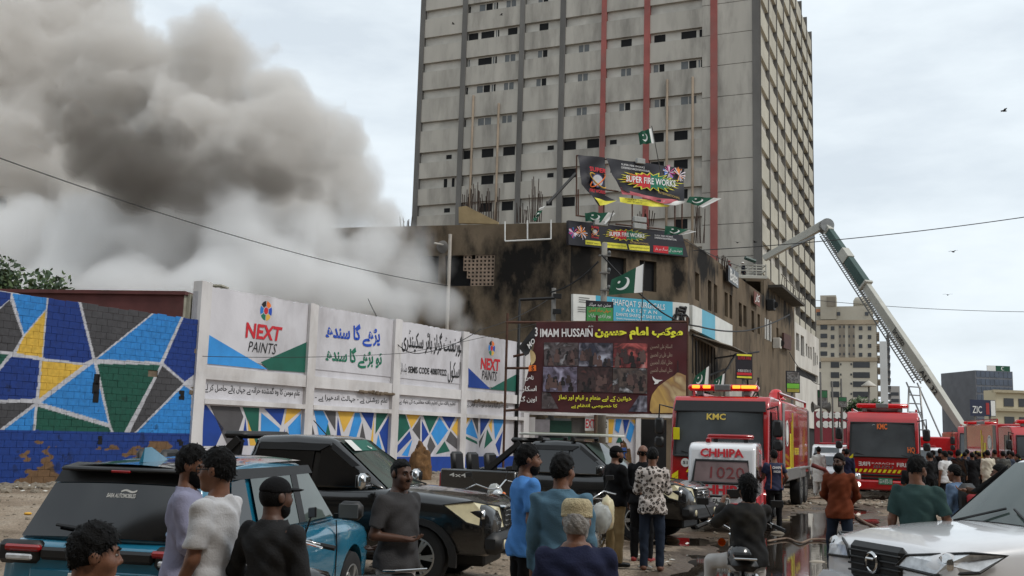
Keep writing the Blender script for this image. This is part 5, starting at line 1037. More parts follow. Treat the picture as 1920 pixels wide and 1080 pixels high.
cable('black cable from the utility pole to the lattice pole', [at(1122, 490, 57), at(1032, 548, 58.5)], .05, .3); cable('loose cable drooping over the painted wall into the banner', [at(690, 560, 49), at(740, 640, 46.5), at(790, 662, 46.5), at(900, 618, 49), at(1030, 560, 58)], .02, .2)
cable('thin cable from the roof sign down the street to the basket', [at(1283, 450, 64), at(1405, 505, 84)], .03, .2); cable('thin cable along the white wall', [at(380, 668, 36), at(760, 662, 45), at(1030, 600, 55)], .012, .1)
cable('drooping cable across the white terrace', [at(1480, 660, 84), at(1512, 700, 84), at(1540, 720, 80)], .03, .3)
# ---------------------------------------------------------------- vehicle kit (local frame: +X forward, +Y left)
TYRE = M('tyre_rubber', (24, 24, 25), .85, 0, .2, 8); RIM = M('alloy_rim', (168, 168, 166), .35, .8, .1, 6); BLKP = M('black_plastic', (22, 22, 23), .5, 0, .15, 6); CHROME = M('chrome', (200, 200, 200), .12, 1.0, .03)
TINT = M('tinted_glass', (10, 11, 13), .06, 0, 0, spec=.8); CLEARG = M('pale_windscreen', (66, 78, 74), .08, 0, .2, 1.2, spec=.8); LENS = M('headlamp_lens', (214, 204, 168), .15, 0, .15, 8, coat=.6); LENSC = M('clear_headlamp', (206, 210, 214), .12, .1, .3, 14, coat=.8)
TAIL = M('tail_lamp_red', (150, 14, 20), .15, 0, .1, coat=.6); AMBER = M('amber_lens', (222, 110, 20), .2, 0, .1, coat=.5)
def paint_mat(nm, rgb, dirt=(112, 98, 80), amt=.25): return M(nm, rgb, .25, .05, .06, 1.4, coat=.9, dirt=dirt, dirt_amt=amt)
def catmull(st, k=5):
    S = [np.array(s, float) for s in st]; outp = []
    for i in range(len(S)-1):
        p0, p1, p2, p3 = S[max(i-1, 0)], S[i], S[i+1], S[min(i+2, len(S)-1)]
        for j in range(k):
            t = j/k; q = .5*((2*p1)+(-p0+p2)*t+(2*p0-5*p1+4*p2-p3)*t*t+(-p0+3*p1-3*p2+p3)*t**3)
            q[0] = p1[0]+(p2[0]-p1[0])*t; outp.append(q)
    outp.append(S[-1]); return outp
def hull(st, k=5):
    """closed body from stations (x, half width, bottom z, top z, crown)"""
    mb = MB(); rings = []
    for x, w_, b, t, cr in catmull(st, k):
        h = t-b
        half = [(0, t+cr), (w_*.35, t+cr*.93), (w_*.68, t+cr*.62), (w_*.87, t+cr*.1), (w_*.95, t-h*.06), (w_*.985, t-h*.16), (w_, t-h*.38), (w_*.995, t-h*.6), (w_*.975, b+h*.18), (w_*.95, b+h*.05), (w_*.86, b), (0, b)]
        rings.append([(x, y, z) for y, z in half]+[(x, -y, z) for y, z in half[-2:0:-1]])
    n = len(rings[0]); mb.v = [p for r in rings for p in r]
    for i in range(len(rings)-1):
        for j in range(n): mb.f.append((i*n+j, i*n+(j+1) % n, (i+1)*n+(j+1) % n, (i+1)*n+j))
    mb.f += [tuple(range(n)), tuple((len(rings)-1)*n+j for j in range(n-1, -1, -1))]; mb.m = [0]*len(mb.f); return mb
def cut_arches(o, axles, r, yw):
    for x in axles:
        for s in (-1, 1):
            c = MB().lathe([(0, -.32), (r, -.32), (r, .32), (0, .32)], (x, s*(yw-.05), .36), 28, 'Y').build('arch_cutter', DARK)
            if o.parent is not None: c.matrix_basis = o.parent.matrix_basis
            bpy.context.view_layer.update()
            md = o.modifiers.new('cut', 'BOOLEAN'); md.object = c; md.operation = 'DIFFERENCE'; md.solver = 'EXACT'
            bpy.context.view_layer.update()
            me = bpy.data.meshes.new_from_object(o.evaluated_get(bpy.context.evaluated_depsgraph_get())); o.modifiers.clear(); o.data = me; bpy.data.objects.remove(c)
    o.data.set_sharp_from_angle(angle=math.radians(38))
def wheel(parent, x, y, r, wd, spokes=6, rim=RIM, side=1, hub=.62):
    t = MB().lathe([(r*hub, -wd*.46), (r*.86, -wd*.5), (r*.97, -wd*.42), (r, -wd*.2), (r, wd*.2), (r*.97, wd*.42), (r*.86, wd*.5), (r*hub, wd*.46), (r*hub, -wd*.46)], (x, y, r), 30, 'Y').build('wheel', TYRE, parent, True, 50)
    mb = MB(); s = side; mb.lathe([(r*hub, -wd*.4*s), (r*hub, wd*.46*s), (r*(hub-.05), wd*.47*s), (r*(hub-.08), wd*.3*s), (r*(hub-.08), -wd*.3*s)], (x, y, r), 30, 'Y')
    for k in range(spokes):
        a = 2*math.pi*k/spokes
        for dd in (-.11, .11): mb.bar((x+r*.14*math.cos(a), y+wd*.40*s, r+r*.14*math.sin(a)), (x+r*(hub-.05)*math.cos(a+dd), y+wd*.42*s, r+r*(hub-.05)*math.sin(a+dd)), .035, .045, up=(0, 1, 0))
    mb.lathe([(0, wd*.44*s), (r*.16, wd*.42*s), (r*.18, wd*.34*s)], (x, y, r), 14, 'Y'); mb.build('rim', rim, t, True, 40)
    MB().lathe([(0, wd*.12*s), (r*(hub-.06), wd*.10*s)], (x, y, r), 20, 'Y').build('brake_disc', DARK, t); return t
def pane(name, parent, q, mat, off=.008, bulge=.0, inset=0.0, lo=0.0, hi=1.0, l0=0.0, l1=1.0):
    """glass over the four corners a(bl) b(br) c(tr) d(tl), pushed out by off with a slight bulge"""
    P = [np.array(p, float) for p in q]; n_ = np.cross(P[1]-P[0], P[3]-P[0]); n_ /= np.linalg.norm(n_)
    def fn(u, v):
        u_ = l0+(l1-l0)*u; v_ = lo+(hi-lo)*v; p = P[0]*(1-u_)*(1-v_)+P[1]*u_*(1-v_)+P[2]*u_*v_+P[3]*(1-u_)*v_
        return tuple(p+n_*(off+bulge*(1-(2*u-1)**2)))
    o = MB().grid(fn, 8 if bulge else 2, 2).build(name, mat, parent, True, fix=False); return o
class House:
    """greenhouse of a car: base and roof outlines with chamfered corners, faces for panes"""
    def __init__(s, xf, xrf, xrr, xb, zb, zr, wb, wr, zrr=None):
        s.zb, s.zr = zb, zr; zrr = zr if zrr is None else zrr
        s.c = {k: v for k, v in dict(fbl=(xf, wb*.93, zb), fbr=(xf, -wb*.93, zb), ftl=(xrf, wr*.95, zr), ftr=(xrf, -wr*.95, zr), btl=(xrr, wr*.95, zrr), btr=(xrr, -wr*.95, zrr), bbl=(xb, wb*.95, zb), bbr=(xb, -wb*.95, zb)).items()}
        s.wb, s.wr, s.xm = wb, wr, ((xrf+xrr)/2, (xf+xb)/2)
    def build(s, parent, mat, name='cabin', bevel=.10, roofmat=None):
        c = s.c; xm, xbm = s.xm; zr = s.zr+.025; L = list(c.values()); mb = MB()
        v = [c['fbl'], c['fbr'], c['ftl'], c['ftr'], c['btl'], c['btr'], c['bbl'], c['bbr'], (xbm, s.wb, s.zb), (xbm, -s.wb, s.zb), (xm, s.wr, zr), (xm, -s.wr, zr)]
        f = [(0, 2, 3, 1), (4, 6, 7, 5), (2, 10, 11, 3), (10, 4, 5, 11), (0, 8, 10, 2), (8, 6, 4, 10), (1, 3, 11, 9), (9, 11, 5, 7), (0, 1, 9, 8), (8, 9, 7, 6)]
        mb.add(v, f); o = mb.build(name, mat, parent, True, None, 0, bevel); o.data.set_sharp_from_angle(angle=math.radians(60)); return o
    def wind(s): c = s.c; return [c['fbr'], c['fbl'], c['ftl'], c['ftr']]
    def rear(s): c = s.c; return [c['bbl'], c['bbr'], c['btr'], c['btl']]
    def side(s, sg):
        """front base, rear base, rear top, front top on one side as seen from outside"""
        c = s.c; k = 'l' if sg > 0 else 'r'; return c['fb'+k], c['bb'+k], c['bt'+k], c['ft'+k]
    def side_pt(s, sg, x, z):
        t = (z-s.zb)/(s.zr-s.zb); return (x, sg*(s.wb+(s.wr-s.wb)*t), z)
def side_pane(parent, H, sg, pts, mat, off=.014, name='side_window'):
    vs = [Vector(H.side_pt(sg, x, z))+Vector((0, sg*off, 0)) for x, z in pts]; vs = vs if sg < 0 else vs[::-1]
    return MB().add(vs, [tuple(range(len(vs)))]).build(name, mat, parent, fix=False)
def seam(parent, pts, r=.006, mat=None): MB().tube(pts, r, 4).build('panel_gap', mat or DARK, parent)
def plate(parent, c, R, txt, w_=.42, h=.12, bgm=None, fg=None):
    c = Vector(c); o = MB().cbox(c, (w_, .015, h), .005, R).build('number_plate', bgm or FW, parent)
    u = R @ Vector((1, 0, 0)); v = R @ Vector((0, 0, 1)); n_ = R @ Vector((0, -1, 0)); cs = [c+u*(w_*.44*a)+v*(h*.34*b)+n_*.008 for a, b in ((-1, -1), (1, -1), (1, 1), (-1, 1))]
    co, fs = text_mesh(txt, .02, 0); P = [np.array(x) for x in cs]; a = co[:, :1]; b = co[:, 1:2]; q = P[0]*(1-a)*(1-b)+P[1]*a*(1-b)+P[2]*a*b+P[3]*(1-a)*b+np.array(n_)*.003
    me = bpy.data.meshes.new('plate_number'); me.from_pydata(q.tolist(), [], fs); link('plate_number', me, o, fg or P_BLK); return o
def ltext(parent, s, cs, mat, w_=.02, off=.006, name='lettering', shear=0.0):
    co, fs = text_mesh(s, w_, shear); P = [np.array(x, float) for x in cs]; nn = np.cross(P[1]-P[0], P[3]-P[0]); nn /= np.linalg.norm(nn)
    a = co[:, :1]; b = co[:, 1:2]; q = P[0]*(1-a)*(1-b)+P[1]*a*(1-b)+P[2]*a*b+P[3]*(1-a)*b+nn*off
    me = bpy.data.meshes.new(name); me.from_pydata(q.tolist(), [], fs); return link(name, me, parent, mat)
def mirror(parent, x, y, z, s, mat, size=(.12, .26, .2)):
    o = MB().cbox((x, y+s*.17, z), size, .045).build('side_mirror', mat, parent, True, 40); MB().bar((x+.02, y, z-.06), (x, y+s*.12, z-.05), .06, .05).build('mirror_arm', BLKP, o)
    MB().cbox((x-size[0]/2-.002, y+s*.17, z), (.01, size[1]*.82, size[2]*.75), .004).build('mirror_glass', CURT, o); return o
def pickup(label, loc, rz, pm, revo=False, chrome_mirror=False, tint=TINT, wscreen=CLEARG):
    t = thing('pickup_truck', label, 'pickup', loc, rz, 'double cab pickups parked among the people'); Y = .89
    lo = hull([(2.50, .62, .52, .84, .0), (2.46, .76, .46, .95, .01), (2.36, .845, .42, 1.02, .03), (2.1, .88, .42, 1.08, .045), (1.54, .90, .42, 1.13, .05), (1.0, .90, .42, 1.17, .035), (.5, .90, .42, 1.16, .01), (-.5, .90, .42, 1.16, .01), (-.98, .90, .42, 1.16, .0)]).build('body', pm, t, True)
    cut_arches(lo, (1.54,), .47, Y)
    bed = MB()
    for s in (-1, 1): bed.cbox((-1.865, s*.85, .86), (1.73, .10, .64), .03)
    bed.cbox((-2.70, 0, .86), (.09, 1.72, .62), .03); bed.cbox((-1.03, 0, .86), (.07, 1.7, .62), .02); bed.box((-1.87, 0, .66), (1.6, 1.68, .06)); bed.cbox((-2.0, 0, .52), (1.6, 1.5, .2), .04)
    bo = bed.build('cargo_bed', pm, t, True, 40)
    for s in (-1, 1):      # flared arch pieces and liners
        for x in (1.54, -1.54):
            n = 14; pts_o = [(x+.52*math.cos(a), s*.915, .36+.50*math.sin(a)) for a in np.linspace(-.15, math.pi+.15, n)]; pts_i = [(x+.43*math.cos(a), s*.925, .36+.42*math.sin(a)) for a in np.linspace(-.15, math.pi+.15, n)]
            mb = MB(); mb.add(pts_o+pts_i+[(p[0], s*.80, p[2]) for p in pts_i]+[(p[0], s*.86, p[2]) for p in pts_o], [(i, i+1, n+i+1, n+i) for i in range(n-1)]+[(n+i, n+i+1, 2*n+i+1, 2*n+i) for i in range(n-1)]+[(i, 3*n+i, 3*n+i+1, i+1) for i in range(n-1)]); mb.build('wheel_arch', BLKP if not revo else pm, t, True, 50)
        MB().lathe([(0, 0), (.44, 0)], (-1.54, s*.78, .40), 20, 'Y').build('arch_liner', DARK, t)
    H = House(1.12, .28, -.80, -1.0, 1.14, 1.80, .85, .66); H.build(t, pm)
    pane('windscreen', t, H.wind(), wscreen, .012, .03, 0, .06, .93, .06, .94); pane('rear_window', t, H.rear(), tint, .012, .01, 0, .12, .9, .08, .92)
    for s in (-1, 1):
        side_pane(t, H, s, ((.93, 1.20), (.16, 1.20), (.16, 1.70), (.33, 1.70)), tint); side_pane(t, H, s, ((.07, 1.20), (-.82, 1.20), (-.72, 1.70), (.07, 1.70)), tint)
        side_pane(t, H, s, ((.14, 1.63), (-.70, 1.63), (-.70, 1.72), (.30, 1.72)), BLKP, .03, 'rain_visor'); side_pane(t, H, s, ((.62, 1.44), (.30, 1.66), (.30, 1.74), (.72, 1.46)), BLKP, .03, 'rain_visor')
        for x in (.115, -.86, .98): seam(t, [(x, s*.905, .55), (x, s*.902, 1.15)])
        for x in (-.05, -.72):
            MB().cbox((x, s*.915, 1.03), (.2, .03, .045), .015).build('door_handle', pm if not chrome_mirror else BLKP, t)
        if not (revo and s < 0): mirror(t, .88, s*.88, 1.28, s, CHROME if chrome_mirror else pm)
        MB().tube([(1.0, s*.86, .42), (-.95, s*.86, .42)], .045, 8).build('side_step', BLKP, t)
        for x in (1.54, -1.54): wheel(t, x, s*.78, .385, .25, 6, RIM, s)
        hl = [(2.48, s*.40, .76), (2.40, s*.76, .77), (2.16, s*.89, .84), (1.90, s*.90, 1.02), (2.20, s*.80, 1.06), (2.42, s*.45, 1.0)] if not revo else [(2.50, s*.34, .88), (2.44, s*.70, .86), (2.20, s*.885, .90), (1.96, s*.905, 1.02), (2.22, s*.84, 1.03), (2.46, s*.42, .97)]
        c_ = Vector((2.05, s*.55, .93)); outp = [Vector(p)+(Vector(p)-c_).normalized()*.05 for p in hl]; mid = sum(outp, Vector())/len(outp)+Vector((.10, s*.085, .0))
        h = MB().add(outp+[mid], [(i, (i+1) % 6, 6) for i in range(6)]).build('headlight', LENSC if revo else LENS, t, True, 30)
        MB().lathe([(0, .01), (.07, 0), (.085, -.03)], mid+Vector((-.01, -s*.04, 0)), 16, 'X').build('bulb_reflector', CHROME, h, True)
        MB().tube(outp+[outp[0]], .014, 5).build('headlight_rim', BLKP, h)
        MB().cbox((-2.74, s*.80, .92), (.06, .14, .36), .02).build('tail_light', TAIL, t)
    gr = MB().cbox((2.475, 0, .86), (.10, .80 if not revo else .74, .26 if not revo else .34), .05).build('grille', BLKP, t)
    for k in range(4): MB().cbox((2.53, 0, .77+k*.06), (.03, .70, .018), .006).build('grille_slat', CHROME if not revo else BLKP, gr)
    if not revo: MB().cbox((2.50, 0, 1.0), (.10, .86, .05), .02).build('grille_trim', CHROME, gr)
    MB().lathe([(.08, 0), (.10, .015), (.08, .03)], (2.54, 0, .87), 18, 'X').build('badge', CHROME, gr, True); MB().tube([(2.565, -.05, .90), (2.565, .05, .90)], .012, 5).build('badge_bar', CHROME, gr)
    bp2 = MB(); bp2.cbox((2.46, 0, .58), (.26, 1.66, .26), .07); bp2.cbox((2.52, 0, .50), (.14, 1.0, .12), .03); bp2.build('front_bumper', BLKP if not revo else pm, t, True, 40)
    for s in (-1, 1): MB().lathe([(0, .0), (.055, 0), (.065, -.03)], (2.60, s*.62, .57), 14, 'X').build('fog_lamp', LENS, t, True)
    MB().cbox((-2.80, 0, .52), (.12, 1.5, .16), .03).build('rear_bumper', BLKP, t, True, 40)
    ch = MB(); ch.cbox((0, 0, .36), (4.6, .9, .2), .03)
    for x in (1.54, -1.54): ch.tube([(x, -.7, .385), (x, .7, .385)], .07, 8)
    ch.build('chassis', BLKP, t); return t, H
# ---------------------------------------------------------------- parked vehicles near the camera
BLKC = paint_mat('black_car_paint', (8, 8, 9), (60, 54, 48), .10); TEALC = paint_mat('teal_car_paint', (26, 112, 142), (60, 96, 104), .2); WHTC = paint_mat('white_car_paint', (222, 222, 224), (190, 186, 180), .2); REDC = paint_mat('fire_red_paint', (176, 22, 26), (110, 30, 26), .3); DUSTR = paint_mat('dusty_black_roof', (46, 43, 40), (104, 92, 78), .5)
def place(front, rz, lx, ly): c, s = math.cos(rz), math.sin(rz); return (front[0]-(lx*c-ly*s), front[1]-(lx*s+ly*c), 0)
rz1 = math.radians(-13); wl = gnd(796, 1108)+Vector((-.12,.1,0)); p1, H1 = pickup('black pickup with white crescent sunstrip and chairs in its bed, behind the teal car', place(wl, rz1, 1.54, -.85), rz1, BLKC, False, True)
pane('sunstrip', p1, H1.wind(), P_GR, .047, .0, 0, .70, .90, .08, .70); pane('sunstrip_end', p1, H1.wind(), FW, .049, .0, 0, .70, .90, .08, .26)
cm = MB(); P_ = [np.array(p) for p in H1.wind()]
def wpt(u, v): return Vector(P_[0]*(1-u)*(1-v)+P_[1]*u*(1-v)+P_[2]*u*v+P_[3]*(1-u)*v)+Vector((.05, 0, .045))
for k in range(10):
    t0, t1 = math.radians(200+k*20), math.radians(220+k*20); f_ = lambda t, r, dx: wpt(.52+r*math.cos(t)+dx, .80+r*1.6*math.sin(t)); cm.quad(f_(t0, .05, 0), f_(t1, .05, 0), f_(t1, .038, .012), f_(t0, .038, .012))
cm.build('printed_crescent', FW, p1, fix=False)
for s, x in ((-1, .48), (1, .48)): MB().tube([(x+.72, s*.5, 1.2), (x+.5, s*.05, 1.32)], .012, 5).build('wiper', BLKP, p1)
ltext(p1, 'HILUX', [(1.02, -.915, .98), (1.36, -.915, .98), (1.36, -.915, 1.03), (1.02, -.915, 1.03)], CHROME, .01); MB().tube([(-.2, .3, 1.81), (-.42, .3, 2.02)], .008, 5).build('aerial', BLKP, p1)
sb = MB()
for s in (-1, 1): sb.bar((-1.02, s*.66, 1.75), (-1.55, s*.72, 1.2), .16, .10); sb.bar((-1.04, s*.66, 1.74), (-1.08, s*.72, 1.2), .12, .08)
sb.cbox((-1.1, 0, 1.80), (.34, 1.36, .10), .04); sb.build('sports_bar', BLKP, p1, True, 40)
for i, (x, y) in enumerate(((-1.5, -.35), (-2.0, -.3), (-2.35, -.3))):
    sx = thing('bench_seat', ('black vinyl seat in the pickup bed nearest its sports bar', 'middle black vinyl seat in the pickup bed', 'black vinyl seat at the tail of the pickup bed')[i], 'seat', Vector(p1.location)+rot('Z', rz1) @ Vector((x, y, .69)), rz1+math.pi/2*1, 'seats in the pickup bed')
    MB().cbox((0, 0, .30), (.46, .44, .14), .05).build('cushion', BLKP, sx, True, 40); MB().cbox((0, .22, .62), (.46, .12, .52), .055, rot('X', -.12)).build('backrest', BLKP, sx, True, 40); MB().cbox((0, 0, .115), (.3, .3, .23), .02).build('pedestal', BLKP, sx)
rz2 = math.radians(-27); w2_ = gnd(1195, 1016); p2, H2 = pickup('black pickup with a white board on its roof rack beside the ambulance', place(w2_, rz2, 1.54, -.85), rz2, BLKC, False, False)
sb = MB()
for s in (-1, 1): sb.bar((-1.02, s*.66, 1.75), (-1.7, s*.72, 1.2), .16, .10); sb.bar((-1.04, s*.66, 1.74), (-1.10, s*.72, 1.2), .12, .08)
sb.cbox((-1.1, 0, 1.80), (.30, 1.36, .10), .04); sb.build('sports_bar', BLKP, p2, True, 40)
for x in (.1, -.6):
    MB().bar((x, -.66, 1.88), (x, .66, 1.88), .06, .04).build('rack_bar', BLKP, p2)
    for s in (-1, 1): MB().cbox((x, s*.62, 1.845), (.09, .06, .07), .01).build('rack_foot', BLKP, p2)
for s in (-1, 1):      # open rear door
    pass
ltext(p2, '4x4', [(-2.5, -.905, 1.02), (-2.1, -.905, 1.02), (-2.1, -.905, 1.10), (-2.5, -.905, 1.10)], FW, .01)
sf = thing('roof_board', 'long white board strapped flat on the black pickup roof rack', 'board', Vector(p2.location)+rot('Z', rz2) @ Vector((-.25, 0, 1.905)), rz2)
ol = [(1.15*math.cos(a)*(1-.12*(math.cos(a) < 0)), .50*math.sin(a)) for a in np.linspace(0, 2*math.pi, 29)[:-1]]
ol = [(math.copysign(abs(x/1.15)**.6*1.15, x), math.copysign(abs(y/.5)**.7*.5, y), 0) for x, y in ol]
MB().prism(ol, (0, 0, .05)).build('deck', M('board_white', (206, 206, 196), .4, 0, .15, 3), sf, bevel=.015); MB().prism([(x*.8, y*.75, .051) for x, y, _ in ol], (0, 0, .012)).build('pad', M('board_pad', (128, 134, 110), .8), sf)
for i, (x, y) in enumerate(((-1.6, -.45), (-2.05, -.4), (-2.45, -.35))):
    sx = thing('bench_seat', ('black seat in the second pickup bed nearest the sports bar', 'middle black seat in the second pickup bed', 'black seat at the tail of the second pickup bed')[i], 'seat', Vector(p2.location)+rot('Z', rz2) @ Vector((x, y, .69)), rz2+math.pi/2, 'seats in the second pickup bed')
    MB().cbox((0, 0, .30), (.42, .44, .14), .05).build('cushion', BLKP, sx, True, 40); MB().cbox((0, .2, .60), (.42, .13, .46), .05, rot('X', -.12)).build('backrest', BLKP, sx, True, 40); MB().cbox((0, 0, .115), (.3, .3, .23), .02).build('pedestal', BLKP, sx)
rz3 = math.radians(198); c3_ = gx(1640, 9.25); p3, H3 = pickup('white pickup with chrome headlights nosing in at the lower right corner', place(c3_, rz3, 2.54, 0), rz3, WHTC, True, False, TINT, CLEARG)
for s in (-1, 1): MB().tube([(1.20, s*.5, 1.19), (.98, s*.05, 1.34)], .012, 5).build('wiper', BLKP, p3)
# teal hatchback
def teal_car():
    rz = math.radians(79); t = thing('teal_hatchback', 'teal compact car with black roof seen from behind at the lower left', 'car', (-2.62, 9.65, 0), rz); Y = .85
    lo = hull([(2.0, .55, .40, .66, .0), (1.95, .72, .30, .80, .01), (1.8, .80, .26, .90, .03), (1.25, .845, .25, .98, .03), (.9, .85, .25, 1.0, .01), (-.6, .85, .25, 1.02, .0), (-1.5, .85, .26, 1.03, .0), (-1.88, .83, .28, 1.02, .0), (-1.97, .78, .34, .98, .0), (-2.0, .70, .42, .90, .0)]).build('body', TEALC, t, True); cut_arches(lo, (1.26, -1.26), .38, Y)
    H = House(1.0, .30, -1.62, -1.90, 1.0, 1.575, .80, .64, 1.53); H.build(t, TEALC, 'cabin', .06)
    MB().grid(lambda u, v: (.30-2.0*u, (.60-1.20*v)*(1-.08*u*u), 1.60+.035*(1-(2*v-1)**2)-.045*u*u), 12, 8).build('roof', M('gloss_black_roof', (20, 21, 23), .12, 0, .1, coat=.8, dirt=(86, 76, 64), dirt_amt=.5), t, True, fix=False)
    pane('windscreen', t, H.wind(), CLEARG, .012, .02, 0, .06, .93, .06, .94); pane('rear_window', t, H.rear(), TINT, .012, .03, 0, .06, .80, .025, .975); pane('rear_spoiler_trim', t, H.rear(), BLKP, .02, .03, 0, .80, 1.0, .02, .98)
    MB().cbox((-1.66, 0, 1.56), (.22, 1.04, .03), .012, rot('Y', -.16)).build('spoiler', BLKP, t, True, 40); MB().cbox((-1.775, 0, 1.535), (.02, .16, .02), .005).build('brake_lamp', TAIL, t)
    for s in (-1, 1):
        pt_ = [(.72, 1.06), (-.02, 1.06), (-.02, 1.50), (.30, 1.50)]; side_pane(t, H, s, pt_, M('grey_side_glass', (84, 94, 90), .07, 0, .25, 1.5, spec=.8)); side_pane(t, H, s, [(-.10, 1.06), (-.95, 1.06), (-.95, 1.49), (-.10, 1.50)], CLEARG); side_pane(t, H, s, [(-1.06, 1.10), (-1.45, 1.12), (-1.30, 1.46), (-1.06, 1.48)], TINT)
        side_pane(t, H, s, [(.40, 1.485), (-1.5, 1.475), (-1.5, 1.56), (.34, 1.56)], BLKP, .02, 'roof_trim'); side_pane(t, H, s, [(.02, 1.06), (-.12, 1.06), (-.12, 1.52), (.02, 1.52)], BLKP, .018, 'pillar')
        for x in (.72, -.06, -.98): seam(t, [(x, s*.852, .42), (x, s*.856, .75), (x, s*.835, 1.02)])
        for x in (-.0, -.86): MB().cbox((x-.08, s*.862, .88), (.22, .035, .05), .016).build('door_handle', CHROME, t)
        mirror(t, .70, s*.82, 1.12, s, BLKP, (.14, .24, .18))
        for x in (1.26, -1.26): wheel(t, x, s*.74, .335, .21, 5, RIM, s)
        mb = MB().cbox((-1.97, s*.64, .93), (.12, .36, .17), .035); tl = mb.build('tail_light', BLKP, t, True, 40); MB().cbox((-2.02, s*.60, .965), (.05, .30, .05), .015).build('red_lens', TAIL, tl); MB().cbox((-2.025, s*.62, .90), (.05, .22, .045), .012).build('white_lens', LENSC, tl)
        MB().lathe([(0, 0), (.40, 0)], (1.26, s*.72, .36), 20, 'Y').build('arch_liner', DARK, t)
    MB().cbox((-2.0, 0, .93), (.06, .92, .09), .02).build('garnish', BLKP, t); MB().cbox((-2.0, 0, .50), (.12, 1.5, .26), .05).build('rear_bumper', BLKP, t, True, 40); MB().cbox((-1.985, 0, .72), (.05, 1.1, .22), .02).build('tailgate_recess', TEALC, t, True, 40)
    plate(t, (-2.02, 0, .74), rot('Z', -math.pi/2), 'BKA-472'); MB().tube([(-1.93, -.02, 1.03), (-1.93, .08, 1.10), (-1.90, .42, 1.13)], [.035, .02, .012], 6).build('rear_wiper', BLKP, t)
    r = H.rear(); P = [np.array(p) for p in r]; f_ = lambda u, v: tuple(P[0]*(1-u)*(1-v)+P[1]*u*(1-v)+P[2]*u*v+P[3]*(1-u)*v)
    ltext(t, 'BABA AUTOMOBILES', [f_(.42, .60), f_(.60, .60), f_(.60, .66), f_(.42, .66)], FW, .02, .045); ltext(t, '~', [f_(.50, .67), f_(.60, .67), f_(.60, .72), f_(.50, .72)], FW, 0, .045)
    for u, c in ((.87, P_GR), (.85, M('sticker_blue', (120, 150, 180), .5))): v_ = .30 if c is P_GR else .17; MB().add([f_(u+.022*math.cos(a), v_+.045*math.sin(a)) for a in np.linspace(0, 2*math.pi, 13)[:-1]], [tuple(range(12))]).build('sticker', c, t, fix=False).location = (-.05, 0, .01)
    MB().add([(-1.36, 0, 1.72), (-1.50, -.018, 1.60), (-1.50, .018, 1.60), (-1.26, -.03, 1.605), (-1.26, .03, 1.605), (-1.06, 0, 1.605), (-1.46, 0, 1.715)], [(6, 1, 3, 0), (6, 0, 4, 2), (6, 2, 1), (0, 3, 5), (0, 5, 4)]).build('shark_fin', TEALC, t, True, 40)
    return t
teal_car()
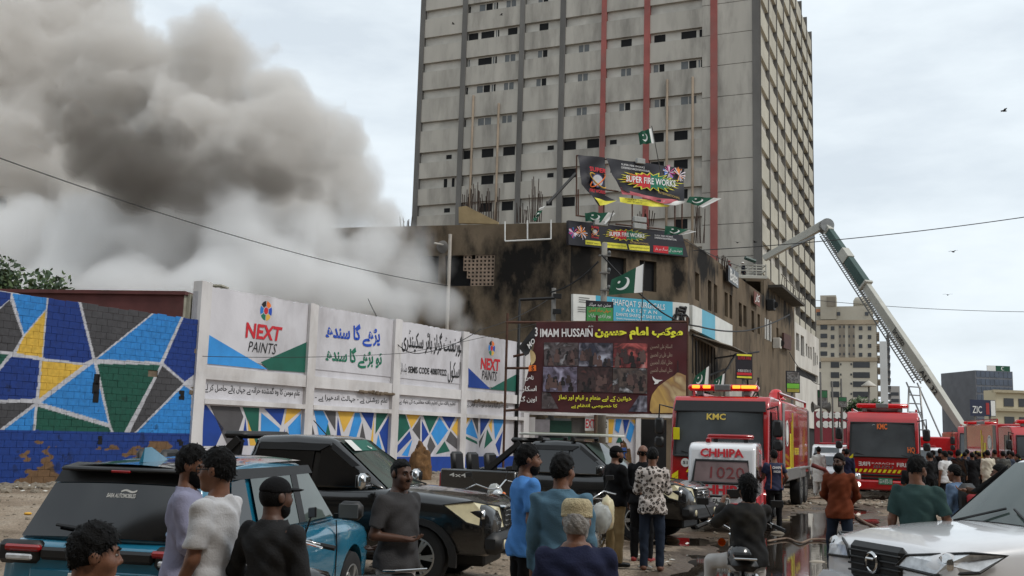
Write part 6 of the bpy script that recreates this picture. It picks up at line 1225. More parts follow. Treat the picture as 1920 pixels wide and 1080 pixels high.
# ---------------------------------------------------------------- ambulance
def ambulance():
    fz = math.radians(17); rz = math.pi/2-fz; b = gx(1352, 21.6); t = thing('ambulance', 'small white ambulance van with red CHHIPA lettering seen from behind', 'ambulance', b, rz)
    prof = [(.02, .34), (0, .70), (.03, .98), (.15, 1.50), (.21, 1.76), (.40, 1.85), (2.3, 1.88), (2.7, 1.76), (3.05, 1.10), (3.2, .95), (3.22, .40), (3.1, .30), (.1, .30)]
    o = MB().prism([(x, -.70, z) for x, z in prof], (0, 1.40, 0)).build('body', WHTC, t, True, None, 0, .07); o.data.set_sharp_from_angle(angle=math.radians(50))
    pane('rear_window', t, [(.035, .60, 1.02), (.035, -.60, 1.02), (.14, -.54, 1.48), (.14, .54, 1.48)], M('dusty_rear_glass', (128, 110, 110), .3, 0, .25, 3), .012, .0)
    P = [np.array(p) for p in ((.035, .60, 1.02), (.035, -.60, 1.02), (.14, -.54, 1.48), (.14, .54, 1.48))]; f_ = lambda u, v, P=P: tuple(P[0]*(1-u)*(1-v)+P[1]*u*(1-v)+P[2]*u*v+P[3]*(1-u)*v)
    MB().tube([f_(0, 0), f_(1, 0), f_(1, 1), f_(0, 1), f_(0, 0)], .03, 6).build('window_seal', BLKP, t); ltext(t, '1020', [f_(.30, .2), f_(.92, .2), f_(.92, .72), f_(.30, .72)], M('faded_red', (122, 50, 52), .6), .0, .02)
    ltext(t, 'CHHIPA', [(.16, .46, 1.55), (.16, -.46, 1.55), (.20, -.44, 1.73), (.20, .44, 1.73)], P_RED, .04, .02); ltext(t, 'CHHIPA', [(.005, .52, .78), (.005, -.52, .78), (.025, -.54, .98), (.025, .54, .98)], P_RED, .05, .012)
    MB().cbox((0, 0, .745), (.05, .72, .05), .015).build('plate_lamp_bar', BLKP, t); plate(t, (-.02, 0, .64), rot('Z', -math.pi/2), 'EA-2173', .38, .16); MB().cbox((.0, 0, .535), (.02, 1.28, .11), .005).build('red_band', FW, t)
    MB().cbox((-.003, 0, .60), (.02, 1.30, .03), .004).build('red_stripe', P_RED, t); ltext(t, '24 HOURS EMERGENCY SERVICE', [(-.012, .55, .50), (-.012, -.55, .50), (-.012, -.55, .57), (-.012, .55, .57)], P_RED, .03, .006)
    MB().cbox((-.02, 0, .40), (.12, 1.38, .16), .03).build('bumper', BLKP, t); 
    for k in range(14): MB().cbox((-.085, -.6+k*.092, .355), (.012, .045, .04), .004).build('reflector', AMBER, t)
    for s in (-1, 1):
        MB().cbox((.03, s*.655, .80), (.06, .07, .30), .02).build('tail_light', TAIL, t)
        for x0, x1 in ((.42, 1.25), (1.33, 2.05), (2.12, 2.66)): MB().prism([(x0, s*.705, 1.08), (x1, s*.705, 1.08), (x1-.06, s*.66, 1.58), (x0+.05, s*.66, 1.58)], (0, s*.02, 0)).build('side_window', TINT, t)
        MB().cbox((1.5, s*.712, .62), (2.6, .012, .20), .004).build('red_stripe', P_RED, t); ltext(t, 'CHHIPA', [(1.3, s*.70, 1.62), (2.0, s*.70, 1.62), (2.0, s*.665, 1.74), (1.3, s*.665, 1.74)][::1 if s < 0 else -1], P_RED, .03, .03)
        for x in (.62, 2.5): wheel(t, x, s*.62, .28, .17, 5, RIM, s)
    lb = MB(); lb.cbox((1.0, -.12, 1.99), (.22, 1.0, .10), .03); o = lb.build('light_bar', TAIL, t, True, 40)
    for s in (-.45, .2): MB().cbox((1.0, s, 1.915), (.12, .1, .09), .01).build('light_bar_foot', BLKP, o)
    MB().cbox((.45, .30, 1.90), (.12, .12, .12), .03).build('beacon', TAIL, t)
ambulance()
# ---------------------------------------------------------------- fire engines
YELR = M('reflective_yellow', (226, 214, 30), .4, 0, .06, 5); GOLDL = M('gold_letter', (224, 196, 92), .4); GREYM = M('grey_metal', (132, 132, 130), .45, .5, .15, 4); GLIT = M('lit_amber_lamp', (255, 130, 40), .3, 0, 0, emit=3.0); RLENS = M('red_lamp_glass', (190, 16, 22), .15, 0, .1, 3, coat=.7, emit=.15); DKGL = M('truck_windscreen', (72, 77, 80), .14, 0, .35, .9, spec=.8)  # truck windscreen: grey of its reflection is put into the base colour
def fire_engine(label, front, fz, style, L=9.0, W=2.5, H=3.05, group='red fire engines'):
    """front: ground point under the bumper centre; the engine faces the camera, its body running back along the street"""
    rz = -math.pi/2-fz; t = thing('fire_engine', label, 'fire engine', front, rz, group); hw = W/2
    prof = [(0, .45), (.02, .95), (-.02, 1.42), (-.16, 2.45), (-.28, H-.25), (-.50, H-.03), (-1.0, H), (-2.25, H), (-2.3, H-.1), (-2.3, .62), (-1.85, .62), (-1.75, .95), (-1.45, 1.12), (-1.0, 1.12), (-.72, .95), (-.62, .45)]
    o = MB().prism([(x, -hw+.03, z) for x, z in prof], (0, W-.06, 0)).build('cab', REDC, t, True, None, 0, .06); o.data.set_sharp_from_angle(angle=math.radians(40))
    q = [(0.0, hw*.88, 1.50), (0.0, -hw*.88, 1.50), (-.19, -hw*.86, H-.42), (-.19, hw*.86, H-.42)]; q = [(-.02, -hw*.89, 1.50), (-.02, hw*.89, 1.50), (-.20, hw*.86, H-.42), (-.20, -hw*.86, H-.42)]
    pane('windscreen', t, q, DKGL, .03, .05); P = [np.array(p) for p in q]; f_ = lambda u, v: tuple(P[0]*(1-u)*(1-v)+P[1]*u*(1-v)+P[2]*u*v+P[3]*(1-u)*v+np.array((.05, 0, 0)))
    MB().tube([f_(0, 0), f_(1, 0), f_(1, 1), f_(0, 1), f_(0, 0)], .035, 6).build('windscreen_seal', BLKP, t)
    if style == 'man': MB().prism([(-.16, -hw*.92, H-.42), (-.16, hw*.92, H-.42), (-.27, hw*.9, H-.16), (-.27, -hw*.9, H-.16)], (.05, 0, .01)).build('visor_band', BLKP, t)
    for u0, u1 in ((.30, .08), (.62, .36), (.93, .68)): MB().tube([f_(u0, .0), f_(u1, .10)], .018, 5).build('wiper', BLKP, t)
    fx = lambda z: .02 if z < 1.42 else .02-.04*(z-.95)
    if style == 'man':
        ltext(t, 'KMC', [f_(.36, .80), f_(.58, .80), f_(.58, .94), f_(.36, .94)], GOLDL, .03, .07); ltext(t, 'HQ', [f_(.90, .04), f_(.97, .04), f_(.97, .14), f_(.90, .14)], P_OR, .02, .07); MB().cbox((.03, -hw*.86+.02, 2.05), (.02, .16, .30), .004).build('permit_sticker', YELR, t)
        for k in range(3): MB().cbox((.035, 0, 1.02-k*.20), (.06, 1.55-.1*k, .12), .03).build('grille_slot', BLKP, t)
        MB().lathe([(0, .05), (.11, .05)], (0, -.82, 1.33), 18, 'X').build('number_disc', FW, t); ltext(t, '51', [(.055, -.88, 1.29), (.055, -.76, 1.29), (.055, -.76, 1.37), (.055, -.88, 1.37)], P_BLK, .03, .004)
        for k in range(6): y = -.75+k*.28; MB().prism([(.055, y-.05, 1.10), (.055, y+.10, 1.10), (.055, y+.18, 1.22), (.055, y+.03, 1.22)], (.01, 0, 0)).build('yellow_chevron', YELR, t)
        for z in (.82, .95): MB().prism([(.055, -1.16, z-.05), (.055, -1.0, z+.06), (.055, -1.0, z+.18), (.055, -1.16, z+.07)], (.01, 0, 0)).build('yellow_chevron', YELR, t)
    else:
        ltext(t, 'KMC', [f_(.42, .80), f_(.58, .80), f_(.58, .97), f_(.42, .97)], P_OR, .03, .07); ltext(t, 'HQ', [f_(.88, .10), f_(.99, .10), f_(.99, .30), f_(.88, .30)], P_OR, .02, .07); MB().lathe([(.075, 0), (.09, .01), (.075, .02)], f_(.37, .88), 14, 'X').build('seal_ring', FW, t)
        fr = [(.06, -.80, 1.17), (.06, -.42, 1.17), (.06, -.42, 1.31), (.06, -.80, 1.31)]; ltext(t, 'FIRE', [fr[1], fr[0], fr[3], fr[2]], FW, .02, -.006); ltext(t, 'FIRE', [(.06, .46, 1.17), (.06, .82, 1.17), (.06, .82, 1.31), (.06, .46, 1.31)], FW, .02, .006)
        ltext(t, 'ISUZU', [(.06, -.30, 1.10), (.06, .34, 1.10), (.06, .34, 1.20), (.06, -.30, 1.20)], CHROME, .03, .008); ltext(t, 'KARACHI', [(.06, -.36, 1.24), (.06, .36, 1.24), (.06, .36, 1.30), (.06, -.36, 1.30)], FW, 0, .006)
        for k in range(12): y = -.95+k*.16; MB().prism([(.055, y-.03, .95), (.055, y+.06, .95), (.055, y+.12, 1.06), (.055, y+.03, 1.06)], (.01, 0, 0)).build('yellow_chevron', YELR, t)
        for s in (-1, 1):
            for k in range(2): MB().prism([(.05, s*.98, 1.24+k*.22), (.05, s*1.20, 1.04+k*.22), (.05, s*1.20, 1.16+k*.22), (.05, s*.98, 1.36+k*.22)], (.012, 0, 0)).build('yellow_chevron', YELR, t)
        for z in (.86, .74): MB().cbox((.04, 0, z), (.06, 1.9, .07), .02).build('grille_slot', BLKP, t)
    bm = MB(); bm.cbox((.06, 0, .52), (.26, W-.04, .34), .06); bm.build('bumper', REDC, t, True, 40)
    for s in (-1, 1):
        hl = MB().cbox((.06, s*(hw-.32), .78 if style != 'man' else .60), (.16, .34, .26), .05).build('headlight', LENSC, t, True, 40); MB().lathe([(0, .02), (.08, .0), (.1, -.03)], (.15, s*(hw-.32), .78 if style != 'man' else .60), 14, 'X').build('bulb_reflector', CHROME, hl, True)
        if style != 'man': MB().lathe([(0, .02), (.09, 0)], (.20, s*(hw-.40), .52), 12, 'X').build('fog_lamp', M('lit_white_lamp', (255, 250, 235), .2, 0, 0, emit=2.0) if s < 0 else LENSC, t)
        MB().prism([(-.38, s*hw*.985, 1.55), (-1.25, s*hw*.985, 1.55), (-1.25, s*hw*.985, H-.42), (-.52, s*hw*.985, H-.42)], (0, s*.02, 0)).build('side_window', TINT, t)
        seam(t, [(-.28, s*hw*.985, 1.1), (-.4, s*hw*.985, H-.4), (-1.35, s*hw*.985, H-.4), (-1.35, s*hw*.985, 1.1)], .012)
        ma = MB().tube([(-.15, s*hw*.95, H-.35), (.12, s*(hw+.22), H-.28), (.12, s*(hw+.24), H-.7)], .022, 6).build('mirror_arm', BLKP, t); MB().cbox((.12, s*(hw+.22), H-.82), (.14, .24, .42), .05).build('mirror_head', BLKP, ma, True, 40); MB().cbox((.12, s*(hw+.22), H-1.22), (.12, .24, .28), .05).build('mirror_head', BLKP, ma, True, 40)
        for x in ((-1.22, -L+2.3, -L+.95) if style == 'man' else (-1.22, -L+1.8)): wheel(t, x, s*(hw-.17), .52, .32, 8, GREYM, s, .58)
        MB().cbox((-2.0, s*(hw-.1), .55), (.4, .2, .5), .03).build('cab_step', BLKP, t)
    lb = MB().cbox((-.75, 0, H+.20), (.36, W*.72, .16), .05).build('light_bar', RLENS, t, True, 40)
    MB().cbox((-.74, 0, H+.20), (.38, .42, .162), .02).build('speaker_panel', GREYM, lb)
    if style == 'man':
        for y in (-.68, -.40, .36, .58, .76): MB().cbox((-.56, y, H+.22), (.03, .20, .08), .02).build('lamp', GLIT, lb)
    for s in (-.6, .6): MB().cbox((-.75, s, H+.06), (.2, .16, .14), .02).build('light_bar_foot', GREYM, t)
    body = MB(); body.cbox((-2.45-(L-2.45)/2, 0, 1.98), (L-2.5, W, 2.1), .06); body.build('tank_body', REDC, t, True, 40)
    MB().cbox((-2.5-(L-2.5)/2, 0, .75), (L-2.4, W*.6, .3), .03).build('chassis', BLKP, t)
    for s in (-1, 1):
        for x in (-2.75, -L+.28): MB().cbox((x, s*(hw+.008), 2.0), (.44, .02, 1.9), .005).build('roller_shutter', GREYM, t)
        MB().cbox((-L/2-.9, s*(hw-.06), 1.02), (L-4.5, .16, .36), .03).build('side_locker', GREYM, t)
        pts = [(-3.35, .96+.05), (-3.35, 1.12), (-4.3, 1.12), (-4.3, 2.1), (-4.05, 2.1)]
        yl = s*(hw+.006)
        for a, b, c, d in (((-3.3, 1.1), (-4.35, 1.1), (-4.35, 1.22), (-3.3, 1.22)), ((-4.2, 1.22), (-4.45, 1.22), (-4.45, 2.15), (-4.2, 2.15)), ((-4.6, 1.15), (-4.7, 1.15), (-4.7, 2.5), (-4.6, 2.5)), ((-4.85, 1.15), (-4.95, 1.15), (-4.95, 2.75), (-4.85, 2.75))): MB().prism([(p[0], yl, p[1]) for p in (a, b, c, d)], (0, s*.006, 0)).build('yellow_stripe', YELR, t)
        MB().lathe([(0, 0), (.36, 0), (.36, -s*.004)], (-3.55, s*(hw+.012), 2.15), 26, 'Y').build('crest_disc', FW, t); MB().lathe([(.26, 0), (.30, 0)], (-3.55, s*(hw+.018), 2.15), 26, 'Y').build('crest_ring', GREYM, t)
        if s > 0 or True: cs = [(-5.15, yl, 1.55), (-6.3, yl, 1.55), (-6.3, yl, 1.75), (-5.15, yl, 1.75)]; cs = cs if s > 0 else [cs[1], cs[0], cs[3], cs[2]]; ltext(t, 'WATER TENDER', cs, YELR, .03, .012)
        ar = MB().cbox((-L+1.62, s*(hw-.02), 1.13), (2.9, .12, .08), .02); 
        for xx in (-L+.15, -L+3.05): ar.cbox((xx, s*(hw-.02), .95), (.08, .12, .42), .02)
        ar.build('mudguard', GREYM, t)
        MB().tube([(-2.6, s*(hw-.1), 3.06), (-2.6, s*(hw-.1), 3.22), (-L+.2, s*(hw-.1), 3.22), (-L+.2, s*(hw-.1), 3.06)], .04, 6).build('top_rail', REDC, t)
    return t
fire_engine('fire engine with lit amber light bar and KMC in gold behind the ambulance', gx(1347, 25.6), math.radians(22), 'man', 9.6, 2.5, 3.05)
fire_engine('fire engine with yellow chevrons and FIRE lettering facing the puddle', gx(1657, 36), math.radians(22), 'isuzu', 8.2, 2.45, 3.1)
e3 = fire_engine('fire engine farther back behind the crowd at the right', gx(1842, 57), math.radians(27), 'isuzu', 8.5, 2.45, 3.1)
fire_engine('fire engine cut by the right picture edge', gx(1962, 44), math.radians(10), 'isuzu', 8, 2.45, 2.9)
plate_t = [o for o in bpy.data.objects if o.name.startswith('fire_engine')][1]
plate(plate_t, (.20, .08, .66), rot('Z', math.pi/2), 'GS-14 BTS-118', .46, .22, M('plate_green', (20, 120, 86), .5), FW)
for o_ in (e3, plate_t): MB().cbox((-1.35, 0, 3.22), (1.1, 1.25, .24), .10).build('roof_pod', WHTC, o_, True, 40)
hm_ = thing('red_helmet', 'red firefighter helmet resting on top of the first fire engine body', 'helmet', at(1455, 748, 28.6)); MB().lathe([(.0, .28), (.12, .25), (.19, .14), (.21, .02), (.27, 0), (.27, -.02)], (0, 0, 0), 18).build('shell', RLENS, hm_, True); MB().cbox((0, -.12, -.06), (.30, .24, .14), .05).build('visor', BLKP, hm_)
# ---------------------------------------------------------------- aerial ladder
BOOMG = M('boom_green', (30, 62, 56), .45, 0, .12, 2); BOOMW = M('boom_cream', (170, 168, 158), .45, 0, .08, 1.5)
lb_ = at(1800, 795, 68); lt_ = at(1548, 424, 80); bk = at(1408, 515, 83)
al = thing('aerial_ladder', 'long cream and green telescopic boom of an aerial ladder truck', 'crane', Vector((lb_.x, lb_.y, 0)))
def boom(p, q, w0, w1, h0, h1, mat, nm):
    p, q = Vector(p), Vector(q); t_ = (q-p).normalized(); a = t_.cross(Vector((0, 0, 1))).normalized(); b = a.cross(t_); vs = []
    for c, w_, h in ((p, w0, h0), (q, w1, h1)): vs += [c+a*sx*w_/2+b*sz*h/2 for sx, sz in ((-1, -1), (1, -1), (1, 1), (-1, 1))]
    return world_part(MB().add(vs, [(3, 2, 1, 0), (4, 5, 6, 7), (0, 1, 5, 4), (1, 2, 6, 5), (2, 3, 7, 6), (3, 0, 4, 7)]).build(nm, mat, None, bevel=.04), al)
D = lt_-lb_; pt_b = lambda s, o=0.0: lb_+D*s
boom(pt_b(-.02), pt_b(.24), .5, .5, .45, .7, BOOMW, 'boom_section'); boom(pt_b(.24), pt_b(.66), .5, .45, .7, .6, BOOMW, 'boom_section'); boom(pt_b(.655), pt_b(.665), .75, .75, .95, .95, BOOMW, 'boom_collar')
boom(pt_b(.665), pt_b(.80), .58, .56, .76, .72, BOOMG, 'boom_section'); boom(pt_b(.80), pt_b(.85), .66, .66, .85, .82, BOOMW, 'boom_collar'); boom(pt_b(.85), pt_b(.965), .5, .48, .64, .6, BOOMG, 'boom_section'); boom(pt_b(.965), pt_b(1.02), .55, .5, .7, .75, BOOMW, 'boom_head')
td = D.normalized(); ta = td.cross(Vector((0, 0, 1))).normalized(); tb = ta.cross(td)
ld = MB()
for s in (-1, 1): ld.tube([pt_b(.22)-tb*.62+ta*.3*s, pt_b(.98)-tb*.45+ta*.3*s], .06, 5); ld.tube([pt_b(.22)-tb*1.0+ta*.3*s, pt_b(.98)-tb*.75+ta*.3*s], .05, 5)
for k in range(70):
    s = .22+.76*k/69; o1 = .62-.17*k/69; o2 = 1.0-.25*k/69
    for e in (-1, 1): ld.tube([pt_b(s)-tb*o1+ta*.3*e, pt_b(s+.008)-tb*o2+ta*.3*e], .03, 4)
    ld.tube([pt_b(s)-tb*o1-ta*.3, pt_b(s)-tb*o1+ta*.3], .035, 4)
world_part(ld.build('ladder', GREYM, None), al)
ld2 = MB(); f0 = pt_b(.22)-tb*1.4; f1 = Vector((lb_.x-3.0, lb_.y, 1.2))
for s in (-.5, .5): ld2.tube([f0+ta*s, f1+ta*s*1.6], .07, 5); ld2.tube([f0+ta*s+td*.4, Vector((lb_.x-1.2, lb_.y, 1.4))+ta*s], .06, 5)
for k in range(8): p = f0.lerp(f1, k/8); ld2.tube([p-ta*.6, p+ta*.6], .04, 4)
world_part(ld2.build('lower_ladder', GREYM, None), al)
for s, txt, sz in ((.185, 'ALP 32', .075), ):
    a_ = pt_b(s)+ta*0; n_ = -ta if (-ta).y < 0 else ta; u_ = -td
    c0 = pt_b(s+.05)+n_*.28-tb*.17; cs = [c0, c0+u_*2.2, c0+u_*2.2+tb*.35, c0+tb*.35]; 
    co, fs = text_mesh(txt, .02, 0); letter(al, txt, cs, P_BLK, .02, off=.02, n=n_)
    letter(al, 'bronto', [c0-u_*3.9, c0-u_*2.4, c0-u_*2.4+tb*.5, c0-u_*3.9+tb*.5], P_BLK, .01, off=.02, n=n_)
jt = boom(lt_+Vector((0, 0, .2)), bk+Vector((1.1, 0, 1.4)), .55, .45, .65, .5, BOOMW, 'jib'); boom(lt_+Vector((-.9, 0, -.9)), lt_.lerp(bk, .45)+Vector((0, 0, .1)), .2, .2, .22, .22, GREYM, 'jib_cylinder'); world_part(MB().lathe([(0, -.5), (.55, -.5), (.55, .5), (0, .5)], lt_, 18, 'Y').build('knuckle', GREYM, None, True, 40), al)
world_part(MB().cbox(Vector((lb_.x+.3, lb_.y, 2.2)), (2.2, 2.2, 1.4), .1).build('turntable', REDC, None), al)
ck = MB(); ck.cbox((lb_.x-1.0, lb_.y+.5, 1.7), (5.5, 2.4, 1.7), .08); world_part(ck.build('truck_body', REDC, None), al)
for x in (-3.0, .5): wt = MB().lathe([(0, -.2), (.52, -.2), (.52, .2), (0, .2)], (lb_.x+x, lb_.y-.7, .52), 20, 'Y').build('wheel', TYRE, None); world_part(wt, al)
bkm = MB(); bx, by, bz = bk
for z in (0, .45, .9):
    for a, b in (((-1.1, -.6), (1.1, -.6)), ((1.1, -.6), (1.1, .6)), ((1.1, .6), (-1.1, .6)), ((-1.1, .6), (-1.1, -.6))): bkm.tube([(bx+a[0], by+a[1], bz-.2+z), (bx+b[0], by+b[1], bz-.2+z)], .05, 5)
for x in (-1.1, -.4, .3, 1.1):
    for y in (-.6, .6): bkm.tube([(bx+x, by+y, bz-.2), (bx+x, by+y, bz+.8)], .05, 5)
bkm.cbox((bx, by, bz-.3), (2.4, 1.4, .28), .04); world_part(bkm.build('basket', BOOMW, None), al); world_part(MB().tube([(bx+.2, by-.7, bz+1.0), (bx-.7, by-.9, bz+1.25)], .16, 8).build('water_monitor', BOOMG, None), al)
# ---------------------------------------------------------------- other traffic
def van(label, px, d, fz, L=3.6, W=1.5, H=1.85, mat=WHTC, txt='CHHIPA'):
    b = gx(px, d); t = thing('parked_van', label, 'van', b, -math.pi/2-fz, 'white vans down the street'); hw = W/2
    prof = [(.0, .35), (.02, .75), (-.35, .95), (-.75, H-.12), (-1.0, H), (-L+.15, H), (-L, H-.25), (-L, .35)]
    o = MB().prism([(x, -hw, z) for x, z in prof], (0, W, 0)).build('body', mat, t, True, None, 0, .07); o.data.set_sharp_from_angle(angle=math.radians(45))
    pane('windscreen', t, [(-.36, -hw*.85, .98), (-.36, hw*.85, .98), (-.73, hw*.8, H-.16), (-.73, -hw*.8, H-.16)], DKGL, .03, .02)
    for s in (-1, 1):
        for x0, x1 in ((-.7, -1.5), (-1.6, -2.4), (-2.5, -L+.3)): MB().prism([(x0, s*hw, 1.05), (x1, s*hw, 1.05), (x1, s*hw, H-.25), (x0-.1, s*hw, H-.25)], (0, s*.012, 0)).build('side_window', TINT, t)
        for x in (-.6, -L+.7): wheel(t, x, s*(hw-.09), .29, .18, 5, RIM, s)
        MB().cbox((.0, s*(hw-.2), .68), (.08, .26, .16), .03).build('headlight', LENSC, t)
    if txt: MB().cbox((-1.1, 0, H+.06), (.2, W*.6, .1), .03).build('light_bar', TAIL, t); ltext(t, txt, [(-.3, -hw*.6, .80), (-.3, hw*.6, .80), (-.34, hw*.6, .93), (-.34, -hw*.6, .93)], P_RED, .03, .05)
    MB().cbox((.02, 0, .42), (.12, W, .2), .04).build('bumper', BLKP, t)
van('white car half hidden between the first two fire engines', 1556, 43, math.radians(35), 3.7, 1.55, 1.5, WHTC, None); van('white ambulance down the street between the fire engines', 1548, 52, math.radians(25)); van('second white ambulance farther down the street', 1572, 60, math.radians(22)); van('white van beside the second fire engine', 1741, 54, math.radians(20))
def motorbike(label, loc, rz, lean=0.0, plate_txt=None, red=False):
    t = thing('motorcycle', label, 'motorcycle', loc, rz, 'motorcycles'); tk = M('bike_red', (150, 24, 28), .25, .1, .1, coat=.7) if red else BLKC
    for x in (.63, -.62):
        w_ = MB().lathe([(.25, -.035), (.29, -.04), (.305, 0), (.29, .04), (.25, .035), (.25, -.035)], (x, 0, .305), 26, 'Y').build('wheel', TYRE, t, True); sp = MB()
        for k in range(12): a = 2*math.pi*k/12; sp.tube([(x, 0, .305), (x+.25*math.cos(a), 0, .305+.25*math.sin(a))], .004, 4)
        sp.lathe([(0, -.05), (.05, -.05), (.05, .05), (0, .05)], (x, 0, .305), 10, 'Y'); sp.build('spokes', CHROME, w_)
        MB().tube([(x+.33*math.cos(a), 0, .31+.33*math.sin(a)) for a in np.linspace(.5, 2.7, 10)], .05, 6).build('mudguard', CHROME if x > 0 else BLKP, t, True)
    for s in (-1, 1): MB().tube([(.63, s*.07, .305), (.40, s*.08, .98)], .022, 6).build('fork_leg', CHROME, t); MB().tube([(-.62, s*.11, .32), (-.35, s*.11, .68)], .03, 6).build('shock_absorber', CHROME, t); MB().tube([(.05, s*.12, .3), (-.75, s*.14, .34)], .035, 6).build('exhaust' if s < 0 else 'swing_arm', CHROME, t)
    MB().tube([(.38, 0, .90), (.1, 0, .42), (-.3, 0, .42), (-.4, 0, .66), (.36, 0, .82)], .03, 6).build('frame', BLKP, t); en = MB(); en.cbox((.06, 0, .42), (.34, .22, .26), .05); en.tube([(.1, 0, .5), (.26, 0, .66)], [.09, .08], 8); en.build('engine', GREYM, t, True, 40)
    MB().lathe([(.0, .0), (.10, .03), (.13, .15), (.13, .3), (.09, .43), (0, .45)], (-.08, 0, .80), 16, 'X').build('fuel_tank', tk, t, True); MB().cbox((-.40, 0, .80), (.72, .24, .10), .045).build('seat', BLKP, t, True, 40)
    hb_ = MB().tube([(.16, -.36, 1.08), (.26, -.26, 1.12), (.40, -.08, 1.02), (.40, .08, 1.02), (.26, .26, 1.12), (.16, .36, 1.08)], .013, 6).build('handlebar', CHROME, t, True)
    for s in (-1, 1):
        MB().tube([(.19, s*.32, 1.09), (.08, s*.42, 1.055)], .02, 6).build('grip', BLKP, hb_); MB().tube([(.24, s*.30, 1.10), (.17, s*.42, 1.06)], .008, 5).build('lever', CHROME, hb_); MB().lathe([(0, .03), (.035, .0), (.04, -.03)], (.36, s*.17, .90), 10, 'X').build('indicator', AMBER, t, True)
        MB().tube([(.24, s*.26, 1.12), (.22, s*.34, 1.28)], .006, 5).build('mirror_stem', BLKP, hb_); MB().cbox((.22, s*.36, 1.30), (.015, .12, .07), .006).build('mirror_glass', BLKP, hb_)
    MB().lathe([(0, .10), (.07, .09), (.085, .03), (.06, -.06), (0, -.08)], (.48, 0, .93), 14, 'X').build('headlamp', LENSC, t, True); MB().cbox((-.86, 0, .66), (.06, .16, .08), .02).build('tail_lamp', TAIL, t); MB().cbox((-.70, 0, .87), (.28, .20, .02), .005).build('carrier', CHROME, t)
    MB().tube([(0, .12, .3), (-.1, .28, .02)], .012, 5).build('side_stand', BLKP, t)
    if plate_txt: plate(t, (-.90, 0, .52), rot('Z', -math.pi/2), plate_txt, .22, .14)
    t.rotation_euler = (lean, 0, rz); return t
mb1 = motorbike('motorcycle whose handlebar shows before the teal car door', gx(598, 7.4), math.radians(215), .12)
motorbike('motorcycle hung with clear plastic bags behind the policeman', gx(1112, 15.0), math.radians(262), .1)
motorbike('motorcycle with white number plate under the person taking a photo', gx(1390, 10.0), math.radians(80), 0, 'KFA-2194')
motorbike('motorcycle leaning by the black pickup rear wheel', gx(925, 17.5), math.radians(290), .15)
bgm_ = M('clear_plastic_bag', (188, 190, 186), .15, 0, .3, 9, trans=.3)
def lump(name, label, cat, loc, sx, sy, sz, mat, seed, group=None):
    t = MB()
    def fn(u, v):
        th = u*2*math.pi; ph = (v-.5)*math.pi; q = Vector((math.cos(th)*math.cos(ph), math.sin(th)*math.cos(ph), math.sin(ph))); k = 1+.5*(float(fbm(np.array([q.x*2.6+seed*3.1+9]), np.array([q.y*2.6+q.z*3.3+9]), seed)[0])-.47)
        return (q.x*sx*k, q.y*sy*k, q.z*sz*k)
    t.grid(fn, 20, 14); o = t.build(name, mat, None, True); o.location = loc; return tag(o, label, cat, group)
lump('plastic_bag', 'clear plastic bag bulging from the motorcycle handlebar', 'bag', gx(1112, 14.3)+Vector((.1, 0, .80)), .15, .13, .2, bgm_, 3); lump('carrier_bag', 'cream and red carrier bag hanging on the motorcycle', 'bag', gx(1124, 14.4)+Vector((.1, 0, .85)), .10, .09, .24, M('cream_bag', (206, 196, 160), .4, 0, .2, 6, dirt=(170, 40, 40), dirt_amt=.6), 4)
lump('white_bag', 'small white plastic bag hanging by the black pickup rear wheel', 'bag', gx(924, 17.2)+Vector((0, 0, .85)), .14, .12, .24, bgm_, 6)
# ---------------------------------------------------------------- people: bodies and clothes as smooth distance fields, meshed with surface nets
def smin(a, b, k): h = np.clip(.5+.5*(b-a)/k, 0, 1); return b+(a-b)*h-k*h*(1-h)
def rcone(P, a, b, r1_, r2_):
    a = np.asarray(a, float); ba = np.asarray(b, float)-a; pa = P-a; t = np.clip(pa @ ba/max(ba @ ba, 1e-9), 0, 1); return np.linalg.norm(pa-t[:, None]*ba, axis=1)-(r1_+(r2_-r1_)*t)
def ell(P, c, r): r = np.asarray(r, float); q = (P-np.asarray(c))/r; k0 = np.linalg.norm(q, axis=1); return (k0-1)*r.min()
def loft(P, tab, inf, z0, z1, lean=0.0):
    z = P[:, 2]; T = np.array(tab); rx = np.interp(z, T[:, 0], T[:, 1])+inf; ry = np.interp(z, T[:, 0], T[:, 2])+inf; yo = np.interp(z, T[:, 0], T[:, 3])+lean*np.maximum(0, z-.95)
    d = (np.sqrt((P[:, 0]/rx)**2+((P[:, 1]-yo)/ry)**2)-1)*np.minimum(rx, ry); return np.maximum(d, np.maximum(z0-z, z-z1))
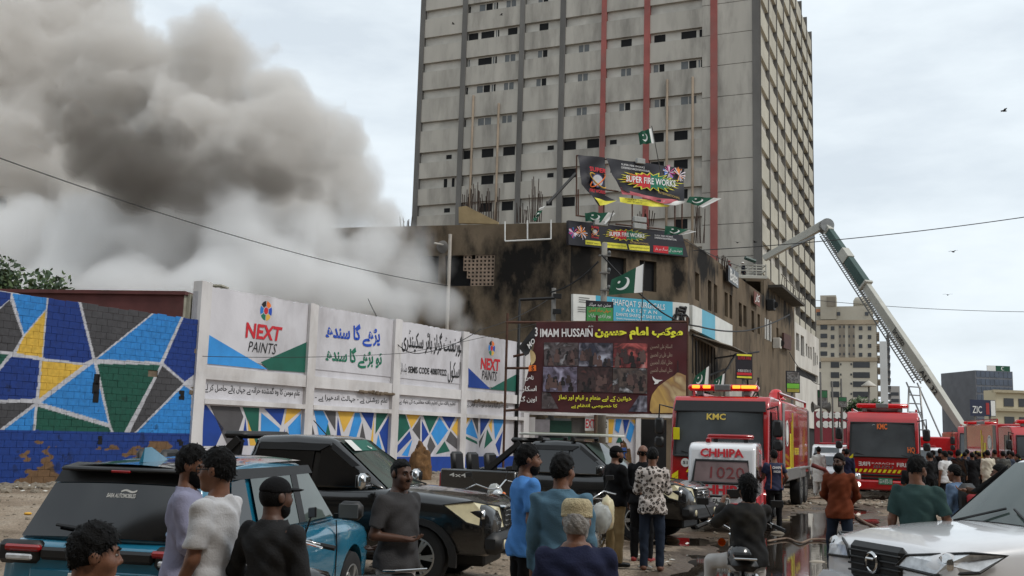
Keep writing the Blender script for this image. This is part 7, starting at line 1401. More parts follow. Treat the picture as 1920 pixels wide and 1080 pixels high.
def mesh_sdf(fn, lo, hi, h):
    lo = np.array(lo); n = np.ceil((np.array(hi)-lo)/h).astype(int)+1; g = np.stack(np.meshgrid(*[np.arange(k) for k in n], indexing='ij'), -1).reshape(-1, 3)
    D = fn(lo+g*h).reshape(n); D = np.where(np.abs(D) < 1e-7, 1e-7, D); S = D < 0; nc = n-1; acc = np.zeros((*nc, 3)); cnt = np.zeros(nc)
    def cs(o): return tuple(slice(o[i], o[i]+nc[i]) for i in range(3))
    for ax in range(3):
        for p in ((0, 0), (0, 1), (1, 0), (1, 1)):
            o0 = [0, 0, 0]; oth = [i for i in range(3) if i != ax]; o0[oth[0]], o0[oth[1]] = p; o1 = list(o0); o1[ax] = 1
            d0, d1 = D[cs(o0)], D[cs(o1)]; m = (d0 < 0) != (d1 < 0); t = np.where(m, d0/np.where(m, d0-d1, 1), 0); cnt += m
            for i in range(3): acc[..., i] += m*(o0[i]+(t if i == ax else 0))
    act = cnt > 0; vid = np.full(nc, -1); vid[act] = np.arange(act.sum()); ci = np.argwhere(act); V = lo+h*(ci+acc[act]/cnt[act][:, None]); F = []
    for ax in range(3):
        a, b = [(1, 2), (2, 0), (0, 1)][ax]; sl0 = [slice(None)]*3; sl1 = [slice(None)]*3; sl0[ax] = slice(0, n[ax]-1); sl1[ax] = slice(1, n[ax])
        ch = S[tuple(sl0)] != S[tuple(sl1)]; ins = S[tuple(sl0)]; e = np.argwhere(ch); inn = ins[ch]; ok = (e[:, a] > 0) & (e[:, b] > 0) & (e[:, a] < nc[a]) & (e[:, b] < nc[b]); e = e[ok]; inn = inn[ok]
        def vv(da, db): q = e.copy(); q[:, a] -= da; q[:, b] -= db; return vid[q[:, 0], q[:, 1], q[:, 2]]
        q = np.stack([vv(1, 1), vv(0, 1), vv(0, 0), vv(1, 0)], 1); q = q[(q >= 0).all(1)] if not len(q) else q; q[~inn] = q[~inn][:, ::-1]; F.append(q)
    return V, np.concatenate(F)
def to_mesh(name, parts):
    V = []; F = []; k = 0
    for v, f in parts: V.append(v); F.append(f+k); k += len(v)
    V = np.concatenate(V).astype(np.float32); F = np.concatenate(F).astype(np.int32); me = bpy.data.meshes.new(name); me.vertices.add(len(V)); me.vertices.foreach_set('co', V.reshape(-1)); me.loops.add(len(F)*4); me.loops.foreach_set('vertex_index', F.reshape(-1))
    me.polygons.add(len(F)); me.polygons.foreach_set('loop_start', np.arange(len(F), dtype=np.int32)*4); me.polygons.foreach_set('use_smooth', np.ones(len(F), bool)); me.update(calc_edges=True); me.validate(); return me
TAB = [(.80, .150, .105, 0), (.90, .165, .118, 0), (.98, .160, .112, .0), (1.08, .142, .104, .005), (1.18, .146, .106, .005), (1.30, .168, .115, 0), (1.38, .172, .105, -.005), (1.43, .125, .082, -.008), (1.47, .070, .062, -.008), (1.52, .052, .055, .0)]
def folds(P, amp, seed): x, y, z = P[:, 0], P[:, 1], P[:, 2]; s = seed*1.7; return amp*(np.sin(z*27+5*np.sin(x*9+s)+3*np.sin(y*11+s))*.5+np.sin((x+y)*34+z*14+4*np.sin(z*8+s))*.35+np.sin(z*58+x*40+s)*.18)
def v3(*a): return np.array(a, float)
def nrm(v): v = np.asarray(v, float); return v/np.linalg.norm(v)
def hand_parts(w_, fd, side, curl=.5, h=.0065):
    """palm, four unequal bent fingers and a thumb; w_ wrist, fd forearm direction"""
    fd = nrm(fd); up = v3(0, 1, 0) if abs(fd[1]) < .8 else v3(0, 0, 1); lat = nrm(np.cross(fd, up)); pn = nrm(np.cross(lat, fd)); inn = -side*nrm(lat)*(1 if lat[0] > 0 else -1)
    pin = inn if abs(fd[2]) > .5 else -v3(0, 0, 1); spread = nrm(np.cross(fd, pin)); spread = spread if spread[1] > 0 or abs(fd[1]) > .6 else -spread; pin = nrm(np.cross(spread, fd)); pin = pin if pin @ inn > 0 else -pin
    pc = w_+fd*.045
    segs = []
    for i, (o, L) in enumerate(((.030, .075), (.010, .085), (-.011, .079), (-.031, .062))):
        b = w_+fd*.085+spread*o; c1 = curl*(.7+.15*i); d1 = nrm(fd*math.cos(c1)+pin*math.sin(c1)); d2 = nrm(fd*math.cos(c1*2.1)+pin*math.sin(c1*2.1)); m = b+d1*L*.5; segs.append((b-fd*.03, b, .011, .010)); segs.append((b, m, .0098, .009)); segs.append((m, m+d2*L*.5, .009, .0072))
    tb = w_+fd*.03+spread*.032; t1 = tb+nrm(fd*.7+spread*.7+pin*.3)*.04; segs.append((tb-fd*.01, t1, .014, .011)); segs.append((t1, t1+nrm(fd*.9+spread*.25+pin*.35)*.033, .0105, .008))
    def fn(P):
        q = P-pc; d = np.sqrt((q @ fd/.052)**2+(q @ spread/.043)**2+(q @ pin/.019)**2); d = (d-1)*.019; d = smin(d, rcone(P, w_-fd*.03, w_+fd*.02, .026, .024), .015)
        for s in segs: d = smin(d, rcone(P, *s), .006)
        return d
    return mesh_sdf(fn, w_-.14-.02, w_+.14+.1, h) if False else mesh_sdf(fn, np.minimum(w_, w_+fd*.19)-.075, np.maximum(w_, w_+fd*.19)+.075, h)
SKIN = M('skin', (112, 74, 54), .5, 0, .18, 22, bump=.15, bscale=200); SKIN_D = M('skin_dark', (84, 56, 42), .55, 0, .1, 14); HAIR = M('black_hair', (9, 8, 8), .6, 0, .3, 60, bump=.5, bscale=160, spec=.15); GREYH = M('grey_hair', (138, 134, 130), .6, 0, .3, 50, bump=.6, bscale=140); EYEW = M('eye_white', (120, 110, 104), .4, 0, .02); EYED = M('eye_dark', (18, 12, 10), .2, 0, 0); LIP = M('lips', (112, 66, 58), .5)
def cloth(nm, rgb, var=.1, **k): return M(nm, rgb, .88, 0, var, 6, bump=.25, bscale=90, spec=.2, **k)
def tufts(o, hc, RH, seed, hair):
    me = o.data; n = len(me.vertices); co = np.empty(n*3, np.float32); me.vertices.foreach_get('co', co); co = co.reshape(-1, 3); no = np.empty(n*3, np.float32); me.vertices.foreach_get('normal', no); no = no.reshape(-1, 3); r = np.random.RandomState(seed); V = []; F = []; L = {'thick': .026, 'long': .05}.get(hair, .016)
    fw = RH @ v3(0, .5, 0); Q = (co-hc) @ RH; sel = np.where(Q[:, 2] > -.03+.5*Q[:, 1])[0]
    for i in r.choice(sel, 420 if hair != 'fade' else 160):
        p, n_ = co[i], no[i]; d = nrm(n_*.22+fw*.55+v3(0, 0, -.5)+r.normal(0, .25, 3)); a = nrm(np.cross(d, n_+r.normal(0, .1, 3))); l = L*r.uniform(.5, 1.2); k = len(V); w_ = .0045*r.uniform(.6, 1.3); b = p-n_*.006; m = b+nrm(n_+d*1.1)*l*.5; e = m+nrm(n_*.15+d)*l*.6; V += [b-a*w_, b+a*w_, m+a*w_*.8+n_*.002, m-a*w_*.8+n_*.002, e]; F += [(k, k+1, k+2, k+3), (k+3, k+2, k+4, k+4)]
    m2 = bpy.data.meshes.new('hair'); m2.from_pydata([tuple(map(float, v)) for v in co]+[tuple(map(float, v)) for v in V], [], [tuple(p_.vertices) for p_ in me.polygons]+[tuple(dict.fromkeys(j+n for j in f)) for f in F]); m2.polygons.foreach_set('use_smooth', [True]*len(m2.polygons)); m2.materials.append(me.materials[0]); o.data = m2
def person(label, loc, face, H=1.72, shirt='tee', top=None, legs=None, aL=((-.12, 0, -1), (-.03, .12, -1)), aR=((.12, 0, -1), (.03, .12, -1)), thL=(-.06, 0, -1), shL=(0, -.02, -1), thR=(.06, 0, -1), shR=(0, -.02, -1), head=(0, 0), hair='short', beard=None, skin=SKIN, shoe=None, h=.016, fat=0.0, lean=0.0, hatm=None, seed=1, group=None, baggy=0.0, hands=True, glasses=False, name='person', hem=.86, hairm=None, z0=0.0, curl=.5, only_top=False):
    t = thing(name, label, 'person', (loc[0], loc[1], z0), -math.radians(face), group); t.scale = (H/1.72,)*3; rs = np.random.RandomState(seed)
    tab = [(z, rx+fat*.9, ry+fat*(1.6 if 1.0 < z < 1.25 else .7), yo+(fat*.6 if 1.0 < z < 1.25 else 0)) for z, rx, ry, yo in TAB]
    yl = lambda z: lean*max(0, z-.95)
    S = {}; 
    for s, arm in ((-1, aL), (1, aR)):
        sh_ = v3(s*(.172+fat*.6), yl(1.405)-.005, 1.405); e = sh_+nrm(arm[0])*.285; w_ = e+nrm(arm[1])*.245; S[s] = (sh_, e, w_, nrm(arm[1]))
    Lg = {}
    for s, th, shn in ((-1, thL, shL), (1, thR, shR)):
        hp_ = v3(s*.088, 0, .90); k = hp_+nrm(th)*.425; a = k+nrm(shn)*.415; Lg[s] = (hp_, k, a)
    zmin = min(Lg[-1][2][2], Lg[1][2][2])-.06; dz = -zmin
    hc = v3(0, .018+yl(1.6), 1.612); ya, pi_ = math.radians(head[0]), math.radians(head[1]); RH = np.array(rot('Z', -ya) @ rot('X', pi_)); hl = lambda P: (P-hc) @ RH
    hw = lambda *p: RH @ np.array(p)+hc
    def headf(Q):
        d = smin(ell(Q, (0, -.012, .028), (.076, .096, .093)), ell(Q, (0, .028, -.045), (.058, .066, .074)), .03); d = smin(d, rcone(Q, (-.014, .066, -.094), (.014, .066, -.094), .021, .021), .025); d = smin(d, rcone(Q, (-.036, .080, .033), (.036, .080, .033), .011, .011), .016)
        for s in (-1, 1):
            d = smin(d, ell(Q, (s*.040, .056, -.022), (.027, .03, .03)), .02); sk = ell(Q, (s*.032, .098, .012), (.018, .016, .013)); d = -smin(-d, sk, .010); d = smin(d, ell(Q, (s*.080, -.012, .0), (.011, .024, .032)), .008)
        d = smin(d, rcone(Q, (0, .088, .022), (0, .108, -.018), .008, .013), .010); d = smin(d, rcone(Q, (-.014, .096, -.024), (.014, .096, -.024), .009, .009), .006); d = smin(d, rcone(Q, (-.018, .089, -.052), (.018, .089, -.052), .008, .008), .007); d = smin(d, rcone(Q, (-.014, .088, -.066), (.014, .088, -.066), .008, .008), .007); return d
    nb = v3(0, -.012+yl(1.44), 1.43)
    def bodyf(P):
        d = loft(P, tab, -.006, .80, 1.49, lean); d = smin(d, rcone(P, nb, hw(0, -.03, -.06), .060, .053), .025)
        for s in (-1, 1):
            sh_, e, w_, _ = S[s]; d = smin(d, rcone(P, sh_, e, .052, .040), .04); d = smin(d, rcone(P, e, w_, .041, .027), .02)
            if not only_top: hp_, k, a = Lg[s]; d = smin(d, rcone(P, hp_, k, .085, .055), .03); d = smin(d, rcone(P, k, a, .054, .034), .02); d = smin(d, rcone(P, a+v3(0, -.02, -.02), a+v3(s*.03, .15, -.045), .036, .026), .02)
            if not hands: d = smin(d, rcone(P, w_, w_+S[s][3]*.14, .030, .022), .02)
        return d
    ex = [S[s][i] for s in (-1, 1) for i in range(3)]+[S[s][2]+S[s][3]*.17 for s in (-1, 1)]+([Lg[s][i] for s in (-1, 1) for i in range(3)]+[Lg[s][2]+v3(0, .18, -.07) for s in (-1, 1)] if not only_top else [v3(0, 0, .8)])+[v3(0, .16+yl(1.5), 1.5), v3(0, -.16, .9), v3(-.2, 0, 1), v3(.2, 0, 1)]
    lo, hi = np.min(ex, 0)-.09, np.max(ex, 0)+.09; hi[2] = max(hi[2], 1.50); D3 = v3(0, 0, dz)
    hh = min(h, .0095) if h < .02 else h*.75; hp2 = lambda P: smin(headf(hl(P)), rcone(P, nb, hw(0, -.03, -.06), .060, .053), .02)
    V, F = mesh_sdf(bodyf, lo, np.minimum(hi, (9, 9, max(1.53, hi[2]))), h); parts = [(V+D3, F)]
    V, F = mesh_sdf(hp2, hc-.15, hc+.15, hh); parts.append((V+D3, F))
    if hands:
        for s in (-1, 1): V, F = hand_parts(S[s][2], S[s][3], s, curl, .0065 if h < .013 else .009); parts.append((V+D3, F))
    link('body', to_mesh('body', parts), t, skin)
    # hair, beard, headwear
    hm2 = hairm or HAIR
    def mk(nm, fn, mat, lo_=None, hi_=None, hs=None):
        V, F = mesh_sdf(fn, hc-.19 if lo_ is None else lo_, hc+.19 if hi_ is None else hi_, hs or hh)
        if len(F): return link(nm, to_mesh(nm, [(V+D3, F)]), t, mat)
    hn = lambda Q, a: a*(np.sin(Q[:, 0]*90+seed)*np.sin(Q[:, 1]*80+Q[:, 2]*60+seed*2)+.6*np.sin(Q[:, 0]*170+Q[:, 2]*150))
    hv = {'short': (.012, .014, .78), 'thick': (.012, .008, .74), 'fade': (.004, .034, .66), 'long': (.022, -.03, .5), 'bald': (.004, -.012, 2.4), 'ring': (.012, .014, .78)}
    if hair in hv:
        th_, zc, sl = hv[hair]
        def hf(P):
            Q = hl(P); d = ell(Q, (0, -.012, .032), (.076+th_*.8, .096+th_, .093+th_*2.2))+hn(Q, .004)
            if hair == 'bald': return np.maximum(np.maximum(d, Q[:, 2]-.035), np.maximum(Q[:, 1]-.02, -.05-Q[:, 2]))
            d = np.maximum(d, (zc+sl*Q[:, 1])-Q[:, 2]); return np.maximum(d, Q[:, 1]-.076-.3*np.maximum(0, Q[:, 2]-.05))
        ho = mk('hair', hf, hm2)
        if h < .015 and ho and hair != 'bald': tufts(ho, hc+D3, RH, seed, hair)
        if hair == 'long': mk('hair', lambda P: (lambda Q: np.maximum(smin(ell(Q, (0, -.05, -.05), (.075, .06, .12)), ell(Q, (0, -.03, .02), (.09, .09, .1)), .03), Q[:, 1]-.02)+hn(Q, .003))(hl(P)), hm2)
        if hair in ('short', 'fade', 'thick'):
            mk('sideburns', lambda P: (lambda Q: np.maximum(np.maximum(ell(Q, (0, -.012, .02), (.0795, .099, .094)), np.maximum(Q[:, 1]-.028, -.03-Q[:, 2])), Q[:, 2]-.06))(hl(P)) if hair == 'fade' else (lambda Q: np.maximum(np.maximum(ell(Q, (0, -.014, .02), (.080, .102, .094)), np.maximum(Q[:, 1]-.02, -.02-Q[:, 2]+.4*np.minimum(0, Q[:, 1]))), Q[:, 2]-.06))(hl(P)), hm2)
    if hair == 'cap':
        mk('cap', lambda P: (lambda Q: np.maximum(ell(Q, (0, -.012, .040), (.086, .106, .092)), .034-.05*Q[:, 1]-Q[:, 2]))(hl(P)), hatm); mk('cap_bill', lambda P: (lambda Q: np.maximum(ell(Q, (0, .115, .046), (.068, .075, .011)), .06-Q[:, 1]))(hl(P)), hatm)
        mk('hair', lambda P: (lambda Q: np.maximum(np.maximum(ell(Q, (0, -.014, .02), (.081, .103, .1)), Q[:, 1]-.02), np.maximum(Q[:, 2]-.045, -.055-Q[:, 2])))(hl(P)), hm2)
    if hair == 'prayer':
        mk('prayer_cap', lambda P: (lambda Q: np.maximum(smin(rcone(Q, (0, -.012, .035), (0, -.012, .065), .099, .096), ell(Q, (0, -.012, .10), (.09, .1, .06)), .02)+.0016*np.sin(Q[:, 2]*260)*np.sin(np.arctan2(Q[:, 1], Q[:, 0])*26), np.maximum(.028-Q[:, 2], Q[:, 2]-.142)))(hl(P)), hatm)
        mk('hair', lambda P: (lambda Q: np.maximum(np.maximum(ell(Q, (0, -.018, .0), (.084, .107, .11))+hn(Q, .004), Q[:, 1]-.03), np.maximum(Q[:, 2]-.05, -.075-Q[:, 2])))(hl(P)), hm2)
    if hair == 'helmet':
        mk('helmet', lambda P: (lambda Q: np.maximum(ell(Q, (0, -.005, .045), (.10, .125, .10)), .03-Q[:, 2]))(hl(P)), hatm); mk('helmet_brim', lambda P: (lambda Q: ell(Q, (0, 0, .035), (.125, .155, .012)))(hl(P)), hatm)
    if beard in ('full', 'grey', 'stubble'):
        th2 = .004 if beard == 'stubble' else .013
        mk('beard', lambda P: (lambda Q: np.maximum(np.maximum(smin(ell(Q, (0, .030, -.052), (.058+th2, .064+th2, .070+th2*1.6)), ell(Q, (0, .058, -.094), (.034, .032, .03+th2)), .02)+hn(Q, .002), Q[:, 2]+.028+.35*np.maximum(0, Q[:, 1]-.055)), -.005-Q[:, 1]))(hl(P)), GREYH if beard == 'grey' else hm2)
    if beard in ('full', 'moustache', 'grey', 'stubble'): mk('moustache', lambda P: (lambda Q: smin(rcone(Q, (-.004, .102, -.037), (-.026, .091, -.046), .008, .005), rcone(Q, (.004, .102, -.037), (.026, .091, -.046), .008, .005), .005))(hl(P)), GREYH if beard == 'grey' else hm2)
    if h < .02:
        for s in (-1, 1):
            ey = hw(s*.032, .0795, .012)+D3; eo = MB().lathe([(.0, .0085), (.006, .006), (.0105, 0), (.006, -.006), (0, -.0085)], ey, 10).build('eye', EYEW, t, True); ir = ey+RH @ v3(0, .0065, 0); MB().lathe([(0, .006), (.0055, .003), (.0065, 0), (.0055, -.003), (0, -.006)], ir, 8).build('iris', EYED, eo, True)
            MB().tube([hw(s*.014, .0945, .034)+D3, hw(s*.032, .0955, .040)+D3, hw(s*.050, .081, .034)+D3], [.005, .0055, .003], 6).build('eyebrow', hm2 if hm2 is not GREYH else GREYH, t, True)
        if glasses:
            g = MB()
            for s in (-1, 1): g.tube([hw(s*.033+.026*math.cos(a), .106-.008*abs(math.cos(a)), .012+.021*math.sin(a))+D3 for a in np.linspace(0, 2*math.pi, 15)], .003, 5); g.tube([hw(s*.060, .098, .016)+D3, hw(s*.086, .0, .016)+D3], .0032, 5)
            g.tube([hw(-.008, .110, .014)+D3, hw(.008, .110, .014)+D3], .003, 5); g.build('glasses', P_BLK, t)
    # clothes
    if shirt in ('tee', 'full', 'kurta', 'vest', 'open'):
        zb = {'kurta': .48}.get(shirt, hem); sl_ = {'tee': .62, 'vest': .5}.get(shirt, 1.0)
        tb2 = [(z, rx, ry, yo) for z, rx, ry, yo in tab]
        tb2 = [(.30, .21, .16, 0), (.80, tb2[0][1]+.038, tb2[0][2]+.032, 0), (.90, tb2[1][1]+.026, tb2[1][2]+.022, 0), (.98, tb2[2][1]+.014, tb2[2][2]+.012, 0)]+tb2[3:]
        def sf_(P):
            d = loft(P, tb2, .013, zb, 1.475, lean); 
            for s in (-1, 1):
                sh_, e, w_, fd = S[s]
                if sl_ < 1: c = sh_+(e-sh_)*sl_*1.25; cut = (P-c) @ nrm(e-sh_); d = smin(d, np.maximum(rcone(P, sh_+v3(0, 0, -.004), c+nrm(e-sh_)*.03, .066, .066), cut), .03)
                else: cut = (P-(w_-fd*.0)) @ fd; d = smin(d, rcone(P, sh_+v3(0, 0, -.004), e, .064, .055), .03); d = smin(d, np.maximum(rcone(P, e, w_+fd*.03, .055, .041), cut), .018)
            d = d+folds(P, .011 if h < .02 else .012, seed); nk = rcone(P, nb+v3(0, .015, .03), nb+v3(0, .05, .14), .066, .075); d = np.maximum(d, -nk)
            if shirt in ('full', 'kurta'): d = np.minimum(d, np.maximum(np.abs(rcone(P, nb, nb+v3(0, .01, .1), .071, .066))-.006, np.maximum(1.435-P[:, 2]-.25*np.maximum(0, P[:, 1]-yl(1.45)), P[:, 2]-1.487+.5*np.maximum(0, P[:, 1]-yl(1.45)))))
            return d
        lo2, hi2 = np.min([S[s][i] for s in (-1, 1) for i in range(3)]+[v3(-.24, -.20, zb), v3(.24, .2+yl(1.4), 1.5)], 0)-.08, np.max([S[s][i] for s in (-1, 1) for i in range(3)]+[v3(-.24, -.2, zb), v3(.24, .2+yl(1.4), 1.5)], 0)+.08; lo2[2] = min(lo2[2], zb-.03)
        V, F = mesh_sdf(sf_, lo2, hi2, h*.9); link('shirt' if shirt != 'kurta' else 'kurta', to_mesh('shirt', [(V+D3, F)]), t, top)
    if legs is not None and not only_top:
        def lf(P):
            d = loft(P, tab, .006, .78, 1.02, lean)
            for s in (-1, 1): hp_, k, a = Lg[s]; d = smin(d, rcone(P, hp_, k, .098+baggy, .070+baggy), .03); ax_ = nrm(a-k); d = smin(d, np.maximum(rcone(P, k, a+ax_*.03, .069+baggy, .058+baggy*.8), (P-a) @ ax_-.005), .02)
            return d+folds(P, .006 if h < .02 else .008, seed+5)
        pts = [Lg[s][i] for s in (-1, 1) for i in range(3)]+[v3(-.2, -.16, 1.03), v3(.2, .16, 1.03)]; V, F = mesh_sdf(lf, np.min(pts, 0)-.13, np.max(pts, 0)+.13, h); link('trousers', to_mesh('trousers', [(V+D3, F)]), t, legs)
    if shoe is not None and not only_top:
        for s in (-1, 1):
            a = Lg[s][2]
            def ff(P): d = smin(rcone(P, a+v3(0, -.035, -.022), a+v3(s*.03, .15, -.034), .042, .036), rcone(P, a+v3(0, 0, -.01), a+v3(0, 0, .03), .042, .045), .02); return np.maximum(d, a[2]-.062-P[:, 2])
            V, F = mesh_sdf(ff, a-v3(.12, .12, .1), a+v3(.14, .24, .1), max(.011, h*.8)); link('shoe', to_mesh('shoe', [(V+D3, F)]), t, shoe)
    return t
BLKS = M('black_shoe', (20, 19, 19), .4, 0, .1, 8); JEAN = cloth('dark_jeans', (38, 46, 60), .2); BLKT = cloth('black_trousers', (18, 18, 20)); KHAK = cloth('khaki_trousers', (150, 128, 92)); BLACKC = cloth('black_shirt_cloth', (17, 17, 19))
# nearest row
person('boy with short black hair at the lower left picture edge, only his head showing', gx(104, 3.9), 62, 1.50, 'tee', cloth('dark_shirt', (30, 30, 34)), JEAN, head=(0, -4), hair='thick', skin=SKIN, h=.012, seed=2, shoe=BLKS)
person('man in lavender henley shirt standing behind the man in the white tee', gx(322, 6.9), 80, 1.74, 'full', cloth('lavender_cloth', (136, 136, 158), .08), JEAN, aR=((.1, .15, -1), (-.3, .75, -.5)), aL=((-.15, .1, -1), (.2, .8, -.4)), head=(10, 0), hair='thick', beard='full', h=.0125, seed=3, shoe=BLKS, group=None)
person('young man with glasses and white tee turned to the left beside the teal car', gx(374, 6.2), 282, 1.74, 'tee', cloth('white_tee', (190, 190, 192), .05), JEAN, head=(0, -2), hair='thick', glasses=True, h=.0115, seed=4, shoe=BLKS, aL=((-.1, .1, -1), (.1, .5, -1)), aR=((.1, .1, -1), (-.1, .4, -1)))
person('man in black cap and charcoal shirt seen from behind at the lower left', gx(484, 6.0), 28, 1.60, 'full', cloth('charcoal_shirt', (40, 40, 41), .15), JEAN, hair='cap', hatm=cloth('black_cap', (16, 16, 18)), beard='stubble', head=(18, 0), h=.012, seed=5, shoe=BLKS, fat=.012, aL=((-.45, .12, -.9), (.1, .8, -.55)), aR=((.2, .1, -1), (0, .5, -1)), skin=SKIN_D)
person('man in dark grey tee with moustache and hands on his hips looking right', gx(734, 8.3), 128, 1.66, 'tee', cloth('dark_grey_tee', (64, 63, 64), .12), cloth('pale_trousers', (178, 170, 166)), aR=((.24, -.08, -1), (-.62, .8, -.08)), aL=((-.2, -.35, -1), (.45, -.55, -.4)), head=(8, -4), hair='fade', beard='moustache', h=.012, seed=6, shoe=BLKS, skin=SKIN_D, fat=.018)
person('tall young man in sky blue tee talking with his face turned right', gx(978, 9.2), 72, 1.79, 'tee', cloth('sky_blue_tee', (78, 132, 196), .08), BLKT, head=(10, 2), hair='thick', beard='stubble', h=.012, seed=7, shoe=BLKS, aR=((.1, -.05, -1), (.05, .2, -1)), hem=.82)
person('man in faded blue collared shirt seen from behind', gx(1046, 7.9), 12, 1.74, 'full', cloth('faded_blue_shirt', (80, 110, 128), .1), JEAN, head=(25, 0), hair='short', h=.0125, seed=8, shoe=BLKS, fat=.008, hem=.80)
person('old man with grey hair and cream crochet prayer cap, his back turned', gx(1072, 5.7), 2, 1.53, 'kurta', cloth('navy_kurta', (34, 38, 62), .12), cloth('navy_shalwar', (30, 34, 56)), hair='prayer', hatm=M('crochet_cap', (186, 172, 138), .9, 0, .15, 40, bump=.8, bscale=120), hairm=GREYH, beard='grey', head=(8, -6), h=.0125, seed=9, shoe=BLKS, fat=.03)
# middle distance
person('policeman in black shirt, black cap and khaki trousers beside the black pickup', gx(1152, 15.6), 62, 1.76, 'full', BLACKC, KHAK, hair='cap', hatm=cloth('black_beret', (14, 14, 16)), beard='stubble', aR=((.1, .2, -1), (-.1, .9, -.25)), h=.016, seed=10, shoe=BLKS, head=(10, 0), fat=.02)
person('balding man all in black standing behind the leopard print shirt', gx(1203, 16.2), 20, 1.78, 'full', BLACKC, BLKT, hair='bald', h=.017, seed=11, shoe=M('red_sandal', (140, 40, 36), .6), head=(-10, 0))
def leopard():
    m = M('leopard_print', (196, 184, 176), .85, 0, .05, 4); n = m.node_tree.nodes; l = m.node_tree.links; b = n['Principled BSDF']; tcn = n.new('ShaderNodeTexCoord'); v = n.new('ShaderNodeTexVoronoi'); v.inputs['Scale'].default_value = 21; l.new(tcn.outputs['Object'], v.inputs['Vector']); r = n.new('ShaderNodeValToRGB'); e = r.color_ramp.elements
    e.new(.5); e.new(.6)
    for q, (p, c) in zip(e, ((.18, (.30, .23, .19, 1)), (.24, (.02, .016, .014, 1)), (.42, (.03, .024, .02, 1)), (.50, (.56, .50, .46, 1)))): q.position = p; q.color = c
    l.new(v.outputs['Distance'], r.inputs['Fac']); l.new(r.outputs['Color'], b.inputs['Base Color']); return m
person('man in leopard print shirt and dark jeans seen from behind', gx(1222, 15.2), 8, 1.74, 'full', leopard(), JEAN, aR=((.16, .12, -1), (-.25, .75, .2)), aL=((-.16, .12, -1), (.2, .8, .1)), hair='short', head=(14, -12), h=.016, seed=12, shoe=M('brown_sandal', (104, 66, 48), .6), hem=.80, fat=.01)
ph = person('person in black camouflage top taking a photo from the motorcycle seat', gx(1404, 10.1), 352, 1.62, 'full', M('camo_top', (20, 20, 21), .9, 0, .2, 5, dirt=(86, 78, 62), dirt_amt=.35), cloth('white_trousers', (186, 182, 178)), aL=((-.22, .62, -.42), (.50, .5, 1.0)), aR=((.22, .62, -.42), (-.50, .5, 1.0)), hair='long', h=.0145, seed=13, shoe=BLKS, fat=.02, thL=(-.35, .75, -.12), thR=(.35, .75, -.12), shL=(-.05, .1, -1), shR=(.05, .1, -1), z0=.26, curl=1.0, hem=.84)
pm_ = MB().cbox((0, 0, 0), (.16, .012, .08), .006).build('phone', BLKP); pm_.location = Vector(ph.location)+rot('Z', -math.radians(352)) @ Vector((0, .40, 1.185))*.942; pm_.rotation_euler = (0, 0, .14); tag(pm_, 'black phone held up sideways in front of the ambulance', 'phone')
vest = M('navy_vest', (26, 32, 62), .8, 0, .1, 6)
vp = person('rescue worker in navy vest lettered CHHIPA leaning at the ambulance side', gx(1452, 22.8), 350, 1.70, 'vest', vest, BLKT, aL=((-.2, .2, -1), (.1, .7, -.3)), aR=((.4, -.05, -.9), (-.1, .5, -.6)), hair='short', h=.019, seed=14, shoe=BLKS, fat=.015)
ltext(vp, 'CHHIPA', [(-.11, -.155, 1.33), (.11, -.155, 1.33), (.11, -.15, 1.39), (-.11, -.15, 1.39)], WHI, .02, .02); ltext(vp, '1020', [(-.08, -.155, 1.25), (.08, -.155, 1.25), (.08, -.155, 1.30), (-.08, -.155, 1.30)], WHI, .02, .02)
for s in (-1, 1): MB().tube([(s*.13, -.128, .90), (s*.125, -.142, 1.2), (s*.13, -.11, 1.42)], .008, 5).build('orange_piping', P_OR, vp)
person('bearded man in rust shirt with hands clasped behind him beside the puddle', gx(1577, 15.45), 205, 1.73, 'full', cloth('rust_shirt', (108, 52, 30), .12), JEAN, aL=((-.25, -.3, -1), (.5, -.45, -.6)), aR=((.25, -.3, -1), (-.5, -.45, -.6)), hair='short', beard='full', head=(20, 0), h=.0155, seed=15, shoe=BLKS, thL=(-.06, .05, -1), thR=(.12, -.05, -1), hem=.80, skin=SKIN_D)
person('man in bottle green tee with his back turned near the white pickup', gx(1728, 10.3), 32, 1.78, 'tee', cloth('bottle_green_tee', (52, 74, 72), .1), BLKT, aL=((-.2, -.05, -1), (-.08, .1, -1)), aR=((.3, .1, -1), (-.1, .75, -.4)), hair='thick', head=(22, -16), beard='stubble', h=.0145, seed=16, shoe=BLKS, hem=.82, fat=.01)
plaid = M('blue_plaid', (96, 120, 150), .85, 0, .4, 9, dirt=(40, 52, 76), dirt_amt=.8)
bpk = person('man in blue check shirt carrying a red backpack behind the white pickup', gx(1806, 15.0), 330, 1.62, 'full', plaid, JEAN, hair='short', head=(-10, -10), h=.017, seed=17, shoe=BLKS, lean=.12)
bk_ = thing('backpack', 'red and black backpack worn over the blue check shirt', 'backpack', gx(1806, 15.0)+Vector((.02, -.19, .98)), -math.radians(330)); MB().cbox((0, 0, .2), (.32, .18, .42), .07).build('bag', BLKP, bk_, True, 40); MB().cbox((0, -.08, .14), (.24, .08, .26), .035).build('pocket', M('red_pocket', (140, 24, 34), .8, 0, .15, 9), bk_, True, 40)
person('man in brown sleeve reaching an arm out behind the white pickup windscreen', gx(1885, 14.0), 285, 1.66, 'full', cloth('brown_cloth', (70, 52, 42)), JEAN, aL=((-.35, .9, -.12), (-.1, 1, .05)), aR=((.2, .3, -1), (0, .4, -1)), hair='short', h=.017, seed=18, shoe=BLKS)
person('man in white shalwar kameez walking between the fire engines', gx(1536, 38), 20, 1.75, 'kurta', cloth('white_kurta', (206, 204, 198), .05), cloth('white_shalwar', (200, 198, 192), .05), hair='short', h=.026, seed=19, shoe=BLKS, baggy=.03, hands=False)
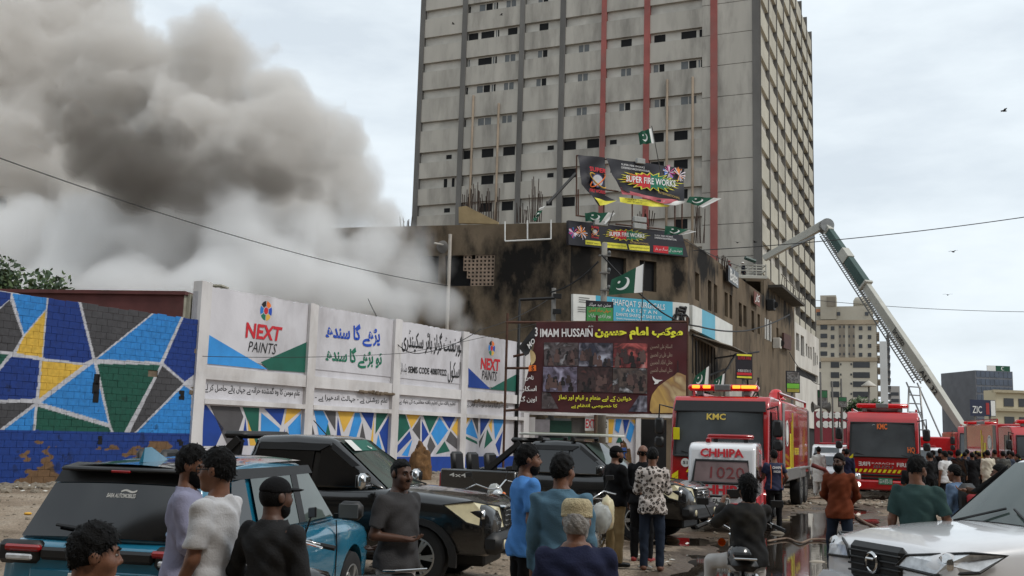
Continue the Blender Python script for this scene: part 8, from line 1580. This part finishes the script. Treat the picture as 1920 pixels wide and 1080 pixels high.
person('person in navy shirt near the second fire engine wheel', gx(1590, 34), 30, 1.72, 'full', cloth('navy_shirt', (34, 38, 60)), cloth('brown_trousers', (84, 52, 42)), hair='short', h=.026, seed=20, shoe=BLKS, hands=False)
person('man in white tee and black shorts in front of the third fire engine', gx(1775, 30.5), 335, 1.76, 'tee', cloth('white_tee2', (206, 206, 206), .05), BLKT, hair='short', h=.022, seed=21, shoe=SKIN, hands=False, hem=.83)
person('man in long cream shalwar kameez in the middle of the crowd', gx(1855, 37.5), 5, 1.80, 'kurta', cloth('cream_kurta', (204, 196, 178), .06), cloth('cream_shalwar', (196, 188, 170), .06), hair='short', h=.024, seed=22, shoe=BLKS, baggy=.02, hands=False)
person('man in patterned grey shirt right of the cream kameez', gx(1884, 39), 10, 1.78, 'full', M('camo_grey', (84, 84, 80), .9, 0, .5, 9, dirt=(30, 32, 32), dirt_amt=.9), BLKT, hair='short', h=.026, seed=23, shoe=BLKS, hands=False, fat=.02)
person('man in tan shirt at the right end of the crowd', gx(1912, 37), 300, 1.70, 'kurta', cloth('tan_kurta', (126, 104, 82)), cloth('tan_shalwar', (120, 98, 78)), hair='short', h=.026, seed=24, shoe=BLKS, hands=False)
person('person in lilac shirt at the right picture edge', gx(1916, 27), 300, 1.60, 'full', cloth('lilac_shirt', (160, 158, 186)), JEAN, hair='short', h=.026, seed=25, shoe=BLKS, hands=False)
# the dark crowd behind: a few figures copied, each with clothes of its own
protos = []
for k, (sh_, a) in enumerate((('full', ((.15, .1, -1), (0, .3, -1))), ('tee', ((.2, .3, -1), (-.2, .8, -.2))), ('kurta', ((.12, 0, -1), (0, .15, -1))))):
    protos.append(person('proto', (0, 0), 0, 1.72, sh_, BLACKC, BLKT, aR=a, hair='short', h=.03, seed=30+k, shoe=BLKS, hands=False))
CRW = [cloth('crowd_black', (20, 20, 22)), cloth('crowd_black', (20, 20, 22)), cloth('crowd_dark_grey', (46, 46, 50)), cloth('crowd_dark_brown', (58, 44, 36)), cloth('crowd_slate', (52, 60, 74))]
crowd = [(1745, 33, 'leftmost figure of the dark crowd, beside the second fire engine', 0), (1716, 20, 'man in black half hidden behind the bottle green tee', 0), (1752, 41, 'crowd member just left of the white tee, facing the engines', 1), (1800, 36, 'crowd member in black right of the white tee', 0), (1812, 41, 'crowd member in dark clothes behind the gap beside the white tee', 2), (1826, 37, 'crowd member in black just left of the cream kameez', 1), (1838, 44, 'crowd member whose head shows left above the cream kameez', 0), (1868, 43, 'crowd member whose head shows right above the cream kameez', 3), (1895, 44, 'crowd member behind the patterned grey shirt', 0), (1786, 45, 'crowd member far behind the white tee', 4), (1765, 47, 'crowd member farthest back near the third fire engine cab', 0), (1905, 48, 'crowd member farthest back at the right', 0), (1848, 50, 'crowd member farthest back behind the cream kameez', 2), (1815, 49, 'crowd member farthest back before the third engine windscreen', 0), (1880, 50, 'crowd member farthest back before the third engine headlight', 1)]+[(1748+17*i, 34+(i*7) % 19, 'dark clothed onlooker deep in the packed crowd before the third fire engine', i % 5) for i in range(10)]
rr = random.Random(4)
for i, (px, d, lab, c) in enumerate(crowd):
    src = protos[i % 3]; o = src if i < 3 else copy_tree(src); o.location = gx(px, d); o.rotation_euler = (0, 0, -math.radians(rr.uniform(-40, 50))); sc_ = rr.uniform(.97, 1.06); o.scale = (sc_,)*3; o['label'] = lab; o['group'] = 'dark clothed crowd at the right'
    for ch in o.children:
        if ch.name.startswith(('shirt', 'kurta')): ch.material_slots[0].link = 'OBJECT'; ch.material_slots[0].material = CRW[c]
for i, (px, d, lab) in enumerate(((1270, 29, 'figure standing in the shade left of the first fire engine'), (1165, 50, 'figure in blue near the school gate'), (1536, 47, 'figure beside the white car down the street'), (1584, 40, 'figure in red brown left of the second fire engine'))):
    o = copy_tree(protos[i % 3]); o.location = gx(px, d); o.rotation_euler = (0, 0, rr.uniform(0, 6)); o['label'] = lab; o['group'] = 'bystanders down the street'
    for ch in o.children:
        if ch.name.startswith(('shirt', 'kurta')): ch.material_slots[0].link = 'OBJECT'; ch.material_slots[0].material = [BLACKC, cloth('by_blue', (44, 70, 120)), CRW[2], cloth('by_brown', (104, 48, 36))][i]
ffm = cloth('firefighter_navy', (34, 36, 46)); 
for i, (dx, lab, hm3) in enumerate(((-.6, 'firefighter in white helmet crouching in the ladder basket', M('helmet_white', (210, 208, 202), .3)), (-1.55, 'firefighter in dark red jacket on the roof edge beside the basket', M('helmet_red', (120, 30, 30), .3)))):
    person(lab, (bk.x+dx, bk.y-.1+(.9 if i else 0)), 250, 1.74, 'full', ffm if i == 0 else cloth('maroon_jacket', (84, 34, 34)), ffm, hair='helmet', hatm=hm3, h=.03, seed=40+i, hands=False, z0=bk.z-(.75 if i == 0 else .5), shoe=BLKS, lean=.15)
# ---------------------------------------------------------------- smoke: puffs placed in the yard behind the wall, stored as a real density grid
def noise3(P, seed):
    xi = np.floor(P).astype(np.int64); f = P-xi; f = f*f*(3-2*f); r = 0
    def hsh(i, j, k): n = (i*374761393+j*668265263+k*2147483647+seed*974711) & 0x7fffffff; n = ((n ^ (n >> 13))*1274126177) & 0x7fffffff; return ((n ^ (n >> 16)) & 0xffff)/65535.0
    for dx in (0, 1):
        for dy in (0, 1):
            for dz_ in (0, 1): r = r+hsh(xi[:, 0]+dx, xi[:, 1]+dy, xi[:, 2]+dz_)*(f[:, 0] if dx else 1-f[:, 0])*(f[:, 1] if dy else 1-f[:, 1])*(f[:, 2] if dz_ else 1-f[:, 2])
    return r
def smoke(name, label, lo, hi, vs, puffs, color, dens, seed, aniso=.15, soft=1.5, wob=.70, ero=1.5, grow=1.08):
    lo = np.array(lo, float); hi = np.array(hi, float); n = np.ceil((hi-lo)/vs).astype(int); hi = lo+n*vs
    g = np.stack(np.meshgrid(*[np.arange(k) for k in n], indexing='ij'), -1).reshape(-1, 3); P = lo+(g+.5)*vs
    P0 = P; near = np.zeros(len(P0), bool)
    for (px, py, rp, d, k) in puffs: c = np.array(at(px, py, d)); r = grow*rp*d/F_PX; q = P0-c; q[:, 1] *= .85; near |= (q*q).sum(1) < (r*(1+.7*wob))**2
    P = P0[near]; nb = np.zeros(len(P)); a = .5; sc = .16
    for k in range(5): q = noise3(P*sc+k*7.3, seed+k); nb += a*np.abs(2*q-1); a *= .60; sc *= 2.1
    big = noise3(P*.07+3.1, seed+40); s = np.full(len(P), 1e3); den = np.zeros(len(P))
    for (px, py, rp, d, k) in puffs:
        c = np.array(at(px, py, d)); r = grow*rp*d/F_PX; q = P-c; q[:, 1] *= .85; dd = np.linalg.norm(q, axis=1)-r; s2 = dd+(nb-.35)*r*wob*2.0
        den = np.maximum(den, k*np.clip(-s2/soft, 0, 1))
    den *= (.55+.9*big); den[(P[:, 2] < .3)] = 0
    full = np.zeros(len(P0)); full[near] = den; den = full; P = P0
    edge = np.minimum(g, n-1-g).min(1); den *= np.clip(edge/3, 0, 1)
    me = bpy.data.meshes.new(name+'_density'); me.vertices.add(len(P)); at_ = me.attributes.new('d', 'FLOAT', 'POINT'); at_.data.foreach_set('value', (den*dens).astype(np.float32))
    o = bpy.data.objects.new(name, me); COL.objects.link(o); tag(o, label, 'smoke', kind='stuff')
    ng = bpy.data.node_groups.new(name, 'GeometryNodeTree'); ng.interface.new_socket('Geometry', in_out='INPUT', socket_type='NodeSocketGeometry'); ng.interface.new_socket('Geometry', in_out='OUTPUT', socket_type='NodeSocketGeometry')
    N = ng.nodes; L = ng.links; gi = N.new('NodeGroupInput'); go = N.new('NodeGroupOutput'); pos = N.new('GeometryNodeInputPosition'); sp = N.new('ShaderNodeSeparateXYZ'); L.new(pos.outputs[0], sp.inputs[0])
    def mt(op, a, b, c=None):
        m = N.new('ShaderNodeMath'); m.operation = op
        for i, x in enumerate((a, b, c)):
            if x is None: continue
            if isinstance(x, (int, float)): m.inputs[i].default_value = float(x)
            else: L.new(x, m.inputs[i])
        return m.outputs[0]
    ii = [mt('MINIMUM', mt('MAXIMUM', mt('FLOOR', mt('DIVIDE', mt('SUBTRACT', sp.outputs[i], float(lo[i])), vs), None), 0), float(n[i]-1)) for i in range(3)]
    iy = mt('MULTIPLY_ADD', ii[1], float(n[2]), ii[2]); f2i = N.new('FunctionNodeFloatToInt'); ixi = N.new('FunctionNodeFloatToInt'); L.new(iy, f2i.inputs[0]); L.new(ii[0], ixi.inputs[0])
    im = N.new('FunctionNodeIntegerMath'); im.operation = 'MULTIPLY_ADD'; L.new(ixi.outputs[0], im.inputs[0]); im.inputs[1].default_value = int(n[1]*n[2]); L.new(f2i.outputs[0], im.inputs[2])
    na = N.new('GeometryNodeInputNamedAttribute'); na.data_type = 'FLOAT'; na.inputs['Name'].default_value = 'd'; si = N.new('GeometryNodeSampleIndex'); si.data_type = 'FLOAT'; si.domain = 'POINT'; si.clamp = True
    L.new(gi.outputs[0], si.inputs['Geometry']); L.new(na.outputs[0], si.inputs['Value']); L.new(im.outputs[0], si.inputs['Index'])
    vc = N.new('GeometryNodeVolumeCube'); L.new(si.outputs[0], vc.inputs['Density']); vc.inputs['Background'].default_value = 0; vc.inputs['Min'].default_value = lo.tolist(); vc.inputs['Max'].default_value = hi.tolist()
    for i, ax in enumerate('XYZ'): vc.inputs['Resolution '+ax].default_value = int(n[i])
    m = bpy.data.materials.new(name+'_volume'); m.use_nodes = True; mn = m.node_tree.nodes; mn.clear(); mo = mn.new('ShaderNodeOutputMaterial'); pv = mn.new('ShaderNodeVolumePrincipled'); pv.inputs['Color'].default_value = (*color, 1); nz_ = mn.new('ShaderNodeTexNoise'); nz_.inputs['Scale'].default_value = .75; nz_.inputs['Detail'].default_value = 2.0; nz_.inputs['Roughness'].default_value = .6; ge = mn.new('ShaderNodeNewGeometry'); da = mn.new('ShaderNodeAttribute'); da.attribute_name = 'density'; lk = m.node_tree.links; lk.new(ge.outputs['Position'], nz_.inputs['Vector']); pv.inputs['Density Attribute'].default_value = ''
    def m2(op, a, b):
        q = mn.new('ShaderNodeMath'); q.operation = op
        for i, x in enumerate((a, b)):
            if isinstance(x, (int, float)): q.inputs[i].default_value = x
            else: lk.new(x, q.inputs[i])
        return q.outputs[0]
    nd = m2('DIVIDE', da.outputs['Fac'], dens); ed_ = m2('MULTIPLY', m2('SUBTRACT', m2('MULTIPLY', nd, 2.6), m2('MULTIPLY', nz_.outputs['Fac'], ero)), 2.2); q_ = mn.new('ShaderNodeClamp'); lk.new(ed_, q_.inputs[0]); lk.new(m2('MULTIPLY', da.outputs['Fac'], q_.outputs[0]), pv.inputs['Density']); pv.inputs['Anisotropy'].default_value = aniso; m.node_tree.links.new(pv.outputs[0], mo.inputs['Volume'])
    sm = N.new('GeometryNodeSetMaterial'); sm.inputs['Material'].default_value = m; L.new(vc.outputs[0], sm.inputs[0]); L.new(sm.outputs[0], go.inputs[0])
    me.materials.append(m); md = o.modifiers.new('smoke', 'NODES'); md.node_group = ng; return o
DK = [(410, 120, 95, 66, .9), (500, 175, 75, 64, .9), (545, 235, 90, 62, 1), (615, 285, 78, 61, 1), (665, 340, 62, 60, 1), (710, 400, 48, 60, .9), (480, 310, 115, 63, 1.1), (370, 240, 140, 66, 1.0), (230, 190, 150, 70, .7), (90, 120, 170, 72, .5), (70, 270, 130, 68, .5), (240, 320, 120, 64, 1.1), (130, 30, 120, 74, .45), (-60, 60, 170, 74, .45), (-50, 230, 140, 70, .4), (300, 350, 90, 60, 1.1), (580, 370, 85, 60, 1.0), (420, 390, 90, 60, 1.0), (140, 360, 110, 68, .7), (170, -60, 110, 76, .4), (30, -80, 150, 76, .4), (660, 390, 60, 60, 1), (540, 320, 90, 61, 1)]
CO_ = [(270, 325, 75, 55, 1), (345, 345, 70, 54.5, 1), (425, 335, 60, 55, 1), (505, 345, 58, 55.5, 1), (575, 355, 42, 56, .9), (200, 290, 70, 57, .8), (470, 285, 55, 57, .7), (330, 275, 60, 57, .8), (620, 370, 35, 56, .8), (150, 240, 60, 60, .5)]
WT = [(320, 460, 105, 58, 1), (450, 450, 100, 57, 1), (580, 450, 85, 58, 1), (690, 470, 70, 58, 1), (760, 510, 60, 59, .9), (820, 570, 48, 58, .9), (850, 610, 46, 56, 1), (890, 615, 30, 56, .8), (200, 480, 110, 60, .9), (70, 480, 100, 62, .75), (-60, 480, 110, 64, .7), (520, 530, 90, 56, 1), (650, 540, 80, 57, 1), (400, 540, 90, 54, .9), (260, 550, 90, 54, .8), (120, 560, 80, 56, .8), (740, 590, 60, 56, .9), (720, 430, 45, 60, .8), (620, 600, 60, 55, .8), (500, 600, 60, 53, .8), (0, 560, 80, 56, .7), (780, 455, 40, 60, .5), (830, 500, 40, 60, .4)]
smoke('smoke_plume', 'thick brown grey smoke plume billowing up behind the school wall', (-58, 46, 12), (-4, 86, 44), .39, DK, (.85, .825, .795), .9, 3, .1)
smoke('dark_smoke_core', 'darkest brown smoke low in the heart of the plume', (-32, 44, 12), (-4, 66, 25), .42, CO_, (.26, .235, .21), .8, 5, .1, 1.2)
smoke('white_smoke', 'dense pale smoke rolling along the roofs behind the school wall', (-52, 44, 3), (2, 74, 24), .42, WT, (.997, .996, .994), .7, 9, .1, 1.3, .62, .7, 1.1)
# ---------------------------------------------------------------- trees
LEAF = [M('leaf_a', (52, 74, 38), .7, 0, .3, 2), M('leaf_b', (36, 56, 30), .7, 0, .3, 2), M('leaf_c', (70, 88, 48), .7, 0, .3, 2)]; BARK = M('bark', (74, 62, 50), .9, 0, .3, 3)
def tree(label, base, h, rx, rz_, n, seed, leaf=.22):
    r = random.Random(seed); t = thing('tree', label, 'tree', base); tr_ = MB(); tr_.tube([(0, 0, 0), (.1, .05, h*.35), (-.05, .1, h*.6)], [.28, .2, .12], 8); cl = []
    for k in range(11):
        a = r.uniform(0, 6.3); q = Vector((rx*r.uniform(.2, .95)*math.cos(a), rx*r.uniform(.2, .95)*math.sin(a), h-rz_+r.uniform(-.8, .85)*rz_)); cl.append((q, r.uniform(.25, .5)*rx)); tr_.tube([(0, .05, h*r.uniform(.35, .55)), tuple(q*.6+Vector((0, 0, h*.2))), tuple(q)], [.09, .05, .02], 5)
    tr_.build('trunk', BARK, t, True)
    for c in range(3):
        mb = MB()
        for k in range(n//3):
            q, cr = cl[r.randrange(11)]; d = Vector((r.gauss(0, 1), r.gauss(0, 1), r.gauss(0, .8))).normalized()*cr*r.random()**.4; p = q+d; u = Vector((r.gauss(0, 1), r.gauss(0, 1), r.gauss(0, 1))).normalized(); v = u.orthogonal().normalized(); s = leaf*r.uniform(.6, 1.3)
            mb.quad(p-u*s, p+v*s*.45, p+u*s, p-v*s*.45)
        mb.build('crown', LEAF[c], t, fix=False)
tree('leafy green tree rising behind the mural wall at the left edge', gx(10, 46), 8.6, 2.0, 1.7, 4200, 3, .14)
tree('dark green tree far down the street above the second fire engine', gx(1618, 160), 8.6, 3.2, 2.0, 2400, 4, .4); tree('small green tree beyond the blue wall, at its left', gx(-40, 48), 8.6, 3, 2.2, 2400, 5, .18)
# ---------------------------------------------------------------- rubble, stones, hoses
rk = random.Random(12); ICO = [(0, 0, 1), (.89, 0, .45), (.28, .85, .45), (-.72, .53, .45), (-.72, -.53, .45), (.28, -.85, .45), (.72, .53, -.45), (-.28, .85, -.45), (-.89, 0, -.45), (-.28, -.85, -.45), (.72, -.53, -.45), (0, 0, -1)]
ICF = [(0, 1, 2), (0, 2, 3), (0, 3, 4), (0, 4, 5), (0, 5, 1), (1, 6, 2), (2, 7, 3), (3, 8, 4), (4, 9, 5), (5, 10, 1), (6, 7, 2), (7, 8, 3), (8, 9, 4), (9, 10, 5), (10, 6, 1), (11, 7, 6), (11, 8, 7), (11, 9, 8), (11, 10, 9), (11, 6, 10)]
def gz(x, y): return float(gh(np.array([x]), np.array([y]))[0])
def rock(mb, x, y, z, s, mi): sx, sy, sz = s*rk.uniform(.7, 1.4), s*rk.uniform(.7, 1.4), s*rk.uniform(.4, .9); a = rk.uniform(0, 6.3); ca, sa = math.cos(a), math.sin(a); mb.add([(x+(vx*sx*ca-vy*sy*sa)*rk.uniform(.8, 1.15), y+(vx*sx*sa+vy*sy*ca)*rk.uniform(.8, 1.15), z+vz*sz*rk.uniform(.8, 1.1)) for vx, vy, vz in ICO], ICF, mi)
RM = [M('rubble_grey', (126, 116, 102), .9, 0, .2, 4), M('rubble_brown', (104, 84, 64), .95, 0, .2, 4), M('rubble_pale', (158, 148, 134), .9, 0, .15, 4), M('rubble_char', (44, 40, 37), .95, 0, .2, 4)]
mb = MB(); XY = []
for k in range(3400):
    d = 8+38*rk.random()**1.3; px = rk.uniform(-100, 2000); p = gx(px, d); XY.append((p.x, p.y, rk.uniform(.012, .05)*(1+.9*(rk.random() > .92))))
for k in range(900): a = rk.uniform(-8, 7.5); o_ = abs(rk.gauss(0, 1.1)); p = wp.pt(a, 0, .25+o_); XY.append((p.x, p.y, rk.uniform(.04, .16)))
for k in range(420): a = rk.uniform(8, 28); o_ = abs(rk.gauss(0, .9)); p = wp.pt(a, 0, .3+o_); XY.append((p.x, p.y, rk.uniform(.04, .14)))
for k in range(520): p = gnd(rk.uniform(1480, 1740), rk.uniform(905, 955)); XY.append((p.x, p.y, rk.uniform(.03, .10)))
XY = np.array(XY); zz_ = gh(XY[:, 0], XY[:, 1]); pdz = pud_dist(XY[:, 0], XY[:, 1])
for (x, y, s), z, pdd in zip(XY, zz_, pdz):
    if pdd < .35: continue
    rock(mb, x, y, z+s*.15, s, rk.choices((0, 1, 2, 3), (4, 3, 2, 1.5))[0])
tag(mb.build('rubble', RM, fix=False), 'loose stones and broken masonry scattered over the dirt', 'rubble', kind='stuff')
lm = MB(); LM = [M('litter_white', (200, 198, 190), .6), M('litter_black', (24, 23, 23), .6), M('litter_card', (150, 118, 80), .8), M('litter_red', (130, 40, 34), .6)]
for k in range(520):
    p = wp.pt(rk.uniform(-8, 8), 0, rk.uniform(.2, 4)) if k < 240 else gnd(rk.uniform(1180, 1900), rk.uniform(905, 1075)); s = rk.uniform(.015, .06); a = rk.uniform(0, 6.3); z = gz(p.x, p.y)+.03; u = Vector((math.cos(a), math.sin(a), rk.uniform(-.3, .5)))*s; v = Vector((-math.sin(a), math.cos(a), rk.uniform(-.3, .5)))*s*rk.uniform(.3, .9); c = Vector((p.x, p.y, z+.02)); m_ = c+Vector((0, 0, s*.3)); mi = rk.choices((0, 1, 2, 3), (1, 3, 2, 1))[0]
    if k >= 240 and float(pud_dist(np.array([p.x]), np.array([p.y]))[0]) < .4: continue
    lm.add([c-u-v, c+u-v, c+u+v, c-u+v, m_], [(0, 1, 4), (1, 2, 4), (2, 3, 4), (3, 0, 4)], mi)
tag(lm.build('litter', LM, fix=False), 'scraps of paper, card and plastic trodden into the dirt', 'litter', kind='stuff')
for i, (px, py, s, lab) in enumerate(((1532, 1050, .16, 'pale rock lying in the puddle below the rust shirt'), (1556, 1054, .09, 'small rock right of the pale rock in the puddle'), (1458, 998, .16, 'flat rock on the near edge of the puddle'), (1800, 968, .12, 'dark rock near the red backpack'), (1262, 1012, .12, 'rock by the small puddle before the pickup'), (52, 964, .1, 'yellow fruit lying on the dirt at the left'))):
    p = gnd(px, py); m_ = MB(); rock(m_, 0, 0, s*.3, s, 0); o = m_.build('rock' if i < 5 else 'yellow_fruit', RM[(2, 0, 0, 3, 1, 0)[i]] if i < 5 else M('fruit_yellow', (210, 160, 50), .6), None, True, None, 1); o.location = (p.x, p.y, gz(p.x, p.y)); tag(o, lab, 'rock' if i < 5 else 'fruit')
HOSE = M('hose_canvas', (120, 100, 84), .85, 0, .2, 5); HOSR = M('hose_red', (112, 40, 34), .6, 0, .2, 5)
def hose(label, pts, r, mat):
    P = catmull([(*gnd(*p)[:2], 0) for p in pts], 8) if False else []
    W_ = [gnd(*p) for p in pts]; q = []
    for i in range(len(W_)-1):
        p0, p1, p2, p3 = W_[max(i-1, 0)], W_[i], W_[i+1], W_[min(i+2, len(W_)-1)]
        for j in range(8): t = j/8; q.append(.5*((2*p1)+(p2-p0)*t+(2*p0-5*p1+4*p2-p3)*t*t+(3*p1-p0-3*p2+p3)*t**3))
    o = MB().tube([(p.x-W_[0].x, p.y-W_[0].y, max(-.02, gz(p.x, p.y))+r) for p in q], r, 7).build('fire_hose', mat, None, True); o.location = (W_[0].x, W_[0].y, 0); tag(o, label, 'hose', 'fire hoses on the ground')
hose('thin hose snaking through the puddle towards the rust shirt', [(1440, 1015), (1475, 1010), (1500, 1018), (1520, 1012), (1545, 1012), (1562, 1016)], .022, HOSE); hose('flat hose in front of the second fire engine', [(1500, 905), (1560, 915), (1620, 912), (1680, 925), (1740, 918)], .045, HOSE); hose('hose trailing from the first fire engine wheels', [(1505, 940), (1540, 936), (1580, 948), (1600, 965), (1640, 990), (1700, 1000)], .035, HOSE)
rp2 = thing('leaning_pipe', 'dark red suction pipe leaning from the first fire engine tail', 'pipe', gnd(1560, 905)); MB().tube([gnd(1568, 912)-rp2.location+Vector((0, 0, .1)), at(1545, 880, 34)-rp2.location, at(1522, 872, 34)-rp2.location], .07, 8).build('pipe', HOSR, rp2, True)
cone_ = heap('debris_heap', 'low heap of charred debris before the second fire engine', gnd(1545, 918), 1.6, .7, .4, 5, M('charred_debris', (66, 58, 52), .95, 0, .5, 5, bump=.7, bscale=12))
# ---------------------------------------------------------------- small street front details
sp3 = Plane(fC.pt(0, 0, .25), fC.u)
def csign(name, label, cat, q, mat, txt=None, tm=None, th=.2, par=None):
    c = [sp3.pt(*sp3.px(*p)) for p in q]; t = thing(name, label, cat, (c[0].x, c[0].y, 0)); world_part(MB().prism(c, sp3.n*th).build('panel', mat, None), t)
    if txt: a, b, c2, d = [sp3.pt(*sp3.px(*p), th) for p in q]; letter(t, txt, [d.lerp(b, .12), c2.lerp(a, .12), b.lerp(d, .12), a.lerp(c2, .12)], tm, .02, off=.03, n=sp3.n)
    return t
csign('shop_sign', 'glossy dark metal sign hanging on the street parapet', 'sign', ((1361, 497), (1380, 512), (1380, 541), (1361, 527)), M('black_metal_sign', (40, 40, 42), .3, .6, .4, 2), 'Baba', FW)
csign('shop_sign', 'small faded red banner on the brown street wall', 'sign', ((1413, 545), (1424, 552), (1424, 576), (1413, 568)), M('faded_red_cloth', (110, 66, 56), .8, 0, .2, 2), 'کار', FW, .05); csign('shop_sign', 'rusty brown box sign fixed to the terrace wall', 'sign', ((1466, 624), (1480, 630), (1480, 657), (1466, 652)), M('rusty_box', (74, 44, 38), .8, 0, .35, 3))
for i, (x, y) in enumerate(((1449, 644), (1437, 572))): c = fC.pt(*fC.px(x, y), .4); t = thing('air_conditioner', ('white air conditioner box below the white window frames', 'black air conditioner box high on the terrace corner')[i], 'air conditioner', c); o = MB().cbox((0, 0, 0), (.9, .7, 1.0), .05, rot('Z', math.pi/2-aC)).build('case', CONC_L if i == 0 else BLKI, t); MB().lathe([(0, 0), (.3, 0)], Vector(fC.n)*.36, 16, 'Y', R=rot('Z', math.pi/2-aC+math.pi/2)).build('fan_grille', BLKI, t)
aw = thing('broken_awning', 'collapsed corrugated awning and bent posts at the burnt corner shop', 'awning', fC.pt(3, 0))
ap_ = lambda x, y, o: fC.pt(*fC.px(x, y), o)
for k, (a, b, o0, o1) in enumerate((((1296, 628), (1350, 665), .1, 2.0), ((1330, 665), (1310, 735), 1.8, 1.0), ((1345, 662), (1352, 740), 2.0, 2.0), ((1320, 672), (1362, 660), .8, 2.4), ((1300, 640), (1300, 740), .2, .2), ((1340, 690), (1310, 705), 1.0, .6))): pole_part(aw, [ap_(*a, o0), ap_(*b, o1)], .07, BLKI, 'post')
world_part(MB().prism([ap_(1297, 628, .1), ap_(1340, 650, .1), ap_(1352, 668, 2.2), ap_(1316, 652, 2.2)], (0, 0, .06)).build('sheet', M('bent_tin', (122, 112, 100), .6, .4, .3, 2), None), aw)
for k in range(8): x = 1294+k*6; pole_part(aw, [ap_(x, 632+k*3, .15), ap_(x, 700+k*2, .15)], .04, BLKI, 'grille_bar')
wl2 = thing('whitewashed_low_wall', 'low whitewashed wall with faint red lettering at the burnt corner shop', 'wall', fC.pt(4, 0, 2.5)); lp = Plane(fC.pt(0, 0, 2.6), fC.u); slab('wall', lp, .5, 14, 0, 5.2, -.25, 0, M('grey_white_wall', (168, 164, 156), .9, 0, .15, .8, dirt=(112, 104, 96), dirt_amt=.6), wl2); slab('notice', lp, 9.5, 12.5, 3.6, 4.8, 0, .04, SWH, wl2); letter(wl2, 'نو پارکنگ', [lp.pt(9.7, 3.9, .05), lp.pt(12.3, 3.9, .05), lp.pt(12.3, 4.5, .05), lp.pt(9.7, 4.5, .05)], P_BLK, .0, off=.02, n=lp.n)
slab('stone_cladding', lp, 14.1, 26, 0, 4.6, -.25, .0, M('cream_blocks', (176, 164, 136), .9, 0, .15, 1.2), wl2)
RBO = thing('red_hoarding', 'maroon hoarding with white discs between the fire engines', 'hoarding', gx(1550, 98)); rh = Plane(gx(1528, 98), (1, 0, 0)); a1 = rh.px(1592, 780)[0]; zt_, zb_ = rh.px(1560, 772)[1], rh.px(1560, 806)[1]; slab('panel', rh, 0, a1, 0, zt_, -.1, 0, M('hoarding_maroon', (120, 34, 46), .7, 0, .15, .6), RBO)
for i in range(5):
    for j in range(2): world_part(MB().lathe([(0, 0), (.34, 0)], rh.pt(.5+i*(a1-.8)/4.4, zb_+.5+j*.9, .02), 14, 'Y').build('disc', FW, None), RBO)
# ---------------------------------------------------------------- birds
for i, (px, py, d, lab, s) in enumerate(((1882, 208, 60, 'black bird flying highest in the sky at the right', .55), (1787, 472, 70, 'black bird flying right of the ladder boom', .5), (1777, 553, 80, 'black bird low over the street, right of the boom', .5), (1383, 455, 90, 'dark bird before the blank tower wall', .5), (1416, 454, 92, 'dark bird before the dark tower corner', .55), (850, 45, 80, 'dark bird near the sooty upper tower windows', .4), (940, 28, 84, 'dark bird in front of the upper tower, right of another', .4))):
    c = at(px, py, d); t = thing('bird', lab, 'bird', c, .6*i, 'birds in the sky'); MB().lathe([(0, -.32), (.06, -.2), (.09, 0), (.07, .16), (.04, .26), (0, .32)], (0, 0, 0), 8, 'X').build('body', P_BLK, t, True).scale = (s*1.2,)*3
    for sd_ in (-1, 1): o = MB().add([(.12, 0, .02), (.16, sd_*.3, .16), (.02, sd_*.62, .10), (-.08, sd_*.3, .13), (-.1, 0, .02)], [(0, 1, 3, 4), (1, 2, 3)]).build('wing', P_BLK, t); o.scale = (s*1.2,)*3; md = o.modifiers.new('t', 'SOLIDIFY'); md.thickness = .02
# ---------------------------------------------------------------- unseen building added behind the camera to shade near things and darken car glass
os_ = thing('unseen_shade_building', 'plain grey building added unseen behind the camera to shade the near scene', 'building', (0, -9, 0)); op = Plane((0, -9, 0), (-1, 0, 0)); oh = []
for k in range(9):
    for j in range(5): oh.append((-44+k*10, -40.5+k*10, 5+j*4, 7.4+j*4))
holed(op, -50, 48, 0, 25, oh, M('shade_building_render', (120, 112, 102), .9, 0, .15, .3), os_)
for h_ in oh: window(os_, op, h_, -.25)
